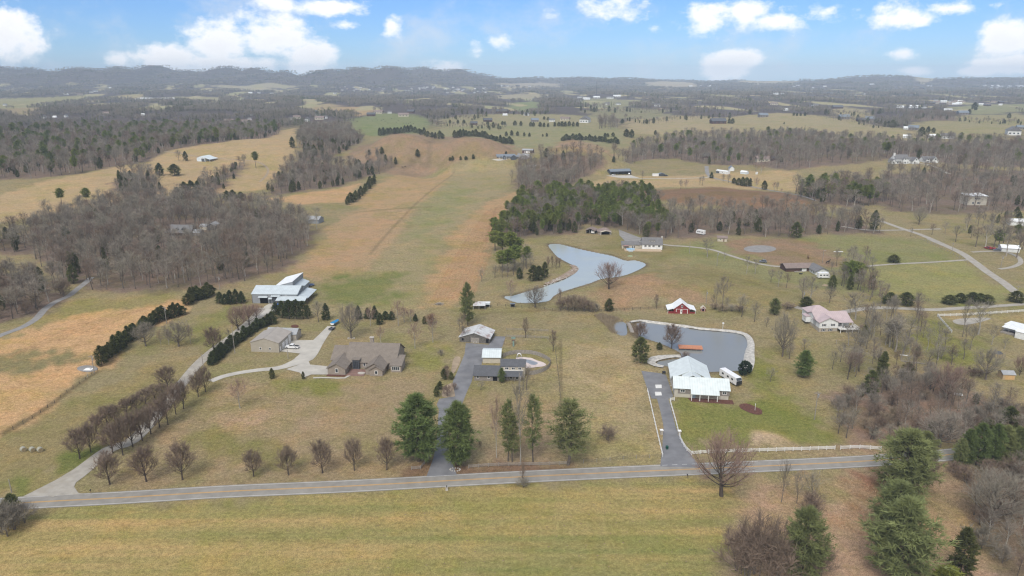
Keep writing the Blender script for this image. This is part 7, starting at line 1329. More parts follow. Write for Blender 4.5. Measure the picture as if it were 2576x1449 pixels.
fence('rail_fence', 'short white three rail fence beside the road bend', 'f', [(1190, 488), (1300, 482), (1400, 485), (1497, 494)], F_white, F_white, 2.6, wr, 1.35)
fence('rail_fence', 'white rail fence down the left side of the asphalt entry', 'e', [(2310, 50), (2340, 180), (2372, 320), (2400, 440), (2425, 545)], F_white, F_white, 2.6, wr, 1.3)
fence('rail_fence', 'white rail fence down the right side of the asphalt entry', 'e', [(2513, 118), (2480, 118), (2500, 200), (2530, 310), (2552, 400), (2576, 450), (2600, 490), (2640, 528)], F_white, F_white, 2.4, wr, 1.3)
fence('rail_fence', 'long white rail fence above the mobile home', 'c', [(1925, 585), (2050, 583), (2200, 575), (2400, 562), (2620, 548)], F_white, F_white, 3.2, wr, 1.35)
fence('rail_fence', 'white fence panel running down to the gully', 'c', [(1922, 585), (1960, 630), (2000, 675), (2030, 708)], F_white, F_white, 2.6, [(.3, 1.25)], 1.35)
for x, y, lab in ((2415, 372, 'white block pillar left of the asphalt entry'), (2550, 378, 'white block pillar right of the asphalt entry')):
    gx_, gy_, gz_ = GZ('e', x, y); t = empty('gate_pillar', (gx_, gy_, gz_), .1, lab, 'pillar'); mb = MB(); mb.box(-.42, .42, -.42, .42, -.4, 1.5); mb.build('shaft', W_block, t); mb = MB(); mb.box(-.52, .52, -.52, .52, 1.5, 1.68); mb.build('cap', M_trim, t)
fence('split_rail_fence', 'weathered split rail fence under the row of thin pines', 'e', [(960, 628), (1050, 620), (1200, 612), (1370, 610), (1550, 606), (1720, 600)], M_grwood, M_grwood, 3.0, [(.3, .42), (.65, .77), (.98, 1.1)], 1.15, pr=.08)
fence('split_rail_fence', 'weathered corner of split rails under the largest gate pine', 'e', [(530, 640), (595, 638), (640, 580), (690, 525)], M_grwood, M_grwood, 2.6, [(.3, .42), (.65, .77), (.98, 1.1)], 1.15, pr=.08)
fence('paddock_fence', 'dark board paddock fence behind the play equipment', 'b', [(1245, 742), (1330, 745), (1450, 748), (1562, 755)], M_grwood, M_grwood, 2.8, [(.3, .42), (.65, .77), (1.0, 1.12)], 1.25); fence('paddock_fence', 'dark board fence along the far side of the paddock', 'b', [(1245, 690), (1400, 693), (1560, 700)], M_grwood, M_grwood, 2.8, [(.5, .62), (1.0, 1.12)], 1.25)
fence('wire_fence', 'thin wire fence along the worn line behind the ring field', 'b', [(1615, 850), (1625, 930), (1640, 1060), (1655, 1220)], M_barkd, M_steel, 4, [(.3, .33), (.7, .73), (1.1, 1.13)], 1.25, thick=.02, pr=.06)
fence('wire_fence', 'thin wire fence from the split rails to the white fence', 'e', [(1725, 598), (1900, 585), (2170, 560), (2340, 550), (2425, 545)], M_grwood, M_steel, 4, [(.4, .43), (.8, .83), (1.1, 1.13)], 1.25, thick=.02, pr=.06)
fence('wire_fence', 'old farm fence between the strip and the red barn', 'b', [(1180, 505), (1400, 520), (1650, 545), (1900, 552), (2120, 540), (2300, 530), (2440, 530)], M_barkd, M_steel, 4, [(.4, .43), (.8, .83), (1.1, 1.13)], 1.3, thick=.02, pr=.07)
fence('wire_fence', 'farm fence along the straw field below the conifer hedge', 'a', [(740, 1000), (560, 1125), (300, 1320), (100, 1440)], M_barkd, M_steel, 4, [(.5, .53), (1.1, 1.13)], 1.25, thick=.02, pr=.06)
fence('wire_fence', 'pasture fence beside the ridge road', 'i', [(1730, 1320), (1900, 1390), (2060, 1470), (2150, 1520)], M_grwood, M_steel, 4, [(.5, .53), (1.1, 1.13)], 1.3, thick=.02, pr=.07)
fence('pool_fence', 'tall grey picket fence curving round the free-form pool', 'C', [(1230, 1010), (1330, 965), (1450, 935), (1600, 915), (1800, 915), (2000, 935), (2180, 990), (2330, 1060), (2420, 1140), (2410, 1230), (2330, 1320), (2200, 1385), (2020, 1440), (1900, 1455)], M_grwood, M_grwood, 2.2, [(.05, 1.75)], 1.8, thick=.05, pr=.06, pickets=True)
# the free-form pool inside it
A_ = smooth_closed([GZ('C', x, y)[:2] for x, y in [(1560, 1020), (1700, 1000), (1850, 1015), (1960, 1030), (2080, 1085), (2230, 1130), (2320, 1190), (2250, 1235), (2080, 1255), (1950, 1270), (1800, 1275), (1700, 1200), (1600, 1100)]], 4)
sheet('pool_deck', None, mat('pool_deck', (.55, .47, .44, 1), .9, .12, .3, col2=(.45, .36, .33, 1), k2=.6), 0.12, xy=A_)
A_ = smooth_closed([GZ('C', x, y)[:2] for x, y in [(1640, 1040), (1780, 1055), (1920, 1080), (2070, 1130), (2110, 1160), (2040, 1200), (1930, 1190), (1850, 1150), (1740, 1120)]], 4)
sheet('pool_cover', None, mat('pool_cover', (.22, .24, .27, 1), .6, .2, .6), 0.16, xy=A_)
gx_, gy_, gz_ = GZ('C', 1640, 1035); t = empty('pool_slide', (gx_, gy_, gz_+.1), 0, 'white curved slide at the edge of the free-form pool', 'slide'); mb = MB(); k = 9
for i in range(k):
    a0, a1 = i*math.pi/k, (i+1)*math.pi/k; p = lambda a: (-1.05*math.cos(a), .0, 2.1*math.sin(a)**.8)
    (x0, _, z0), (x1, _, z1) = p(a0), p(a1); mb.quad((x0, -.32, z0), (x1, -.32, z1), (x1, .32, z1), (x0, .32, z0)); mb.quad((x0, -.34, z0-.02), (x0, -.34, z0+.22), (x1, -.34, z1+.22), (x1, -.34, z1-.02)); mb.quad((x0, .34, z0+.22), (x0, .34, z0-.02), (x1, .34, z1-.02), (x1, .34, z1+.22))
mb.build('chute', P_white, t); mb = MB(); mb.tube((-1.05, -.3, 0), (-.4, -.3, 1.9), .04, .04, 5); mb.tube((-1.05, .3, 0), (-.4, .3, 1.9), .04, .04, 5); [mb.tube((-1.0+.13*i, -.3, .2+.38*i), (-1.0+.13*i, .3, .2+.38*i), .03, .03, 4) for i in range(5)]; mb.build('ladder', M_chr, t)
# play set
gx_, gy_, gz_ = GZ('C', 1495, 730); t = empty('play_set', (gx_, gy_, gz_), 0, 'wooden play set with a green slide in the yard', 'play set'); mb = MB(); [mb.quad((-.35, -.2+.9*i*.5, .1+.45*i*.75), (.35, -.2+.9*i*.5, .1+.45*i*.75), (.35, -.2+.9*(i+1)*.5, .1+.45*(i+1)*.75), (-.35, -.2+.9*(i+1)*.5, .1+.45*(i+1)*.75)) for i in range(5)]; mb.build('slide', mat('slide_green', (.11, .16, .13, 1), .5), t)
for x in (-.7, .7):
    for y in (2.2, 3.6): mb = MB(); mb.box(x-.07, x+.07, y-.07, y+.07, -.2, 2.7); mb.build('post', M_wood, t)
mb = MB(); mb.box(-.75, .75, 2.2, 3.6, 1.6, 1.72); mb.build('platform', M_wood, t); mb = MB(); mb.add([(-.9, 2.0, 2.7), (.9, 2.0, 2.7), (.9, 2.9, 3.4), (-.9, 2.9, 3.4), (.9, 3.8, 2.7), (-.9, 3.8, 2.7)], [(0, 1, 2, 3), (3, 2, 4, 5)]); mb.build('canopy', mat('slide_green', (0, 0, 0, 1)), t); mb = MB(); mb.tube((-.8, 2.9, 2.5), (-3.6, 2.9, 2.5), .07, .07, 5); mb.tube((-3.6, 2.9, 2.5), (-3.9, 2.1, 0), .06, .06, 5); mb.tube((-3.6, 2.9, 2.5), (-3.9, 3.7, 0), .06, .06, 5); [mb.tube((x, 2.9, 2.5), (x, 2.8, .5), .02, .02, 3) for x in (-1.6, -2.0, -2.7, -3.1)]; mb.build('swing_frame', M_wood, t)
# utility poles
def pole(r, x, y, top, label, arm=True, box=True, lamp=False):
    gx_, gy_, gz_ = GZ(r, x, y); h = max(4, top_h(Z(r, x, y)[0], Z(r, x, top)[1], gx_, gy_, gz_)); t = empty('utility_pole', (gx_, gy_, gz_), 0, label, 'pole')
    mb = MB(); mb.tube((0, 0, -.5), (0, 0, h), .16, .11, 7, 0, True); mb.build('shaft', M_grwood, t)
    if arm: mb = MB(); mb.box(-1.1, 1.1, -.06, .06, h-.8, h-.66); [mb.cyl(q, 0, h-.66, h-.42, .05, 6) for q in (-1, -.5, .5, 1)]; mb.build('crossarm', M_grwood, t)
    if box: mb = MB(); mb.cyl(.35, 0, h-2.2, h-1.2, .24, 9); mb.build('transformer', M_chr, t)
    if lamp: mb = MB(); mb.tube((0, 0, h-.6), (.9, -.2, h-.2), .04, .04, 5); mb.cyl(1.0, -.2, h-.4, h-.1, .2, 8); mb.build('lamp_arm', M_chr, t)
for q in [('a', 712, 1012, 872, 'tall wooden pole at the gravel pad beside the straw field'), ('a', 1258, 640, 505, 'wooden pole rising from the conifer hedge'), ('a', 1660, 388, 278, 'pole with transformer before the west wood'), ('a', 1773, 862, 655, 'thin pole in the young conifer row along the lane', False, False), ('a', 1537, 985, 870, 'lamp pole where the lane meets the house drive', False, False, True),
          ('f', 994, 262, 42, 'tall dark utility pole at the edge of the green lawn'), ('b', 1343, 1172, 1012, 'pole before the dark-roofed house', False, True), ('c', 903, 512, 388, 'pale pole among bare trees above the lower pond', True, True), ('c', 1496, 494, 375, 'pole with two lamps beside the curved lane', True, False, True), ('c', 1054, 180, 82, 'pale lamp pole behind the ranch house', False, False, True), ('d', 88, 812, 705, 'dark leaning stub pole at the left road edge', False, False),
          ('c', 175, 500, 385, 'thin pole behind the tiny red shed', False, True), ('c', 50, 110, 20, 'thin pole beside the ranch lane start', False, False), ('c', 258, 205, 95, 'thin pole below the ranch lane', False, True), ('i', 2032, 1435, 1365, 'thin pole beside the ridge road', True, False), ('c', 2400, 215, 120, 'pole inside the loop drive', True, True), ('H', 1540, 335, 210, 'pole beside the dark red garage', True, False), ('c', 2522, 420, 350, 'pole on the ridge road at the right edge', True, False), ('a', 2122, 800, 735, 'slim pole beside the garage doors', False, False), ('a', 2175, 905, 845, 'slim pole on the lawn by the garage', False, False), ('A', 1375, 790, 760, 'short dark post before the metal barn', False, False)]: pole(*q)
# small things
def small(name, label, cat, r, x, y, build, rz=0.0, group=None):
    gx_, gy_, gz_ = GZ(r, x, y); mb = MB(); ms = build(mb); o = mb.build(name, ms); o.location = (gx_, gy_, gz_); o.rotation_euler = (0, 0, rz); return tag(o, label, cat, group)
M_hay = mat('hay', (.30, .245, .15, 1), .95, .3, 3, spec=.05); M_net = mat('hay_wrap', (.30, .29, .235, 1), .8, .2, 2)
def bale(mb):
    k = 20; r = .78; p = [(r*math.cos(i*6.283/k), r*math.sin(i*6.283/k)+.74) for i in range(k)]; rr = [(q*.86, (z-.74)*.86+.74) for q, z in p]
    for j in range(k):
        a, b_ = p[j], p[(j+1) % k]; mb.add([(a[0], -.62, a[1]), (b_[0], -.62, b_[1]), (b_[0], .62, b_[1]), (a[0], .62, a[1])], [(0, 1, 2, 3)], 1)
        c, d = rr[j], rr[(j+1) % k]
        for s_ in (-1, 1): mb.add([(a[0], s_*.62, a[1]), (b_[0], s_*.62, b_[1]), (d[0], s_*.70, d[1]), (c[0], s_*.70, c[1])], [(3, 2, 1, 0) if s_ < 0 else (0, 1, 2, 3)], 1)
    for s_ in (-1, 1): mb.poly([(q, s_*.70, z) for q, z in (rr[::-1] if s_ > 0 else rr)], 0)
    return [M_hay, M_net]
for (x, y), l in zip(((178, 500), (246, 502), (305, 503)), ('leftmost round hay bale on the grass at the left', 'middle round hay bale of the three on the grass', 'right round hay bale nearest the pear trees')): small('hay_bale', l, 'hay bale', 'd', x, y, bale, .9, 'round hay bales')
def brush(mb):
    g = np.random.default_rng(5)
    for i in range(140): a = g.uniform(0, 6.283); rr = g.uniform(0, 2.6)*abs(g.normal())*.6; p = np.array([rr*math.cos(a)*1.5, rr*math.sin(a), g.uniform(0, 1.0)*(1-min(.9, rr/3))]); d = unit(g.normal(size=3)*[1, 1, .25])*g.uniform(.5, 1.5); mb.tube(p-d, p+d, .06, .03, 3)
    return M_barkp
small('brush_pile', 'pale pile of cut branches on the strip grass', 'brush pile', 'b', 740, 495, brush)
def mound(rx, ry, h, m):
    def f(mb):
        g = np.random.default_rng(9); k = 16
        rings = [[(rx*q*math.cos(i*6.283/k)*g.uniform(.9, 1.1), ry*q*math.sin(i*6.283/k)*g.uniform(.9, 1.1), h*(1-q*q)-.02) for i in range(k)] for q in (1, .75, .45, .15)]
        for a, b_ in zip(rings, rings[1:]): [mb.quad(a[i], a[(i+1) % k], b_[(i+1) % k], b_[i]) for i in range(k)]
        mb.poly(rings[-1]); return m
    return f
def dock(mb):
    mb.box(-1, 8.2, -1.3, 1.3, .45, .6, 0); mb.box(-1.05, 8.25, -1.38, -1.3, .32, .62, 0)
    for x in (.5, 3, 5.5, 7.8): [mb.cyl(x, y, -1.2, .45, .1, 7, 1) for y in (-1.1, 1.1)]
    return [M_deck, M_barkp]
x0, y0, _ = GZ('D', 1130, 25); gx_, gy_, _ = GZ('D', 1615, 48); t = empty('fishing_dock', (x0, y0, 0), math.atan2(gy_-y0, gx_-x0), 'orange timber dock standing in the lower pond', 'dock'); L_ = math.hypot(gx_-x0, gy_-y0)
mb = MB(); mb.box(-2, L_, -.2, 3.6, .85, 1.0); mb.box(-2, L_, -.27, -.2, .6, 1.02); mb.build('deck', M_deck, t)
for k in range(4):
    for y in (.0, 3.3): mb = MB(); mb.cyl(1+k*(L_-1.6)/3, y, -1.3, .85, .1, 7); mb.build('pile', M_barkp, t)
x0, y0, _ = GZ('b', 2165, 635); x1_, y1_, _ = GZ('b', 2195, 705); t = empty('plank_bridge', (x0, y0, .1), math.atan2(y1_-y0, x1_-x0), 'small plank bridge at the inlet of the lower pond', 'bridge'); L_ = math.hypot(x1_-x0, y1_-y0); mb = MB(); mb.box(0, L_, -.9, .9, .4, .52); mb.build('deck', M_grwood, t)
for s_ in (-1, 1): mb = MB(); mb.box(0, L_, s_*.88-.03, s_*.88+.03, 1.2, 1.28); [mb.box(L_*k/4-.04, L_*k/4+.04, s_*.88-.04, s_*.88+.04, .52, 1.2) for k in range(5)]; mb.build('railing', M_wood, t)
mb = MB(); mb.box(0, .3, -.9, .9, -.8, .4); mb.box(L_-.3, L_, -.9, .9, -.8, .4); mb.build('abutment', M_stone2, t)
def tramp(mb):
    k = 20
    for i in range(k):
        a0, a1 = i*6.283/k, (i+1)*6.283/k; p = lambda a, r, z: (r*math.cos(a), r*math.sin(a), z); mb.quad(p(a0, 2.1, .9), p(a1, 2.1, .9), p(a1, 1.75, .92), p(a0, 1.75, .92), 1); mb.quad(p(a0, 2.1, .7), p(a1, 2.1, .7), p(a1, 2.1, .9), p(a0, 2.1, .9), 1)
        if i % 4 == 0: mb.tube(p(a0, 2.0, 0), p(a0, 2.0, .8), .04, .04, 5, 1)
    mb.poly([(1.75*math.cos(i*6.283/k), 1.75*math.sin(i*6.283/k), .9) for i in range(k)], 0); return [P_black, P_grey]
small('trampoline', 'round black trampoline on the grass beyond the metal barn', 'trampoline', 'A', 1805, 410, tramp)
def pad(mb): mb.box(-1.6, 1.6, -1.2, 1.2, -.1, .12); mb.box(-.8, .8, -.5, .5, .12, .5); return M_trim
sheet('well_pad', [Z('a', 660+80*math.cos(q), 980+25*math.sin(q)) for q in np.linspace(0, 6.283, 16)[:-1]], M_gravb, .1); small('well_head', 'white concrete well cover on the gravel pad', 'well', 'a', 668, 985, pad); small('marker_post', 'pale marker post at the field fence end', 'post', 'a', 662, 1042, lambda mb: (mb.box(-.07, .07, -.07, .07, 0, 2.0), mb.box(-.02, .9, -.04, .04, 1.7, 1.8), M_barkp)[-1])
sheet('fire_pit', [Z('a', 2225+30*math.cos(q), 660+12*math.sin(q)) for q in np.linspace(0, 6.283, 14)[:-1]], M_mulch, .1)
def mailbox(mb): mb.box(-.05, .05, -.05, .05, 0, 1.1, 0); mb.box(-.12, .12, -.28, .28, 1.1, 1.28, 1); mb.tube((0, -.28, 1.28), (0, .28, 1.28), .12, .12, 8, 1, True); return [M_wood, P_black]
small('mailbox', 'black mailbox on a post by the gravel lane mouth', 'mailbox', 'd', 687, 822, mailbox, .1); small('mailbox', 'black mailbox on the field verge near the round russet tree', 'mailbox', 'f', 34, 705, mailbox, .1)
def stonebox(mb): mb.box(-.3, .3, -.3, .3, 0, 1.0, 0); mb.box(-.36, .36, -.36, .36, -.1, .25, 0); mb.box(-.13, .13, -.3, .3, 1.0, 1.2, 1); mb.tube((0, -.3, 1.2), (0, .3, 1.2), .13, .13, 8, 1, True); return [M_stone2, P_black]
small('stone_mailbox', 'mailbox on a pale stone pier on the field verge', 'mailbox', 'e', 796, 793, stonebox, .1)
def bin_(mb): mb.add([(-.28, -.32, 0), (.28, -.32, 0), (.28, .32, 0), (-.28, .32, 0), (-.34, -.38, 1.0), (.34, -.38, 1.0), (.34, .38, 1.0), (-.34, .38, 1.0)], [(3, 2, 1, 0), (0, 1, 5, 4), (1, 2, 6, 5), (2, 3, 7, 6), (3, 0, 4, 7)]); mb.box(-.36, .36, -.4, .42, 1.0, 1.09); mb.wheel(0, .3, .1, .1, .6, 8, 1); return [mat('bin_green', (.01, .07, .045, 1), .5), M_rub]
small('wheelie_bin', 'dark green wheeled bin beside the asphalt entry', 'bin', 'e', 2457, 484, bin_, .2)
small('lamp_post', 'white lamp post standing in the red mulch bed', 'lamp post', 'f', 545, 192, lambda mb: (mb.tube((0, 0, -.2), (0, 0, 2.2), .07, .06, 7, 0, True), mb.cyl(0, 0, 2.2, 2.55, .14, 8, 0), M_trim)[-1])
small('birdhouse_post', 'white bird house on a post above the pond bank', 'bird house', 'c', 302, 682, lambda mb: (mb.tube((0, 0, 0), (0, 0, 2.6), .09, .08, 6), mb.box(-.35, .35, -.3, .3, 2.6, 3.2), M_trim)[-1])
small('clothes_line', 'long pale clothes line frame below the pink-roofed house', 'clothes line', 'E', 940, 1110, lambda mb: (mb.box(-.06, .06, -.06, .06, -.2, 2.1), mb.box(9.2, 9.32, -.06, .06, -.2, 2.1), mb.box(-.6, 10, -.04, .04, 2.02, 2.1), M_barkp)[-1], .03)
small('trash_barrel', 'dark barrel heap on the slope beside the clothes line', 'barrel', 'E', 1565, 1045, lambda mb: (mb.cyl(-.4, 0, 0, .9, .35, 10), mb.cyl(.5, .2, 0, .7, .4, 10), mb.box(-1.1, 1.1, -.5, .6, 0, .25), M_steel)[-1])
small('garden_swing', 'dark garden swing at the edge of the trees right of the deck', 'swing seat', 'E', 1580, 685, lambda mb: (mb.tube((-.8, -.6, 0), (-.7, 0, 1.8), .05, .05, 5), mb.tube((.8, -.6, 0), (.7, 0, 1.8), .05, .05, 5), mb.tube((-.8, .6, 0), (-.7, 0, 1.8), .05, .05, 5), mb.tube((.8, .6, 0), (.7, 0, 1.8), .05, .05, 5), mb.tube((-.7, 0, 1.8), (.7, 0, 1.8), .05, .05, 5), mb.box(-.55, .55, -.25, .25, .45, .53), mb.box(-.55, .55, .2, .27, .53, 1.1), M_wood)[-1])
small('metal_sheet', 'white sheet lying tilted at the thicket edge', 'panel', 'c', 2080, 1178, lambda mb: (mb.add([(-1.4, -.6, .1), (1.4, -.6, .1), (1.4, .6, .55), (-1.4, .6, .55), (-1.4, -.6, .16), (1.4, -.6, .16), (1.4, .6, .61), (-1.4, .6, .61)], [(3, 2, 1, 0), (4, 5, 6, 7), (0, 1, 5, 4), (1, 2, 6, 5), (2, 3, 7, 6), (3, 0, 4, 7)]), M_trim)[-1], -.25)
small('scrap_heap', 'dark tarp covered heap in the yard before the mobile home', 'heap', 'c', 2385, 865, mound(1.8, 1.1, 1.1, M_steel)); small('drain_pipe', 'long pale pipe lying in the gully grass', 'pipe', 'c', 1745, 935, lambda mb: (mb.tube((-4.5, 1.6, .25), (3.5, -1.6, .25), .2, .2, 7), M_barkp)[-1]); small('drain_pipe', 'short white pipe lying in the gully grass', 'pipe', 'c', 1672, 882, lambda mb: (mb.tube((-1.6, .6, .25), (1.6, -.6, .25), .22, .22, 7), M_trim)[-1])
small('water_trough', 'dark trough on the lawn before the ranch house', 'trough', 'G', 910, 715, lambda mb: (mb.box(-.95, .95, -.4, .4, 0, .55), mb.box(-.85, .85, -.3, .3, .55, .57), P_black)[-1]); small('log_pile', 'low pale pallet heap along the ranch house front', 'pallets', 'G', 860, 660, lambda mb: ([mb.box(-2.6+i*1.1, -1.7+i*1.1, -.5, .5, 0, .35+.2*(i % 2)) for i in range(5)], M_barkp)[-1]); small('feed_trough', 'white feed trough in the horse paddock', 'trough', 'G', 1855, 160, lambda mb: (mb.box(-3.0, 3.0, -.3, .3, .1, .55), M_trim)[-1])
small('dirt_mound', 'brown soil mound below the travel trailer', 'mound', 'G', 1520, 1000, mound(1.8, 1.0, .8, M_dirt)); small('kayak', 'pale green kayak lying on the grass below the pool', 'kayak', 'F', 568, 955, lambda mb: ([mb.tube((x0_, 0, .2), (x1__, 0, .2), r0_, r1__, 8) for x0_, x1__, r0_, r1__ in ((-1.8, -.9, .03, .3), (-.9, .9, .3, .3), (.9, 1.8, .3, .03))], mat('kayak_green', (.35, .50, .34, 1), .4))[-1])
small('grill', 'black grill at the corner of the asphalt parking pad', 'grill', 'D', 640, 570, lambda mb: (mb.box(-.6, .6, -.35, .35, .6, 1.1), mb.tube((-.6, 0, 1.1), (.6, 0, 1.1), .34, .34, 10, 0, True), mb.box(-.55, -.45, -.3, .3, 0, .6), mb.box(.45, .55, -.3, .3, 0, .6), P_black)[-1]); small('statue_lamp', 'pale lamp post at the corner of the pale-roofed house', 'lamp post', 'D', 822, 870, lambda mb: (mb.cyl(0, 0, 0, .5, .25, 8), mb.tube((0, 0, .5), (0, 0, 3.3), .09, .07, 7), mb.cyl(0, 0, 3.3, 3.8, .22, 8), M_stone2)[-1])
def pines_rock(mb):
    g = np.random.default_rng(2); k = 12
    for i in range(k): a = i*6.283/k; x, y = 1.5*math.cos(a), .9*math.sin(a); mb.box(x-.2, x+.2, y-.15, y+.15, -.05, .22, rz=a, c=(x, y))
    return M_stone2
small('stone_ring', 'ring of pale stones in the red needle litter by the road', 'stone ring', 'e', 858, 640, pines_rock); small('tree_stones', 'ring of white stones round the big pale bare tree', 'stone ring', 'b', 75, 750, pines_rock)
# little planted marks in the mown field: too regular and small to be things of their own
a0 = np.array(GZ('e', 885, 958)[:2]); a1 = np.array(GZ('e', 2545, 872)[:2]); dv = (a1-a0)/np.hypot(*(a1-a0)); nv = np.array([dv[1], -dv[0]]); mb = MB(); g = np.random.default_rng(4)
for rw in range(11):
    for k in range(-11, 22):
        p = a0+dv*(k*4.6+rw*2.1)+nv*(rw*4.2)+g.normal(size=2)*.15
        if k < 3-rw*1.5 and g.uniform() < .55: continue
        z = h1(p[0], p[1]); r_ = g.uniform(.09, .17); mb.prism([(p[0]+r_*1.4*math.cos(t), p[1]+r_*math.sin(t)) for t in np.linspace(0, 6.28, 7)[:-1]], z-.05, z+.05)
tag(mb.build('soil_tufts', M_wood), kind='stuff')
# stones along the pond bar and reeds
mb = MB(); g = np.random.default_rng(8)
for (x, y) in [(g.uniform(1530, 1790), 0) for _ in range(60)]:
    y = np.interp(x, [1530, 1640, 1715, 1790], [350, 308, 268, 215])+g.normal()*6; gx_, gy_, gz_ = GZ('b', x, y); r_ = g.uniform(.25, .6); mb.prism([(gx_+r_*math.cos(t)*g.uniform(.8, 1.2), gy_+r_*math.sin(t)*g.uniform(.8, 1.2)) for t in np.linspace(0, 6.28, 7)[:-1]], gz_-.1, gz_+r_*.7)
tag(mb.build('rocks_rubble', M_riprap), kind='stuff')
J = TM(); S, W_, E = [], [], []
def reeds(poly_px, n, h):
    A = np.array([GZ(*p)[:2] for p in poly_px]); lo, hi = A.min(0), A.max(0); X = rng.uniform(lo[0], hi[0], n*3); Y = rng.uniform(lo[1], hi[1], n*3); k = poly_sd(A, X, Y) < 0; X, Y = X[k], Y[k]; zz = np.atleast_1d(H(X, Y)); B_ = np.stack([X, Y, zz-.1], 1); d = unit(rng.normal(size=B_.shape)*.35+np.array([0, 0, 1])); w_ = perp(d, rng)*.07; J.tris(B_-w_, B_+w_, B_+d*(h*rng.uniform(.6, 1.3, (len(B_), 1))))
reeds([('b', 1905, 580), ('b', 1960, 565), ('b', 2080, 595), ('b', 2130, 625), ('b', 2070, 640), ('b', 2060, 690), ('b', 2130, 728), ('b', 2040, 715), ('b', 1990, 655)], 1800, 1.6)
reeds([('b', 1590, 435), ('b', 1700, 388), ('b', 1880, 332), ('b', 2080, 288), ('b', 2160, 270), ('b', 2080, 300), ('b', 1880, 345), ('b', 1700, 402), ('b', 1560, 475), ('b', 1340, 488), ('b', 1340, 478), ('b', 1470, 475)], 1500, .8); reeds([('b', 1240, 432), ('b', 1400, 392), ('b', 1530, 355), ('b', 1520, 365), ('b', 1380, 408), ('b', 1240, 445)], 500, .8)
o = bpy.data.objects.new('reeds_foliage', J.mesh('reeds', [M_twigt])); COL.objects.link(o); tag(o, kind='stuff')
# brush grass below the road
J = TM(); n = 15000; A = np.array([ground(*p)[:2] for p in [(1860, 1290), (1910, 1225), (2200, 1195), (2420, 1200), (2450, 1300), (2480, 1470), (1880, 1470)]]); lo, hi = A.min(0), A.max(0); X = rng.uniform(lo[0], hi[0], n); Y = rng.uniform(lo[1], hi[1], n); k = (poly_sd(A, X, Y) < 0) & (vnoise(X, Y, 9, 5) > -.25); X, Y = X[k], Y[k]; B_ = np.stack([X, Y, np.atleast_1d(H(X, Y))-.05], 1); d = unit(rng.normal(size=B_.shape)*.6+np.array([.3, -.2, .8])); w_ = perp(d, rng)*.06; J.tris(B_-w_, B_+w_, B_+d*rng.uniform(.4, .9, (len(B_), 1)))
M_straw = mat('dry_grass', (.40, .295, .185, 1), .95, .3, .3, spec=.05); o = bpy.data.objects.new('dry_grass', J.mesh('dry_grass', [M_straw])); COL.objects.link(o); tag(o, kind='stuff')
# horses and cows: one skinned body each
def quadruped(name, label, cat, loc, rz, m, s=1.0, head=.35, group=None, data=None):
    if data is None:
        nodes = {'hip': (-.65, 0, 1.25, .33), 'mid': (0, 0, 1.2, .36), 'wth': (.6, 0, 1.3, .33), 'nk': (.95, 0, 1.30+head*.9, .19), 'pol': (1.15, 0, 1.35+head*1.7, .13), 'muz': (1.55, 0, 1.05+head*1.6, .075), 'tail': (-.95, 0, 1.1, .06), 'tl2': (-1.05, 0, .55, .05)}
        ed = [('hip', 'mid'), ('mid', 'wth'), ('wth', 'nk'), ('nk', 'pol'), ('pol', 'muz'), ('hip', 'tail'), ('tail', 'tl2')]
        for s_ in (-1, 1):
            nodes.update({'st%d' % s_: (-.75, s_*.2, .85, .15), 'hk%d' % s_: (-.88, s_*.2, .5, .075), 'hf%d' % s_: (-.78, s_*.2, .04, .06), 'el%d' % s_: (.6, s_*.2, .85, .12), 'kn%d' % s_: (.62, s_*.2, .48, .07), 'ff%d' % s_: (.60, s_*.2, .04, .06), 'ea%d' % s_: (1.1, s_*.09, 1.58+head*1.7, .03)})
            ed += [('hip', 'st%d' % s_), ('st%d' % s_, 'hk%d' % s_), ('hk%d' % s_, 'hf%d' % s_), ('wth', 'el%d' % s_), ('el%d' % s_, 'kn%d' % s_), ('kn%d' % s_, 'ff%d' % s_), ('pol', 'ea%d' % s_)]
        ks = list(nodes); me = bpy.data.meshes.new(name); me.from_pydata([nodes[k][:3] for k in ks], [(ks.index(a), ks.index(b_)) for a, b_ in ed], [])
        o = bpy.data.objects.new(name, me); COL.objects.link(o); sk = o.modifiers.new('skin', 'SKIN'); o.modifiers.new('sub', 'SUBSURF').levels = 1; o.modifiers['sub'].render_levels = 1; me.materials.append(m)
        if not me.skin_vertices: 
            bm_ = bmesh.new(); bm_.from_mesh(me); bm_.verts.layers.skin.verify(); bm_.to_mesh(me); bm_.free()
        for i, k in enumerate(ks): v = me.skin_vertices[0].data[i]; v.radius = (nodes[k][3],)*2; v.use_root = (i == 0)
        dg = bpy.context.evaluated_depsgraph_get(); me2 = bpy.data.meshes.new_from_object(o.evaluated_get(dg)); me2.materials.clear(); me2.materials.append(m); bpy.data.objects.remove(o); me2.polygons.foreach_set('use_smooth', [True]*len(me2.polygons)); data = me2
    o = bpy.data.objects.new(name, data); COL.objects.link(o); o.location = loc; o.rotation_euler = (0, 0, rz); o.scale = (s, s, s); return tag(o, label, cat, group)
M_coatd = mat('coat_dark', (.022, .016, .014, 1), .6); M_coatb = mat('coat_bay', (.11, .055, .03, 1), .6)
quadruped('horse', 'dark horse standing behind the ranch house', 'horse', GZ('G', 1585, 455), .15, M_coatd, 1.25, .45); quadruped('horse', 'brown horse facing away in the paddock', 'horse', GZ('G', 1095, 330), 1.5, M_coatb, 1.15, .45)
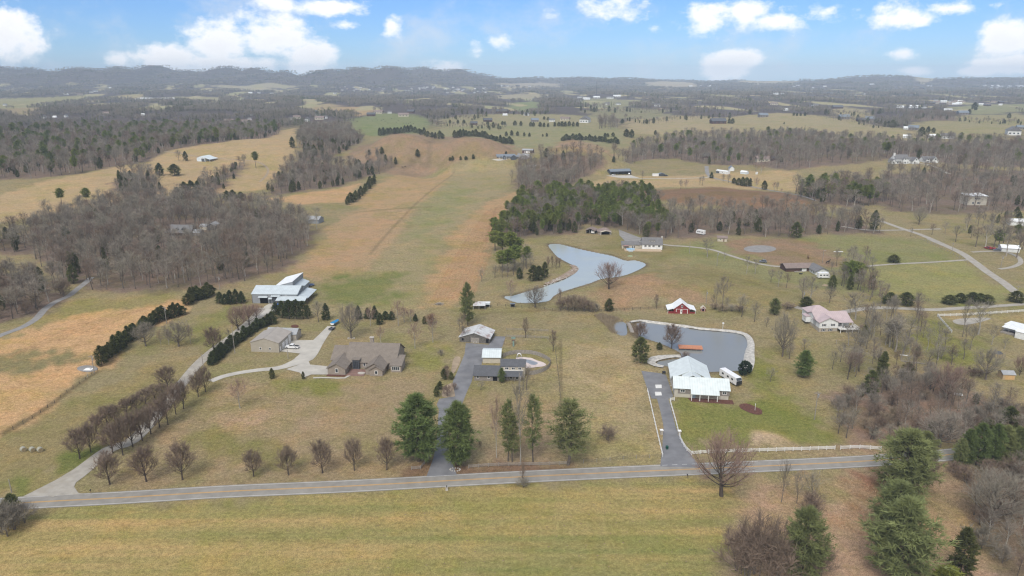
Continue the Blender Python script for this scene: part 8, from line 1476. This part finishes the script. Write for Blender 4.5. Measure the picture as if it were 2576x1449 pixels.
cow = quadruped('cow', 'black cow nearest the knoll on the brown slope', 'cow', GZ('h', 482, 798), .2, M_coatd, 1.0, .1); quadruped('cow', 'black cow lowest on the brown slope left of the strip', 'cow', GZ('h', 462, 803), 2.8, M_coatd, 1.0, .1, data=cow.data)
for x, y in [(70, 442), (95, 440), (150, 420), (262, 432), (272, 445), (305, 448), (320, 442), (330, 455), (378, 435), (430, 450), (470, 470), (490, 470), (508, 470), (522, 462), (545, 472), (200, 440), (235, 452), (120, 455), (350, 468), (415, 462)]:
    quadruped('cow', 'black cow grazing in the bright green far field', 'cow', GZ('h', x, y), rng.uniform(0, 6.28), M_coatd, 1.1, .1, 'cows in the green field', cow.data)
# radio mast on the middle hills
gx_, gy_, gz_ = GZ('h', 1925, 272); hh_ = top_h(Z('h', 1925, 0)[0], Z('h', 0, 150)[1], gx_, gy_, gz_); t = empty('radio_mast', (gx_, gy_, gz_), 0, 'slender dark lattice mast on the middle hills', 'mast'); mb = MB(); wd = 1.8
for k in range(3): a = k*2.094; mb.tube((wd*math.cos(a), wd*math.sin(a), 0), (wd*.6*math.cos(a), wd*.6*math.sin(a), hh_), .5, .4, 4)
n = 18
for i in range(n):
    for k in range(3): a, c = k*2.094, (k+1)*2.094; f0, f1 = i/n, (i+1)/n; w0, w1 = wd*(1-.4*f0), wd*(1-.4*f1); mb.tube((w0*math.cos(a), w0*math.sin(a), hh_*f0), (w1*math.cos(c), w1*math.sin(c), hh_*f1), .22, .22, 3)
mb.build('lattice', M_steel, t)
# power line on the lane poles
HAZE_D = 0.000085
# ---------------------------------------------------------------- the air
mb = MB(); mb.box(-21000, 21000, -400, 14500, -120, 275)
hz = mb.build('haze', []); tag(hz, kind='stuff')
mh = bpy.data.materials.new('air'); mh.use_nodes = True; nt = mh.node_tree
for n_ in list(nt.nodes):
    if n_.type == 'BSDF_PRINCIPLED': nt.nodes.remove(n_)
pv = nd(nt, 'ShaderNodeVolumePrincipled'); pv.inputs['Color'].default_value = (0.66, 0.81, 1.0, 1); pv.inputs['Anisotropy'].default_value = -0.35; pv.inputs['Density'].default_value = HAZE_D
nt.links.new(pv.outputs[0], nt.nodes['Material Output'].inputs['Volume'])
hz.data.materials.append(mh); hz.display_type = 'WIRE'
